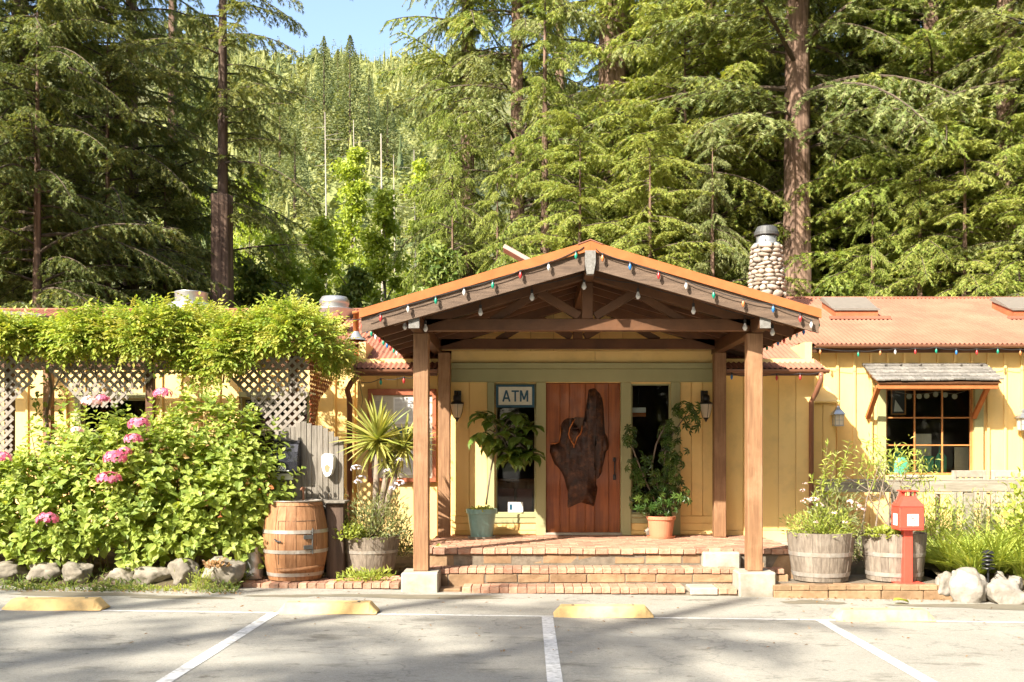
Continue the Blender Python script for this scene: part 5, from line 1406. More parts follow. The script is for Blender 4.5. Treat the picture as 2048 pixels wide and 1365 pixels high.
def T_pinnate(pairs=6, l=.22, w=.2):
    it = []
    for k in range(pairs):
        t = .15 + .8 * k / pairs
        for s in (-1, 1): it.append(T_xf(T_diamond(w, .2, .05), (t, 0, -.25 * t * t), (.45, s * .9, -.25), (0, 0, 1), l * (1 - .25 * t)))
    it.append(T_xf(T_diamond(w, .2, .05), (.95, 0, -.24), (1, 0, -.5), (0, 0, 1), l))
    it.append((np.array([(0, -.008, 0), (0, .008, 0), (.95, 0, -.24)]), np.array([(0, 1, 2)])))
    return T_merge(it)
def T_palmate(n=7, w=.17):
    it = []
    for k in range(n):
        a = 2 * math.pi * k / n
        it.append(T_xf(T_diamond(w, .25, .05), (0, 0, 0), (math.cos(a), math.sin(a), -.25), (0, 0, 1), 1 * (1 - .15 * (k % 2))))
    return T_merge(it)
def scatter(tmpl, pos, X, U, S):
    Vt, Ft = tmpl; pos = np.asarray(pos, float); X = norm(np.asarray(X, float)); U = np.asarray(U, float)
    Z = norm(U - X * np.sum(X * U, -1, keepdims=True)); Y = np.cross(Z, X); S = np.asarray(S, float).reshape(-1, 1, 1)
    P = pos[:, None, :] + S * (Vt[None, :, 0:1] * X[:, None] + Vt[None, :, 1:2] * Y[:, None] + Vt[None, :, 2:3] * Z[:, None])
    n, m = len(pos), len(Vt)
    F = (Ft[None] + (np.arange(n) * m)[:, None, None]).reshape(-1, 3)
    return P.reshape(-1, 3), F
_tm = {}
def foliage(tmpl, pos, X, U, S, m, parent, name='leaf', keep=0, front=True, rs=RS, mass='foliage'):
    """the nearest `keep` leaves as parts of their own, the rest as one mass"""
    pos, X, U, S = (np.asarray(a, float) for a in (pos, X, U, S))
    order = np.argsort(pos[:, 1]) if front else np.arange(len(pos))
    k, r = order[:keep], order[keep:]
    if keep:
        key = id(tmpl[0])
        if (key, m.name) not in _tm:
            me = np_mesh(name, tmpl[0], tmpl[1], np.zeros(len(tmpl[1]))); me.materials.append(m); _tm[(key, m.name)] = (me, tmpl)
        me = _tm[(key, m.name)][0]
        for i in k: link(name, me, None, parent, frame_m(pos[i], X[i], U[i], float(S[i])))
    if len(r):
        V, F = scatter(tmpl, pos[r], X[r], U[r], S[r])
        tint = np.repeat(rs.rand(len(r)), len(tmpl[1]))
        return link(mass, np_mesh(mass, V, F, tint), m, parent, kind='stuff')
def rdir(n, rs=RS): return norm(rs.normal(size=(n, 3)))

LM = dict(
    hyd=leafmat('hydrangea_leaf', [(0.18, 0.26, 0.05), (0.31, 0.40, 0.075), (0.46, 0.53, 0.125), (0.26, 0.34, 0.062)], .42, .5),
    wis=leafmat('wisteria_leaf', [(0.20, 0.30, 0.042), (0.33, 0.43, 0.065), (0.44, 0.52, 0.095), (0.50, 0.47, 0.12), (0.27, 0.36, 0.055)], .45),
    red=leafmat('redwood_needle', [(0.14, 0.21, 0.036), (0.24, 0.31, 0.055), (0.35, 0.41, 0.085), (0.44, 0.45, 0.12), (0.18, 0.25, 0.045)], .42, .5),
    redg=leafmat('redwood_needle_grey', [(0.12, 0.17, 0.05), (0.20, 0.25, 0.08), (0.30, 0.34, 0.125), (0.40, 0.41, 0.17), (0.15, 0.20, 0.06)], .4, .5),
    red_shade=leafmat('redwood_needle_shaded', [(0.09, 0.135, 0.034), (0.155, 0.20, 0.05), (0.24, 0.27, 0.075), (0.34, 0.34, 0.11), (0.12, 0.165, 0.042)], .42, .5),  # darker copy of the needle colour, with the trees' shade painted in
    alder=leafmat('alder_leaf', [(0.25, 0.34, 0.045), (0.38, 0.47, 0.065), (0.48, 0.54, 0.095), (0.31, 0.39, 0.055)], .45),
    bush=leafmat('shrub_leaf', [(0.09, 0.15, 0.032), (0.16, 0.22, 0.045), (0.26, 0.30, 0.07)], .35),
    hillf=leafmat('hillside_foliage', [(0.08, 0.115, 0.04), (0.20, 0.235, 0.07), (0.31, 0.315, 0.105), (0.13, 0.165, 0.055)], .3, .7),
    hillc=leafmat('hillside_conifer', [(0.10, 0.135, 0.055), (0.17, 0.20, 0.075), (0.25, 0.265, 0.105)], .35, .7),
    strap=leafmat('strap_leaf', [(0.24, 0.33, 0.06), (0.38, 0.46, 0.085), (0.48, 0.52, 0.12), (0.30, 0.37, 0.07)], .4),
    yucca=leafmat('yucca_leaf', [(0.20, 0.26, 0.05), (0.36, 0.37, 0.085), (0.46, 0.42, 0.12)], .3),
    ficus=leafmat('ficus_leaf', [(0.06, 0.12, 0.02), (0.12, 0.20, 0.03), (0.20, 0.28, 0.06)], .35, .35, .5),
    schef=leafmat('schefflera_leaf', [(0.032, 0.075, 0.014), (0.06, 0.12, 0.02), (0.11, 0.17, 0.03)], .3, .35, .5),
    lime=leafmat('lime_leaf', [(0.30, 0.36, 0.06), (0.40, 0.44, 0.09), (0.22, 0.28, 0.045)], .4),
    grey=leafmat('greygreen_leaf', [(0.16, 0.20, 0.075), (0.24, 0.27, 0.10), (0.30, 0.31, 0.13)], .35),
    pink=leafmat('pink_petal', [(0.66, 0.10, 0.22), (0.76, 0.20, 0.33), (0.82, 0.36, 0.44), (0.60, 0.07, 0.18)], .3, tcol=(1.1, .9, .9)),
    palepink=leafmat('pale_petal', [(0.80, 0.50, 0.46), (0.84, 0.66, 0.60)], .3, tcol=(1.1, .9, .9)),
    lilac=leafmat('lilac_petal', [(0.70, 0.64, 0.74), (0.80, 0.76, 0.80)], .3, tcol=(1, 1, 1)),
    dry=leafmat('dry_leaf', [(0.26, 0.13, 0.05), (0.36, 0.22, 0.09), (0.16, 0.08, 0.03)], .15),
)
TD = T_diamond(); TO = T_ovate(); TP = T_pinnate(5, .27, .27); TPA = T_palmate()
TDN = T_diamond(.11, .15, .04)

# ---- hydrangea: shoots that each end in whorls of broad leaves
rs = np.random.RandomState(3)
hy = thing('hydrangea_bush', 'large leafy hydrangea bush with pink flower heads at the left', 'bush', (-4.8, 12.1, .15))
lobes = [(WX(190, 12.0), 12.05, 1.02, 1.05, .62, 1.06), (WX(400, 12.0), 12.1, 1.12, 1.0, .62, 1.20), (WX(60, 12.0), 12.0, .85, .85, .5, .80), (WX(465, 12.0), 12.1, 1.15, .46, .45, 1.0), (WX(-90, 12.0), 12.1, .9, .9, .5, .8), (WX(300, 12), 12.0, 1.05, .95, .6, 1.02)]
sp, sd_ = [], []
for (cx, cyy, cz, rx, ry, rz) in lobes:
    n = int(215 * rx)
    d = rdir(n * 2, rs); d = d[(d[:, 1] < .45) & (d[:, 2] > -.62)][:n]
    f = 1 + .10 * rs.normal(size=(len(d), 1))
    p = np.array([cx, cyy, cz]) + d * np.array([rx, ry, rz]) * f
    sp.append(p); sd_.append(d * .75 + np.array([0, -.12, .75]))
sp = np.concatenate(sp); sd_ = norm(np.concatenate(sd_) + .18 * rs.normal(size=(sum(len(a) for a in [*[q for q in [sp]]]), 3)))
keepm = sp[:, 2] > .30
sp, sd_ = sp[keepm], sd_[keepm]
P, X, U, S = [], [], [], []
for p, d in zip(sp, sd_):
    a0 = rs.rand() * 6.28; e1 = norm(np.cross(d, [.3, .2, .9])); e2 = np.cross(d, e1); sc = rs.uniform(.8, 1.15)
    for lv in range(4):
        for q in range(2):
            a = a0 + lv * 1.57 + q * math.pi
            o = e1 * math.cos(a) + e2 * math.sin(a)
            P.append(p - d * (.055 * lv) * sc + o * .008); X.append(o * (.55 + .14 * lv) + d * (.75 - .22 * lv) + rs.normal(size=3) * .12)
            U.append(d + np.array([0, -.1, .3])); S.append((.062 + .025 * lv) * sc * rs.uniform(.75, 1.2))
foliage(TO, P, X, U, S, LM['hyd'], hy, 'leaf', 300, rs=rs)
n = 2600; li = rs.randint(len(lobes), size=n); La = np.array(lobes); d = rdir(n, rs) * rs.uniform(.45, .92, (n, 1))
ip = La[li, :3] + d * La[li, 3:]; ip = ip[ip[:, 2] > .45]; n = len(ip)
foliage(TO, ip, rdir(n, rs) + np.array([0, -.4, .2]), np.tile([0, -.5, 1.], (n, 1)), rs.uniform(.09, .15, n), LM['hyd'], hy, rs=rs, mass='inner_leaves')
for k in range(60):
    p = sp[rs.randint(len(sp))]; b0 = np.array([p[0] * .75 + .25 * -4.8 + rs.normal() * .1, 12.15 + rs.normal() * .15, .15])
    mid = (b0 + p) / 2 + np.array([0, 0, .1]); part('stem', MB().tube([b0, mid, p], [.011, .008, .004], 5, False), MAT['stem'], hy)
def flower_head(x, y, z, r, m, t, n=70, nm='flower_head', rs=rs):
    d = rdir(n * 2, rs); d = d[(d[:, 2] > -.25) & (d[:, 1] < .5)][:n]
    pos, X, U, S = [], [], [], []
    for q in d:
        e1 = norm(np.cross(q, [.2, .3, .9])); e2 = np.cross(q, e1); c = np.array([x, y, z]) + q * np.array([r, r, r * .68]) * rs.uniform(.9, 1.06); a0 = rs.rand() * 6
        for k in range(4):
            a = a0 + k * 1.57; pos.append(c); X.append(e1 * math.cos(a) + e2 * math.sin(a) + q * .15); U.append(q); S.append(r * rs.uniform(.2, .3))
    V, F = scatter(T_diamond(.42, .05, -.02), pos, X, U, S)
    return link(nm, np_mesh(nm, V, F, np.repeat(rs.rand(len(pos) // 4), 8)), LM[m], t)
for (px, py, r, m, Y) in ((278, 850, .125, 'pink', 11.42), (267, 880, .105, 'pink', 11.40), (231, 918, .135, 'pink', 11.38), (218, 960, .14, 'pink', 11.36), (95, 1040, .125, 'pink', 11.35), (183, 806, .12, 'palepink', 11.7), (205, 800, .09, 'pink', 11.75), (326, 789, .115, 'pink', 11.75), (3, 918, .12, 'pink', 11.45), (155, 862, .075, 'palepink', 11.45), (250, 905, .09, 'pink', 11.5)):
    flower_head(*W(px, py, Y), r * .95, m, hy)

# ---- wisteria on the pergola
rs = np.random.RandomState(5)
wi = thing('wisteria_vine', 'yellow-green climbing vine spilling over the pergola roof', 'vine', (-5, 13.2, .3))
top = np.array([0, 14.0]) + np.array([(-200, 640), (0, 637), (60, 648), (150, 628), (300, 622), (350, 618), (385, 600), (420, 618), (455, 642), (520, 622), (600, 610), (625, 618), (645, 640), (672, 700)], float)
bot = np.array([0, -15.0]) + np.array([(-200, 715), (0, 712), (60, 700), (120, 722), (200, 715), (330, 716), (380, 752), (400, 785), (440, 768), (480, 745), (540, 712), (600, 712), (640, 720), (695, 730)], float)
N = 7600
px = rs.uniform(-160, 672, N)
tz = 1.6 - (np.interp(px, top[:, 0], top[:, 1]) - HY) * 13.1 / FPX; bz = 1.6 - (np.interp(px, bot[:, 0], bot[:, 1]) - HY) * 12.8 / FPX
u = rs.rand(N) ** .8
depth = rs.rand(N) ** 1.7
clump = .12 * np.sin(px * .045) + .10 * np.sin(px * .021 + 2) + .06 * np.sin(px * .11 + 1)
y = 12.62 + .25 * np.abs(u - .45) + depth * (.25 + 1.9 * u ** 2) - clump * .9
z = bz + (tz - bz) * u + rs.normal(size=N) * .05 + .5 * (depth > .5) * 0
pos = np.stack([(px - VX) * 12.95 / FPX, y, z], 1)
out_ = np.stack([rs.normal(size=N) * .8, -1.0 + 1.6 * depth * u + rs.normal(size=N) * .5, .2 + .9 * (u - .4) + rs.normal(size=N) * .4], 1)
foliage(TP, pos, out_, np.stack([rs.normal(size=N) * .3, -.4 + 0 * u, np.ones(N)], 1), rs.uniform(.15, .30, N), LM['wis'], wi, 'leaf', 300, rs=rs)
for k in range(14):
    a = rs.uniform(60, 640); p = [np.array(W(a + rs.uniform(-40, 40) * i * .4, 770 - i * 22 + rs.uniform(-8, 8), 12.85 + rs.uniform(-.08, .08))) for i in range(5)]
    part('stem', MB().tube(p, [.012, .012, .011, .009, .007], 6, False), MAT['twig'], wi)
for k in range(10):
    a = rs.uniform(0, 600); p = [np.array(W(a + 30 * i, 735 + 14 * math.sin(i * 1.3 + k), 12.84)) for i in range(6)]
    part('stem', MB().tube(p, .007, 5, False), MAT['twig'], wi)
part('stem', MB().tube([W(97, 1080, 14.4), W(99, 900, 14.4), W(92, 830, 14.38), W(104, 780, 14.36), W(96, 735, 14.3)], [.035, .03, .028, .025, .02], 8), MAT['twig'], wi)
part('stem', MB().tube([W(700, 735, 12.9), W(718, 760, 13.4), W(726, 800, 13.4), W(715, 845, 13.4)], .005, 5), MAT['stem'], wi)
n = 260; a = rs.uniform(690, 706, n)
pos = np.array([W(rs.uniform(640, 705), rs.uniform(700, 745), 12.9 + rs.rand() * .5) for _ in range(n)])
foliage(TP, pos, rdir(n, rs) + np.array([0, -.5, -.3]), np.tile([0, -.3, 1.], (n, 1)), rs.uniform(.1, .18, n), LM['wis'], wi, rs=rs, mass='trailing_foliage')
n = 60; pos = np.array([W(rs.uniform(60, 130), rs.uniform(745, 845), 14.3) for _ in range(n)])
foliage(TO, pos, rdir(n, rs) + np.array([0, -.5, -.3]), np.tile([0, -.6, 1.], (n, 1)), rs.uniform(.06, .1, n), LM['bush'], wi, rs=rs, mass='trailing_foliage')

def mound(name, lab, cat, cx, cyy, z, rx, ry, rz, n, tmpl, m, s0, s1, seed, group=None, up=.5, parent=None, keep=0, stems=0):
    rs = np.random.RandomState(seed)
    t = parent or thing(name, lab, cat, (cx, cyy, z), group)
    d = rdir(n, rs); d[:, 2] = np.abs(d[:, 2]); f = rs.rand(n, 1) ** .45
    lump = 1 + .18 * np.sin(d[:, :1] * 5 + seed) * np.sin(d[:, 2:] * 4 + seed) + .08 * rs.normal(size=(n, 1))
    p = np.array([cx, cyy, z]) + d * f * lump * np.array([rx, ry, rz])
    foliage(tmpl, p, d + rs.normal(size=(n, 3)) * .5 + np.array([0, 0, up]), d * .4 + np.array([0, -.3, 1.]), rs.uniform(s0, s1, n), LM[m], t, keep=keep, rs=rs)
    if stems:
        for k in range(stems):
            q = p[rs.randint(n)]; b = MB().tube([(cx + rs.normal() * rx * .15, cyy + rs.normal() * ry * .15, z - .02), tuple((np.array([cx, cyy, z]) + q) / 2 + np.array([0, 0, .05])), tuple(q)], [.008, .006, .003], 5, False)
            part('stem', b, MAT['stem'], t)
    return t
# ---- yucca and company in the left half barrel
rs = np.random.RandomState(8)
yu = thing('yucca_plant', 'spiky yellow-green yucca with two rosettes in the left half barrel', 'plant', (PL[0], PL[1], .5))
TB1 = T_blade(.06, .12); TB2 = T_blade(.05, .35)
for (px, py, n, L) in ((755, 882, 125, .55), (808, 895, 85, .43), (780, 912, 50, .34)):
    c = np.array(W(px, py, 12.45))
    d = rdir(n * 3, rs); d = d[d[:, 2] > -.92][:n]
    foliage(TB1, c + d * .02, d, np.tile([0, -.5, 1.], (len(d), 1)) + .1, L * rs.uniform(.75, 1.1, len(d)) * np.where(d[:, 2] < -.2, .8, 1), LM['yucca'], yu, 'blade', 200, rs=rs)
    part('trunk', MB().tube([(PL[0] + .05, PL[1], .5), (c[0], c[1], c[2])], [.045, .035], 8), MAT['twig'], yu, True)
for (px, py, n, L) in ((770, 925, 26, .25), (790, 940, 20, .2)):
    c = np.array(W(px, py, 12.4)); d = rdir(n * 2, rs)[:n]
    foliage(TB1, c + d * .02, d, np.tile([0, -.5, 1.], (n, 1)), L * rs.uniform(.75, 1.1, n), LM['yucca'], yu, 'blade', 200, rs=rs)
fl_ = thing('flowering_perennial', 'white and lilac flowers on grey-green stems at the foot of the yucca', 'plant', (PL[0], PL[1] - .05, .55))
mound('', '', '', PL[0] + .10, PL[1] - .10, .55, .42, .34, .56, 1500, TDN, 'grey', .05, .09, 21, parent=fl_, stems=14)
for (px, py, r) in ((713, 938, .07), (722, 958, .06), (716, 965, .05), (800, 968, .07), (785, 978, .05), (775, 942, .045), (800, 920, .04)):
    p = W(px, py, 12.2); flower_head(*p, r, 'lilac', fl_, 26)
    part('flower_stem', MB().tube([(PL[0] + (p[0] - PL[0]) * .4, 12.35, .6), (p[0] - .01, 12.25, p[2] - .1), p], .004, 5), MAT['stem'], fl_)
mound('lime_succulent', 'lime green mounding succulent spilling over the left half barrel', 'plant', PL[0] - .22, PL[1] - .22, .56, .24, .20, .20, 650, TO, 'lime', .03, .055, 22)
mound('weed_clump', 'low green weeds on the brick strip beside the left porch footing', 'weeds', WX(735, 11.8), 11.85, .09, .34, .12, .13, 420, TDN, 'strap', .05, .09, 23)
mound('trailing_plant', 'grey-green trailing leaves behind the left porch post', 'plant', WX(806, 12.6), 12.6, .30, .16, .18, .42, 330, TDN, 'grey', .05, .09, 24)
mound('potted_fringe', 'broad green leaves between the left post and the porch floor', 'plant', WX(868, 12.3), 12.4, .12, .10, .12, .30, 50, TO, 'bush', .06, .11, 25)
# ---- right half barrels
pk = thing('flowering_shrub', 'pink-flowered bushy shrub in the half barrel right of the porch', 'plant', (PA[0], PA[1], .62))
mound('', '', '', PA[0] + .02, PA[1] - .02, .62, .42, .36, .32, 1500, TDN, 'strap', .045, .08, 31, parent=pk, stems=16)
mound('', '', '', PA[0] + .18, PA[1], .75, .34, .26, .50, 500, TDN, 'grey', .06, .10, 32, parent=pk, stems=8)
rs = np.random.RandomState(33)
for (px, py) in ((1660, 915), (1690, 925), (1622, 955), (1700, 880), (1675, 900), (1655, 890)):
    tip = np.array(W(px, py, 11.85)); base = np.array([PA[0] + rs.normal() * .1, PA[1], .65]); mid = (tip + base) / 2 + np.array([rs.normal() * .05, 0, .05])
    part('stem', MB().tube([base, mid, tip], [.006, .005, .003], 5), MAT['stem'], pk)
    n = 42; u = rs.uniform(.35, 1, n); c = base[None] * ((1 - u) ** 2)[:, None] + 2 * mid[None] * (u * (1 - u))[:, None] + tip[None] * (u ** 2)[:, None]
    foliage(TDN, c, rdir(n, rs) * .8 + np.array([0, -.1, .6]), np.tile([0, -.4, 1.], (n, 1)), rs.uniform(.06, .11, n), LM['strap'], pk, rs=rs)
for (px, py, r) in ((1606, 982, .035), (1612, 1003, .06), (1625, 1000, .05), (1632, 1000, .045), (1640, 1012, .05), (1703, 1005, .06), (1712, 1012, .06), (1722, 1020, .055), (1668, 1028, .04), (1610, 968, .03), (1690, 1045, .035), (1632, 1045, .03)):
    flower_head(*W(px, py, 11.6), r, 'palepink', pk, 18)
br = thing('leggy_shrub', 'leggy shrub with pale bare stems in the half barrel behind the ash box', 'shrub', (PB_[0], PB_[1], .62))
rs = np.random.RandomState(36)
tips = [(1742, 905), (1765, 915), (1775, 925), (1795, 920), (1815, 930), (1838, 935), (1730, 935), (1755, 960), (1850, 950)]
for (px, py) in tips:
    tip = np.array(W(px, py, 11.95 + rs.normal() * .1)); base = np.array([PB_[0] - .12 + rs.normal() * .10, PB_[1] + rs.normal() * .08, .62]); mid = (tip * .4 + base * .6) + np.array([rs.normal() * .07, 0, .08])
    part('stem', MB().tube([base, mid, tip], [.011, .008, .004], 6), MAT['twig'], br)
    for q in range(3):
        s = base * (1 - .4 - .15 * q) + tip * (.4 + .15 * q); e = s + np.array([rs.normal() * .14, rs.normal() * .08, .12 + rs.rand() * .12])
        part('twig', MB().tube([s, e], [.005, .003], 5), MAT['twig'], br)
    n = 55; c = tip + rs.normal(size=(n, 3)) * np.array([.09, .08, .11])
    foliage(TDN, c, rdir(n, rs) + np.array([0, -.2, .1]), np.tile([0, -.4, 1.], (n, 1)), rs.uniform(.06, .11, n), LM['strap'], br, rs=rs)
mound('lime_succulent', 'lime green leaves at the rim of the half barrel behind the ash box', 'plant', PB_[0] - .2, PB_[1] - .2, .62, .2, .14, .12, 220, TO, 'lime', .04, .07, 37)
# ---- strap-leaved clump and shrubs at the right
rs = np.random.RandomState(41)
sc_ = thing('strap_leaf_clump', 'bright green arching strap-leaved clump behind the white boulders', 'plant', (WX(1960, 12.1), 12.1, .12))
P, X, U, S = [], [], [], []
for (px, Y, n, L) in ((1900, 12.2, 130, .70), (1945, 11.85, 200, .66), (1995, 12.0, 220, .74), (2045, 11.85, 160, .68), (1970, 12.5, 180, .85), (1885, 12.6, 90, .68), (2090, 12.2, 110, .8), (2030, 12.6, 140, .85)):
    c = np.array([WX(px, Y), Y, .10])
    for k in range(n):
        a = rs.rand() * 6.283; t = rs.uniform(.15, .95)
        P.append(c + np.array([math.cos(a), math.sin(a), 0]) * rs.uniform(0, .09)); X.append((math.cos(a) * t, math.sin(a) * t, 1.15)); U.append((-math.cos(a), -math.sin(a), .35)); S.append(L * rs.uniform(.7, 1.15))
U = np.asarray(U) * np.array([1, 1, 0]) + np.array([0, 0, .0001])
foliage(T_blade(.022, .55, 6), P, X, U, S, LM['strap'], sc_, 'blade', 300, rs=rs)
mound('feathery_shrub', 'pale feathery shrub between the ash box and the strap-leaved clump', 'shrub', WX(1868, 12.8), 12.8, .2, .46, .4, .95, 1700, TDN, 'strap', .05, .09, 42, stems=12)
mound('feathery_shrub', 'low olive shrub in front of the patio rail at the right', 'shrub', WX(1990, 13.2), 13.3, .25, 1.1, .4, .85, 2600, TDN, 'grey', .05, .10, 43, stems=12)
mound('leafy_shrub', 'taller leafy shrub at the right edge in front of the patio rail', 'shrub', WX(2062, 12.6), 12.6, .3, .42, .4, 1.05, 900, TO, 'strap', .05, .10, 44, stems=10)
mound('feathery_shrub', 'olive shrub in the bed just beyond the right edge', 'shrub', 7.8, 12.6, .2, .9, .6, .7, 1500, TDN, 'strap', .05, .10, 46, stems=8)
mound('bed_shrub', 'green undergrowth between the two right half barrels and the wall', 'shrub', WX(1745, 12.9), 13.0, .2, .7, .4, .45, 900, TDN, 'grey', .05, .10, 45, stems=8)
# ---- ground cover round the left boulders
rs = np.random.RandomState(51)
n = 5200; x = rs.uniform(-7.6, -3.3, n); y = 11.12 + rs.rand(n) ** 1.5 * .9
z = .02 + .12 * rs.rand(n) ** 2 + .10 * np.clip((y - 11.3) / .6, 0, 1)
msk = (np.sin(x * 5.1) + np.sin(x * 2.3 + 1) + rs.normal(size=n) * .6) > -.3
pos = np.stack([x, y, z], 1)[msk]; n = len(pos)
gc = foliage(TDN, pos, rdir(n, rs) * .7 + np.array([0, -.3, .7]), np.tile([0, -.5, 1.], (n, 1)), rs.uniform(.04, .09, n), LM['bush'], None, rs=rs, mass='ground_cover')
tag(gc, 'low green ground cover around the boulders under the hydrangea', 'ground cover')
n = 1500; x = rs.uniform(-5.9, -3.0, n); pos = np.stack([x, 11.2 + rs.rand(n) * .25, .02 + .06 * rs.rand(n)], 1)[(np.sin(x * 4.2 + .5) + np.sin(x * 9) * .5) > .1]; n = len(pos)
gc = foliage(TDN, pos, rdir(n, rs) * .7 + np.array([0, -.3, .8]), np.tile([0, -.5, 1.], (n, 1)), rs.uniform(.03, .07, n), LM['lime'], None, rs=rs, mass='weeds')
tag(gc, 'bright weeds at the foot of the left boulders along the kerb', 'weeds')
n = 900; x = np.concatenate([rs.uniform(-8, -3.2, 500), rs.uniform(2.9, 7, 250), rs.uniform(-3.5, 5, 150)]); y = np.concatenate([11.02 + rs.rand(500) ** 2 * .35, 11.15 + rs.rand(250) * .2, rs.uniform(8, 11.3, 150)])
pos = np.stack([x, y, -0.013 * x + .008 + rs.rand(n) * .01], 1)
lt = foliage(TD, pos, rs.normal(size=(n, 3)) * np.array([1, 1, .12]), np.tile([0, 0, 1.], (n, 1)) + rs.normal(size=(n, 3)) * .3, rs.uniform(.02, .05, n), LM['dry'], None, rs=rs, mass='leaf_litter')
tag(lt, 'dry brown leaf litter scattered along the kerb', 'leaf litter')
V, F = scatter(TO, [W(1786, 1206, 10.95)], [(1, .15, .05)], [(0, 0, 1)], [.19])
o = link('fallen_leaf', np_mesh('fallen_leaf', V + np.array([0, 0, .02]), F, np.full(len(F), .5)), LM['lime']); tag(o, 'single bright green leaf lying on the asphalt by the kerb', 'leaf')
# orange leaf cluster on the boulder
mound('nasturtium', 'small orange-red leaves creeping over the large pitted boulder', 'plant', WX(430, 11.3), 11.32, .30, .14, .08, .09, 60, TO, 'dry', .03, .06, 52)
mound('creeping_plant', 'yellow-green creeper between the two boulders nearest the bin', 'plant', WX(400, 11.25), 11.28, .05, .14, .1, .24, 300, TDN, 'lime', .03, .06, 53)

# ---- potted plants on the porch
def pot(x, y, z, r0, r1, h, m, nm, lab, dish=None):
    t = thing(nm, lab, 'pot', (x, y, z))
    part('pot_body', MB().lathe([(0, z + .012), (r0, z + .012), (r1 * .97, z + h * .84), (r1 * 1.05, z + h * .85), (r1 * 1.07, z + h), (r1 * .98, z + h), (r1 * .92, z + h * .86), (0, z + h * .84)], (x, y, 0), 30), MAT[m], t, False)
    part('soil', MB().lathe([(r1 * .93, z + h * .88), (0, z + h * .9)], (x, y, 0), 24), MAT['soil'], t)
    part('saucer', MB().lathe([(0, z + .002), (r0 * 1.25, z + .002), (r0 * 1.32, z + .03), (r0 * 1.27, z + .03), (r0 * 1.2, z + .0115), (0, z + .0115)], (x, y, 0), 30), MAT[dish or m], t)
    return t
p1x, p1y = WX(963, 13.55), 13.6
tp_ = pot(p1x, p1y, PZ, .145, .20, .40, 'teal', 'glazed_pot', 'teal glazed pot with grey saucer left of the door', 'concrete')
p2x, p2y = WX(1323, 13.6), 13.65
pot(p2x, p2y, PZ, .15, .19, .30, 'terracotta', 'terracotta_pot', 'terracotta pot right of the door')
mound('pot_groundcover', 'small yellow-green leaves covering the soil of the teal pot', 'plant', p1x, p1y, PZ + .36, .19, .19, .07, 260, TO, 'lime', .02, .04, 61)
rs = np.random.RandomState(62)
fi = thing('potted_tree', 'tall thin-stemmed houseplant with large glossy leaves in the teal pot', 'plant', (p1x, p1y, PZ + .36))
jn = [W(972, 1010, p1y), W(980, 950, p1y), W(990, 900, p1y), W(997, 870, p1y - .05)]
part('stem', MB().tube(jn, [.012, .012, .012, .014], 7), MAT['twig'], fi, True)
P, X, U, S = [], [], [], []
for (px, py, Y, n) in ((965, 828, 13.5, 10), (985, 842, 13.6, 12), (1033, 830, 13.6, 14), (1055, 852, 13.6, 14), (985, 880, 13.4, 12), (1012, 895, 13.5, 13), (1040, 905, 13.6, 15), (1058, 905, 13.6, 13), (962, 868, 13.35, 8), (1020, 915, 13.5, 13), (1010, 860, 13.6, 10), (1040, 880, 13.55, 13)):
    c = np.array(W(px, py, Y)); part('branch', MB().tube([jn[-1], (np.array(jn[-1]) + c) / 2 + np.array([0, 0, .06]), c], [.010, .008, .005], 6), MAT['twig'], fi)
    for k in range(n):
        a = k * 2.4 + rs.rand(); o = np.array([math.cos(a), math.sin(a), 0])
        P.append(c + o * .02 + np.array([0, 0, rs.normal() * .03])); X.append(o + np.array([0, 0, -.35 + rs.normal() * .35])); U.append((o[0] * .5, o[1] * .5 - .2, 1)); S.append(rs.uniform(.15, .26))
foliage(T_ovate(.36, .25, .08), P, X, U, S, LM['ficus'], fi, 'leaf', 300, rs=rs)
scf = thing('umbrella_plant', 'dense dark green umbrella plant climbing beside the door in the terracotta pot', 'plant', (p2x, p2y, PZ + .26))
P, X, U, S = [], [], [], []
for (px, py, rx, rz, n) in ((1310, 985, 50, 40, 60), (1345, 985, 40, 42, 40), (1285, 940, 36, 40, 36), (1340, 930, 34, 40, 32), (1262, 872, 22, 26, 18), (1335, 870, 26, 36, 26), (1372, 822, 30, 24, 26), (1385, 845, 22, 20, 12), (1355, 905, 22, 30, 16), (1320, 1020, 40, 14, 26), (1278, 1000, 22, 26, 16)):
    for k in range(n):
        a = rdir(1, rs)[0] * rs.rand() ** .4
        p = np.array(W(px + a[0] * rx, py - a[2] * rz, p2y)) + np.array([0, a[1] * .25 - .03, 0])
        P.append(p); o = np.array([a[0], a[1] - .5, .25 + a[2] * .4]) + rs.normal(size=3) * .3; U.append(o); X.append(np.cross(o, rs.normal(size=3))); S.append(rs.uniform(.06, .10))
foliage(TPA, P, X, U, S, LM['schef'], scf, 'leaf', 300, rs=rs)
for pts in ([(1330, 1020), (1303, 935), (1312, 890), (1322, 868), (1335, 845)], [(1325, 1020), (1328, 960), (1330, 905), (1345, 870), (1372, 830)], [(1318, 1020), (1290, 960), (1272, 915), (1260, 880)], [(1335, 1025), (1325, 970), (1330, 920)]):
    part('stem', MB().tube([W(a, b_, p2y) for a, b_ in pts], [.012] * (len(pts) - 1) + [.006], 6), MAT['twig'], scf, True)
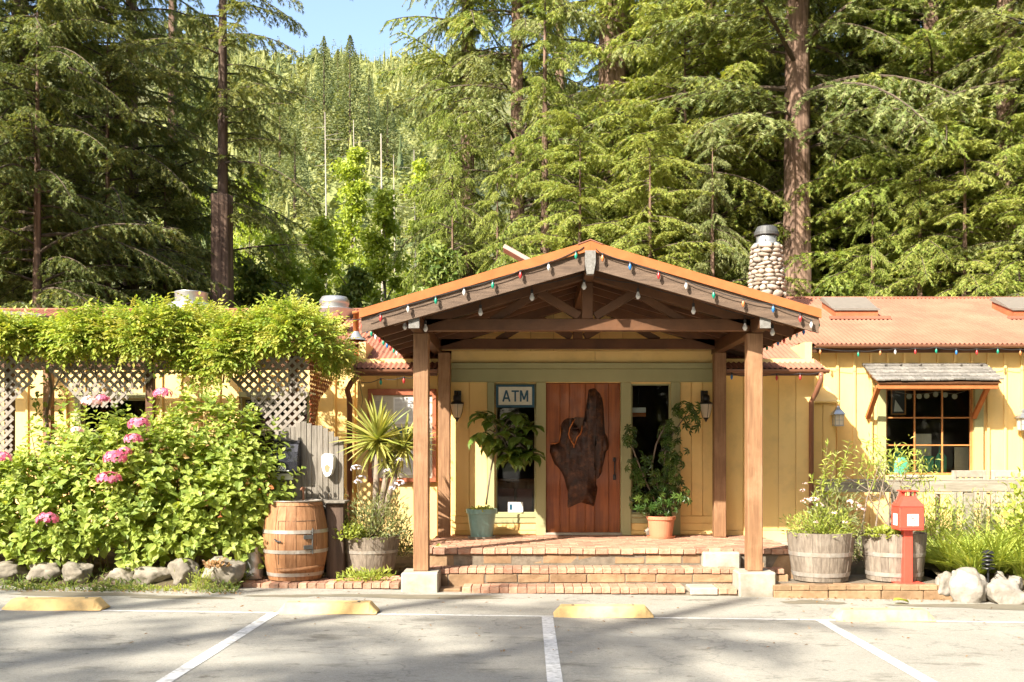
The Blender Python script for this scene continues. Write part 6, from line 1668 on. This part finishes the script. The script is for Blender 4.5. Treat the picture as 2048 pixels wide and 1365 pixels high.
# ------------------------------------------------------------------ trees
def trunk_mesh(r0, r1, h, seed, flare=.25, n=22, rows=26, lean=(0, 0)):
    rr = random.Random(seed); V, F = [], []
    ph = [rr.uniform(0, 6.28) for _ in range(6)]
    for i in range(rows + 1):
        t = i / rows; z = h * t
        r = r0 + (r1 - r0) * t + r0 * flare * math.exp(-z / (1.2 * r0 + .3))
        for k in range(n):
            a = 2 * math.pi * k / n
            f = 1 + .07 * math.sin(5 * a + ph[0] + .15 * z) + .045 * math.sin(9 * a + ph[1] - .1 * z) + .025 * math.sin(3 * a + ph[2]) + .02 * math.sin(z * 1.7 + ph[3])
            V.append((lean[0] * t * h + r * f * math.cos(a), lean[1] * t * h + r * f * math.sin(a), z))
    for i in range(rows):
        for k in range(n):
            a = i * n + k; b = i * n + (k + 1) % n
            F += [(a, b, b + n), (a, b + n, a + n)]
    top = len(V); V.append((lean[0] * h, lean[1] * h, h)); e = rows * n
    F += [(e + k, e + (k + 1) % n, top) for k in range(n)]
    return np.array(V), np.array(F)

def make_limb(L, rs, dens=1.0):
    """one redwood limb along +x: drooping stem, alternate twigs, flat needle sprays"""
    nP = 9; t = np.linspace(0, 1, nP); wob = rs.uniform(-.06, .06)
    ax = np.stack([L * t, wob * L * np.sin(3 * t), L * (.16 * t - rs.uniform(.30, .48) * t * t)], 1)
    P, X, U, S = [], [], [], []
    tw = []
    n = int(L * 9 * dens)
    for k in range(n):
        u = .12 + .88 * (k + rs.rand()) / n
        i = min(int(u * (nP - 1)), nP - 2); f = u * (nP - 1) - i; p = ax[i] * (1 - f) + ax[i + 1] * f; tg = norm(ax[i + 1] - ax[i])
        side = 1 if k % 2 else -1
        lt = (.30 + .55 * (1 - u) ** .7) * (.5 + .5 * min(1, u * 4)) * L * .26 * rs.uniform(.6, 1.3)
        d = norm(tg * rs.uniform(.35, .8) + np.array([0, side * rs.uniform(.5, 1.0), rs.uniform(-.6, .15)]))
        drop = rs.uniform(.4, 1.3)
        if u > .1: tw.append((p, p + d * lt * .55 - np.array([0, 0, drop * lt * .15]), p + d * lt - np.array([0, 0, drop * lt * .5])))
        m = max(8, int(lt * 50))
        v = (np.arange(m) + rs.rand(m)) / m
        q = p + d * lt * v[:, None]; q[:, 2] -= drop * lt * .5 * v ** 2
        sd = norm(np.cross(d, [0, 0, 1.])); sg = np.where(rs.rand(m) < .5, -1, 1)[:, None]
        dirs = d * .75 + sd * sg * rs.uniform(.4, .9, (m, 1)) + np.array([0, 0, -.35]) + rs.normal(size=(m, 3)) * .22
        P.append(q); X.append(dirs); U.append(np.tile([0, 0, 1.], (m, 1)) + rs.normal(size=(m, 3)) * .6); S.append(rs.uniform(.09, .17, m))
    return ax, tw, np.concatenate(P), np.concatenate(X), np.concatenate(U), np.concatenate(S)

def T_tri(w, droop=.1): return np.array([(0, -w, 0), (0, w, 0), (1, 0, -droop)]), np.array([(0, 1, 2)])
TN = T_merge([T_xf(T_tri(.085), (0, 0, 0), (1, 0, 0), (0, 0, 1), 1.0), T_xf(T_tri(.13), (.2, 0, 0), (.75, .6, -.05), (0, 0, 1), .62), T_xf(T_tri(.13), (.3, 0, 0), (.75, -.6, -.05), (0, 0, 1), .55), T_xf(T_tri(.15), (.55, 0, -.03), (.8, .5, -.1), (0, 0, 1), .42)])
def crown(seed, z0, z1, n, Lmax, dens=1.0, az=None, taper=.75):
    rs = np.random.RandomState(seed); rnd_ = [make_limb(4.0, rs, dens) for _ in range(9)]
    VV, FF, TT, off = [], [], [], 0
    WV, WF, woff = [], [], 0
    for k in range(n):
        ax, tw, P, X, U, S = rnd_[rs.randint(9)]
        u = (k + rs.rand()) / n; z = z0 + (z1 - z0) * u
        L = Lmax * (1 - taper * u) * rs.uniform(.65, 1.15) * min(1, .6 + u * 3); sc = L / 4.0
        a = rs.rand() * 6.283 if az is None else az[0] + rs.rand() * (az[1] - az[0]); pt = rs.uniform(-.38, .26)
        R = np.array(Matrix.Rotation(a, 3, 'Z') @ Matrix.Rotation(pt, 3, 'Y'))
        o = np.array([0, 0, z])
        sub = rs.rand(len(P)) < min(1.0, .3 + .7 * sc)
        V, F = scatter(TN, (P[sub] * sc) @ R.T + o, X[sub] @ R.T, U[sub] @ R.T, S[sub] * (.55 + .45 * sc))
        VV.append(V); FF.append(F + off); off += len(V); TT.append(np.clip(np.repeat(rs.rand(sub.sum()) * .7, 4) + rs.rand() * .3, 0, .999))
        b = MB(); b.tube((ax * sc) @ R.T + o, list(np.linspace(.045, .007, len(ax)) * sc), 5, False)
        for q in tw[::2]: b.tube((np.array(q) * sc) @ R.T + o, [.011 * sc, .008 * sc, .004 * sc], 3, False)
        for f in b.f: WF.append((f[0] + woff, f[1] + woff, f[2] + woff)); WF.append((f[0] + woff, f[2] + woff, f[3] + woff))
        WV += b.v; woff += len(b.v)
    return np_mesh('crown', np.concatenate(VV), np.concatenate(FF), np.concatenate(TT)), np_mesh('limbs', np.array(WV), np.array(WF))
CR = [crown(101, 2.4, 18, 114, 5.4, taper=.62), crown(102, 3.4, 19, 110, 5.8, taper=.62), crown(103, 1.2, 16, 114, 4.8, 1.1, taper=.7)]
for c, w in CR: c.materials.append(LM['red']); w.materials.append(MAT['limb'])
_cd = {}
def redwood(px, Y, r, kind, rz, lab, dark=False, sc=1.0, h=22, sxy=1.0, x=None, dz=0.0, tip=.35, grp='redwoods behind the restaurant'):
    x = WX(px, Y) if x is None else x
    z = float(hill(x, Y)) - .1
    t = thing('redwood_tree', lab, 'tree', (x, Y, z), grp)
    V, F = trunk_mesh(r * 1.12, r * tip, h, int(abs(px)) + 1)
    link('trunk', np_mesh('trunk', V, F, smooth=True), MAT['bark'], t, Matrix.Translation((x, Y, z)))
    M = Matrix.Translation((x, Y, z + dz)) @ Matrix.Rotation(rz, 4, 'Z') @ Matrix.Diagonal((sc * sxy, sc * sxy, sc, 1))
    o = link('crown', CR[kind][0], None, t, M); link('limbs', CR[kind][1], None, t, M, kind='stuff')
    o.material_slots[0].link = 'OBJECT'; o.material_slots[0].material = LM['red_shade' if dark else 'redg' if int(abs(px)) % 3 == 0 else 'red']
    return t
redwood(1596, 25.0, .36, 1, .3, 'thick furrowed redwood trunk behind the stone chimney', h=28, dz=5.6)
redwood(1225, 28.5, .52, 0, 1.7, 'redwood with large dark trunk above the porch ridge', h=26, sxy=.85)
redwood(1258, 30.5, .30, 2, 2.9, 'second redwood trunk just behind the one above the porch ridge', h=26, dz=1.5)
redwood(935, 30.0, .26, 2, 4.0, 'pale-trunked redwood left of the porch ridge beside the sky gap', h=24, sc=1.05, sxy=.52)
redwood(1090, 25.5, .18, 2, .9, 'bushy young redwood right behind the porch roof', h=14, sc=.85, sxy=.75, tip=.1)
redwood(1420, 27.0, .24, 0, 5.1, 'redwood with drooping sprays between the porch ridge and the chimney', h=22)
redwood(1712, 28.5, .24, 1, 2.2, 'redwood behind the skylight right of the chimney', True, h=24)
redwood(1862, 25.5, .26, 0, .2, 'redwood with bright sweeping sprays above the right wing', h=24)
redwood(2012, 24.0, .28, 2, 3.3, 'redwood with low hanging sprays at the right edge', h=24)
redwood(2190, 23.0, .30, 1, 1.1, 'redwood whose branches reach in from beyond the right edge', h=24)
redwood(1330, 35.0, .3, 1, 4.4, 'dim redwood in the second row behind the porch', False, h=26)
redwood(1520, 34.0, .3, 2, .6, 'dim redwood in the second row left of the chimney tree', False, h=26)
redwood(1790, 35.0, .3, 0, 2.5, 'dim redwood in the second row above the skylight', True, h=26)
redwood(1960, 33.0, .3, 1, 5.5, 'dim redwood in the second row at the right', False, h=26)
redwood(1120, 38.0, .3, 0, 3.1, 'dim redwood in the second row above the left roof slope of the porch', False, h=24, sxy=.7)
redwood(262, 27.0, .22, 1, 2.0, 'slim redwood with reddish trunk left of the broken trunk', True, h=22)
redwood(40, 24.0, .26, 0, .9, 'dark redwood at the left edge behind the pergola', True, h=24)
redwood(150, 30.0, .26, 2, 3.7, 'dark redwood in the second row at the left', True, h=24)
redwood(-140, 21.5, .28, 1, 1.4, 'redwood reaching in from beyond the left edge', True, h=24)
redwood(345, 33.0, .24, 0, 5.0, 'dark redwood in the second row behind the broken trunk', True, h=22, sc=.9, sxy=.6)
redwood(150, 22.0, .10, 2, .4, 'low sunlit young redwood behind the vine at the left', h=7, sc=.5, sxy=1.3, tip=.1)
redwood(75, 20.5, .14, 1, 2.7, 'redwood with sunlit grey-green sprays at the upper left', True, h=11, sc=.72, sxy=.8, tip=.1)
redwood(330, 25.0, .12, 2, 1.9, 'dark young redwood left of the broken trunk', True, h=9, sc=.62, sxy=1.1, tip=.1)
redwood(215, 23.5, .12, 0, 3.3, 'dark bushy redwood behind the wide exhaust fan', True, h=12, sc=.75, tip=.1)
for k, (px, Y, s, rz) in enumerate(((1160, 23.5, .62, .2), (1300, 23.0, .6, 2.2), (1425, 23.0, .60, 4.1), (1745, 23.4, .55, 1.0), (1840, 23.2, .58, 3.0), (1930, 22.6, .62, 5.2), (2080, 22.0, .66, .7), (905, 27.0, .62, 1.9), (995, 26.0, .6, 3.4), (1390, 30.0, .9, 2.6), (1270, 25.0, .56, 5.6), (1560, 29.0, .95, .4), (1760, 26.5, .8, 4.6), (1850, 29.5, .95, 1.5))):
    lab = ('young redwood behind the peak of the porch roof', 'young redwood behind the right slope of the porch roof', 'young redwood just left of the chimney', 'young redwood just right of the chimney', 'young redwood behind the first skylight', 'young redwood behind the ridge between the skylights', 'young redwood behind the second skylight',
           'young redwood at the right side of the sky gap', 'young redwood behind the tilted roof hatch', 'drooping redwood filling in left of the chimney tree', 'drooping redwood in front of the twin trunks', 'drooping redwood behind the chimney tree', 'drooping redwood right of the chimney tree', 'drooping redwood above the ridge of the right wing')[k]
    redwood(px, Y, .13, 2 if k < 7 else k % 3, rz, lab, False, s, 15 * s, tip=.06, sxy=.62 if k in (2, 3, 7, 8) else 1.05)
for k, (px, Y, s, rz, kd) in enumerate(((1150, 27.0, .6, .5, 1), (1370, 26.0, .85, 3.5, 0), (1500, 27.5, .8, 1.4, 2), (1690, 27.0, .95, 2.4, 0), (1830, 28.2, .9, .9, 1), (1925, 27.0, 1.0, 4.2, 2), (2050, 26.5, 1.0, 2.0, 0), (1300, 32.0, 1.0, 5.0, 2), (1620, 31.5, 1.0, 1.2, 1), (2120, 30.0, 1.05, 3.0, 2), (1450, 36.0, 1.1, .2, 0), (1880, 33.5, 1.1, 5.9, 1))):
    lab = ('feathery redwood filling in above the left of the porch peak', 'feathery redwood above the right slope of the porch', 'feathery redwood left of the chimney above its cap', 'feathery redwood right of the chimney tree', 'feathery redwood above the first skylight', 'feathery redwood above the ridge between the skylights', 'feathery redwood above the second skylight', 'feathery redwood high above the porch peak in the second row', 'feathery redwood behind the chimney tree in the second row', 'feathery redwood at the upper right corner', 'farthest redwood between the twin trunks and the chimney tree', 'farthest redwood above the right wing')[k]
    redwood(px, Y, .16, kd, rz, lab, False, s, 15 * s, tip=.08)
redwood(1035, 29.0, .24, 0, 2.2, 'redwood with high spreading limbs that overhang the sky gap', h=24, sc=1.0, sxy=.8, dz=5.2)
c7 = crown(107, 12.6, 17.5, 22, 4.3, .9, None, .25); c7[1].materials.append(MAT['limb'])
for me_, mm_, nm_ in ((c7[0], LM['red'], 'crown'), (c7[1], None, 'limbs')):
    tw_ = [o for o in bpy.data.objects if o.name.startswith('redwood_tree') and o.get('label', '').startswith('pale-trunked')][0]
    link(nm_, me_, mm_, tw_, Matrix.Translation((tw_.location.x, tw_.location.y, 0)), kind='stuff' if nm_ == 'limbs' else None)
# broken-topped redwood with a slender leader
x, Y = WX(443, 24.0), 24.0; zt_ = WZ(392, 24.0)
t = thing('redwood_tree', 'broken-topped redwood trunk with a slender leader growing from the stub', 'tree', (x, Y, -.3), 'redwoods behind the restaurant')
V, F = trunk_mesh(.31, .255, zt_ + .3, 77, .12, 26, 30)
link('trunk', np_mesh('trunk', V, F, smooth=True), MAT['bark'], t, Matrix.Translation((x, Y, -.3)))
V, F = trunk_mesh(.125, .05, 10.5, 78, .0, 14, 16)
link('leader', np_mesh('leader', V, F, smooth=True), MAT['bark_dark'], t, Matrix.Translation((x + .02, Y + .03, zt_ - .05)))
c5 = crown(105, zt_ - .5, 16.5, 34, 3.0, .9, (-1.2, 1.9), .6); c6 = crown(106, zt_ + 1.0, 17.5, 24, 2.6, .8, None, .6)
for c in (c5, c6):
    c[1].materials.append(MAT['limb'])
    link('crown', c[0], LM['red_shade'], t, Matrix.Translation((x, Y, 0))); link('limbs', c[1], None, t, Matrix.Translation((x, Y, 0)), kind='stuff')

# redwoods beyond the frame whose shade falls on the lot and on the trees at the left
for k, (x, y, kind, h, s, dz) in enumerate(((-24.0, 12.0, 1, 24, 1.15, 0), (-28.0, 15.0, 0, 26, 1.2, 0), (-17.3, -8.6, 0, 20, .92, 0), (-14.6, -9.0, 1, 20, .97, 0), (-19.6, -8.2, 2, 20, 1.12, 0), (-22.5, -8.8, 1, 20, .97, 0))):
    redwood(-900 - 40 * k, y, .3, kind, 1.3 * k, ('redwood standing left of the picture beside the restaurant', 'tall redwood farther left of the picture', 'redwood across the lot whose top shades the middle stall', 'redwood across the lot nearest the road', 'redwood across the lot whose top shades the left stall', 'redwood across the lot at the far left')[k], False, s, h, x=x, dz=dz, grp='redwoods outside the picture')

for k in range(13):
    redwood(-2000 - 50 * k, -24 - 4 * (k % 3), .35, k % 3, 1.7 * k, 'redwood in the row on the far side of the parking lot behind the viewer', True, 1.25, 26, x=-42 + 7 * k, grp='redwoods across the lot behind the viewer')
for k, (x, y, s_) in enumerate(((-2, -21, 1.9), (6, -24, 2.1), (13, -19, 2.0), (20, -14, 1.9), (25, -6, 2.1), (22, 3, 1.9), (27, 10, 2.0), (21, 15, 1.7), (10, -30, 2.2), (18, -27, 2.1), (30, -18, 2.1), (-30, 2, 1.8), (-34, 10, 2.0), (-27, 7, 1.5), (33, 2, 2.1))):  # unseen tall trees, added to block part of the sky light
    redwood(-3000 - 50 * k, y, .55, k % 3, 1.1 * k, 'tall unseen redwood added around the parking lot to cut the sky light', True, s_, 20 * s_, x=x, grp='unseen redwoods added to cut the sky light')
# ---- broadleaf trees in the gap and undergrowth behind the roofs
def broadleaf(px, Y, pytop, width, n, m, lab, seed, zbase=None, ls=(.12, .22), name='alder_tree', grp='sunlit alders in the gap', trunk=.09):
    rs = np.random.RandomState(seed); x = WX(px, Y); z0 = float(hill(x, Y)) - .1; ztop = WZ(pytop, Y)
    t = thing(name, lab, 'tree', (x, Y, z0), grp)
    H = ztop - z0; zb_ = zbase if zbase is not None else z0 + H * .12
    nb = 34; c = []
    for k in range(nb):
        u = (k + rs.rand()) / nb; z = zb_ + (ztop - zb_) * u; w = width * (math.sin(math.pi * min(1, .12 + u * .86)) ** .7) * (1 - .35 * u)
        a = rs.rand() * 6.283; r = w * rs.rand() ** .5
        c.append((x + r * math.cos(a), Y + r * math.sin(a), z, rs.uniform(.35, .75) * width * .55))
    c = np.array(c); idx = rs.randint(nb, size=n); d = rdir(n, rs) * (rs.rand(n, 1) ** .5)
    P = c[idx, :3] + d * c[idx, 3:4] * np.array([1, 1, .75])
    V, F = scatter(T_diamond(.32, .2, .08), P, rdir(n, rs) + np.array([0, -.1, -.3]), rdir(n, rs) * .6 + np.array([0, -.2, .8]), rs.uniform(ls[0], ls[1], n))
    link('crown', np_mesh('crown', V, F, np.repeat(rs.rand(n), 2)), LM[m], t)
    b = MB(); b.tube([(x, Y, z0), (x + .1, Y, z0 + H * .4), (x - .05, Y, z0 + H * .85)], [trunk, trunk * .75, trunk * .25], 8)
    for q in c[::2]: b.tube([(x, Y, max(z0 + .3, q[2] - width * .6)), ((x + q[0]) / 2, (Y + q[1]) / 2, q[2] - width * .25), (q[0], q[1], q[2])], [trunk * .4, trunk * .28, trunk * .1], 5, False)
    part('trunk', b, MAT['twig'], t)
    return t
broadleaf(705, 37, 300, 1.45, 9000, 'alder', 'tall slender sunlit alder in the middle of the gap', 1)
broadleaf(770, 34, 380, 1.3, 8000, 'alder', 'sunlit alder beside the left end of the porch roof', 2)
broadleaf(640, 33, 440, 1.3, 8000, 'alder', 'sunlit alder above the domed exhaust fan', 3)
broadleaf(560, 31, 470, 1.4, 8000, 'alder', 'sunlit alder just right of the broken trunk', 4)
broadleaf(842, 40, 330, 1.5, 8000, 'alder', 'alder partly hidden by the pale-trunked redwood', 5)
broadleaf(500, 44, 330, 2.2, 8000, 'alder', 'alder glimpsed between the broken trunk and its leader', 6)
broadleaf(380, 40, 380, 2.0, 7000, 'alder', 'alder glimpsed left of the broken trunk', 7)
broadleaf(720, 27, 545, 1.2, 6000, 'bush', 'low green tree behind the domed exhaust fan', 8, name='understorey_tree', grp='undergrowth behind the roofs')
broadleaf(510, 26, 540, 1.3, 6000, 'bush', 'low green tree behind the vine and the broken trunk', 9, name='understorey_tree', grp='undergrowth behind the roofs')
broadleaf(880, 26, 500, 1.4, 6000, 'bush', 'low green tree behind the left slope of the porch roof', 10, name='understorey_tree', grp='undergrowth behind the roofs')
broadleaf(1345, 25, 500, 1.4, 6000, 'bush', 'low green tree behind the right slope of the porch roof', 11, name='understorey_tree', grp='undergrowth behind the roofs')
broadleaf(1670, 24, 560, 1.3, 5000, 'bush', 'low bush right of the chimney behind the ridge', 12, name='understorey_tree', grp='undergrowth behind the roofs')
broadleaf(1830, 26, 520, 1.6, 6000, 'bush', 'dim bush behind the ridge of the right wing', 13, name='understorey_tree', grp='undergrowth behind the roofs')

# ---- hillside: conspicuous conifers and snags as things, the far wood as one mass
def cone_tree(seed, n, conifer=True, ls=1.0):
    rs = np.random.RandomState(seed)
    if conifer:
        u = rs.rand(n) ** .75; a = rs.rand(n) * 6.283; tier = .9 + .1 * np.sin(u * 47 + 2 * a)
        r = .25 * (1 - u) ** .95 * tier * rs.rand(n) ** .45 * (1 + .35 * np.sin(a * 3 + u * 17))
        P = np.stack([r * np.cos(a), r * np.sin(a), .06 + .94 * u], 1)
        X = np.stack([np.cos(a), np.sin(a), -.35 + 0 * a], 1) + rs.normal(size=(n, 3)) * .25; S = rs.uniform(.025, .055, n) * (1.15 - .85 * u) * ls
    else:
        d = rdir(n, rs); f = rs.rand(n, 1) ** .4 * (1 + .2 * np.sin(d[:, :1] * 6 + seed) * np.cos(d[:, 2:] * 5)); P = d * f * np.array([.30, .30, .42]) + np.array([0, 0, .52])
        X = rdir(n, rs); S = rs.uniform(.05, .10, n) * ls
    return scatter(T_diamond(.34, .15, .05), P, X, rs.normal(size=(n, 3)) + np.array([-.3, -.6, .5]), S)
TC = [cone_tree(1, 7000, True, .5), cone_tree(2, 7000, True, .5)]
hc = []
for V, F in TC:
    me = np_mesh('crown', V, F, np.repeat(np.random.RandomState(1).rand(len(F) // 2), 2)); me.materials.append(LM['hillc']); hc.append(me)
for k, (px, pt, Y, wd) in enumerate(((648, 72, 150, 1.0), (700, 70, 148, 1.15), (676, 98, 156, .9), (738, 150, 165, 1.1), (612, 150, 160, 1.2), (560, 185, 150, 1.3), (775, 190, 150, 1.3), (520, 230, 120, 1.3), (590, 265, 105, 1.4))):
    x = WX(px, Y); z0 = float(hill(x, Y)) - .5; H = WZ(pt, Y) - z0
    lab = ('tall pointed conifer left of the twin pair against the skyline', 'tall pointed conifer right of the twin pair against the skyline')[k] if k < 2 else ('small pointed conifer between the twin pair on the skyline', 'conifer right of the twin pair below the skyline', 'conifer left of the twin pair below the skyline', 'conifer near the skyline close to the leader of the broken trunk', 'conifer on the hillside beside the right-hand redwood sprays', 'conifer on the hillside just right of the leader of the broken trunk', 'conifer half-way down the hillside left of the snags', 'conifer high on the hillside behind the pale-trunked redwood', 'conifer half-way down the hillside above the tallest snag', 'conifer half-way down the hillside beside the leftmost snag', 'conifer low on the hillside behind the tall alder', 'conifer low on the hillside behind the rightmost alder')[k - 2]
    t = thing('hillside_conifer', lab, 'tree', (x, Y, z0), 'conifers on the hillside')
    link('crown', hc[k % 2], None, t, Matrix.Translation((x, Y, z0)) @ Matrix.Rotation(k * 1.1, 4, 'Z') @ Matrix.Diagonal((H * wd, H * wd, H, 1)))
    link('trunk', np_mesh('trunk', *trunk_mesh(.3, .06, H * .96, k, .1, 8, 6)), MAT['bark_dark'], t, Matrix.Translation((x, Y, z0)))
for (px, p0, p1, Y, r, lab) in ((650, 225, 345, 62, .06, 'pale bare snag left of the sunlit alder'), (762, 268, 430, 58, .085, 'tallest pale bare snag right of the sunlit alder'), (787, 310, 375, 66, .05, 'thin pale snag right of the tallest snag'), (828, 300, 480, 60, .05, 'pale snag with bare side branches next to the redwood sprays'), (707, 240, 330, 75, .06, 'short pale snag below the skyline conifers')):
    x = WX(px, Y); z0 = float(hill(x, Y)) - .3; z1 = WZ(p0, Y); rs = np.random.RandomState(px)
    t = thing('bare_snag', lab, 'dead tree', (x, Y, z0), 'bare snags on the hillside')
    part('trunk', MB().tube([(x, Y, z0), (x + .1, Y, (z0 + z1) / 2), (x, Y, z1)], [r * 1.4, r, r * .35], 7), MAT['snag'], t, True)
    for k in range(6):
        z = z0 + (z1 - z0) * rs.uniform(.4, .97); a = rs.choice([-1, 1]); l = rs.uniform(.4, 1.5)
        part('branch', MB().tube([(x, Y, z), (x + a * l, Y - rs.rand() * .4, z + rs.uniform(-.1, .25))], [r * .3, r * .1], 4), MAT['snag'], t)
# the far wood
rs = np.random.RandomState(9)
def solid_tree(seed, conifer, rings, seg, cards, cs=.8):
    r_ = np.random.RandomState(seed); V, F = [], []
    for i in range(rings + 1):
        u = i / rings
        for k in range(seg):
            a = 2 * math.pi * (k + .5 * (i % 2)) / seg
            if conifer: r = .165 * (1 - u) ** .9 * (1.15 if i % 2 else .72) * r_.uniform(.55, 1.45) + .004; z = .08 + .92 * u - (.03 if i % 2 else 0)
            else:
                ph = math.pi * (.04 + .92 * u); r = .34 * math.sin(ph) * r_.uniform(.6, 1.35); z = .52 - .40 * math.cos(ph) * r_.uniform(.85, 1.15)
            V.append((r * math.cos(a), r * math.sin(a), z))
    for i in range(rings):
        for k in range(seg):
            a, b = i * seg + k, i * seg + (k + 1) % seg; F += [(a, b, b + seg), (a, b + seg, a + seg)]
    V, F = np.array(V) * np.array([.5, .5, .86]), np.array(F)
    if cards:
        V2, F2 = cone_tree(seed + 50, cards, conifer, cs); V2 = V2 * (np.array([1.12, 1.12, 1.02]))
        F = np.concatenate([F, F2 + len(V)]); V = np.concatenate([V, V2])
    return V, F
lc = [solid_tree(11, True, 8, 5, 260, .8), solid_tree(12, True, 8, 5, 260, .8), solid_tree(13, False, 5, 6, 260, .7), solid_tree(14, False, 5, 6, 260, .7)]
lf = [solid_tree(15, True, 5, 5, 80, 1.0), solid_tree(16, True, 5, 5, 80, 1.0), solid_tree(17, False, 4, 5, 80, .85), solid_tree(18, False, 4, 5, 80, .85)]
VV, FF, TT, off = [], [], [], 0
for k in range(1800):
    band = rs.rand()
    Yd = (rs.uniform(52, 120) if band < .16 else rs.uniform(120, 300) if band < .40 else rs.uniform(320, 830))
    pxx = rs.uniform(330, 940) if rs.rand() < .82 else rs.uniform(-100, 2150)
    x = WX(pxx, Yd); z0 = float(hill(x, Yd)) - .4
    con = rs.rand() < .34; V, F = (lc if Yd < 400 else lf)[rs.randint(2) if con else 2 + rs.randint(2)]
    H = rs.uniform(8, 15) * (1 if con else .66) * (1.6 if Yd > 260 else 1 if Yd > 120 else .75); w = H * rs.uniform(.85, 1.25) * (1.0 if con else 1.35); a = rs.rand() * 6.28
    ca, sa = math.cos(a), math.sin(a)
    P = np.stack([(V[:, 0] * ca - V[:, 1] * sa) * w + x, (V[:, 0] * sa + V[:, 1] * ca) * w + Yd, V[:, 2] * H + z0], 1)
    VV.append(P); FF.append(F + off); off += len(P); TT.append(np.clip(rs.rand() * .75 + .18 * rs.rand(len(F)), 0, .999))
o = link('hillside_forest', np_mesh('hillside_forest', np.concatenate(VV), np.concatenate(FF), np.concatenate(TT)), LM['hillf'], kind='stuff')
tag(o, 'mixed sunlit forest covering the far hillside', 'forest')
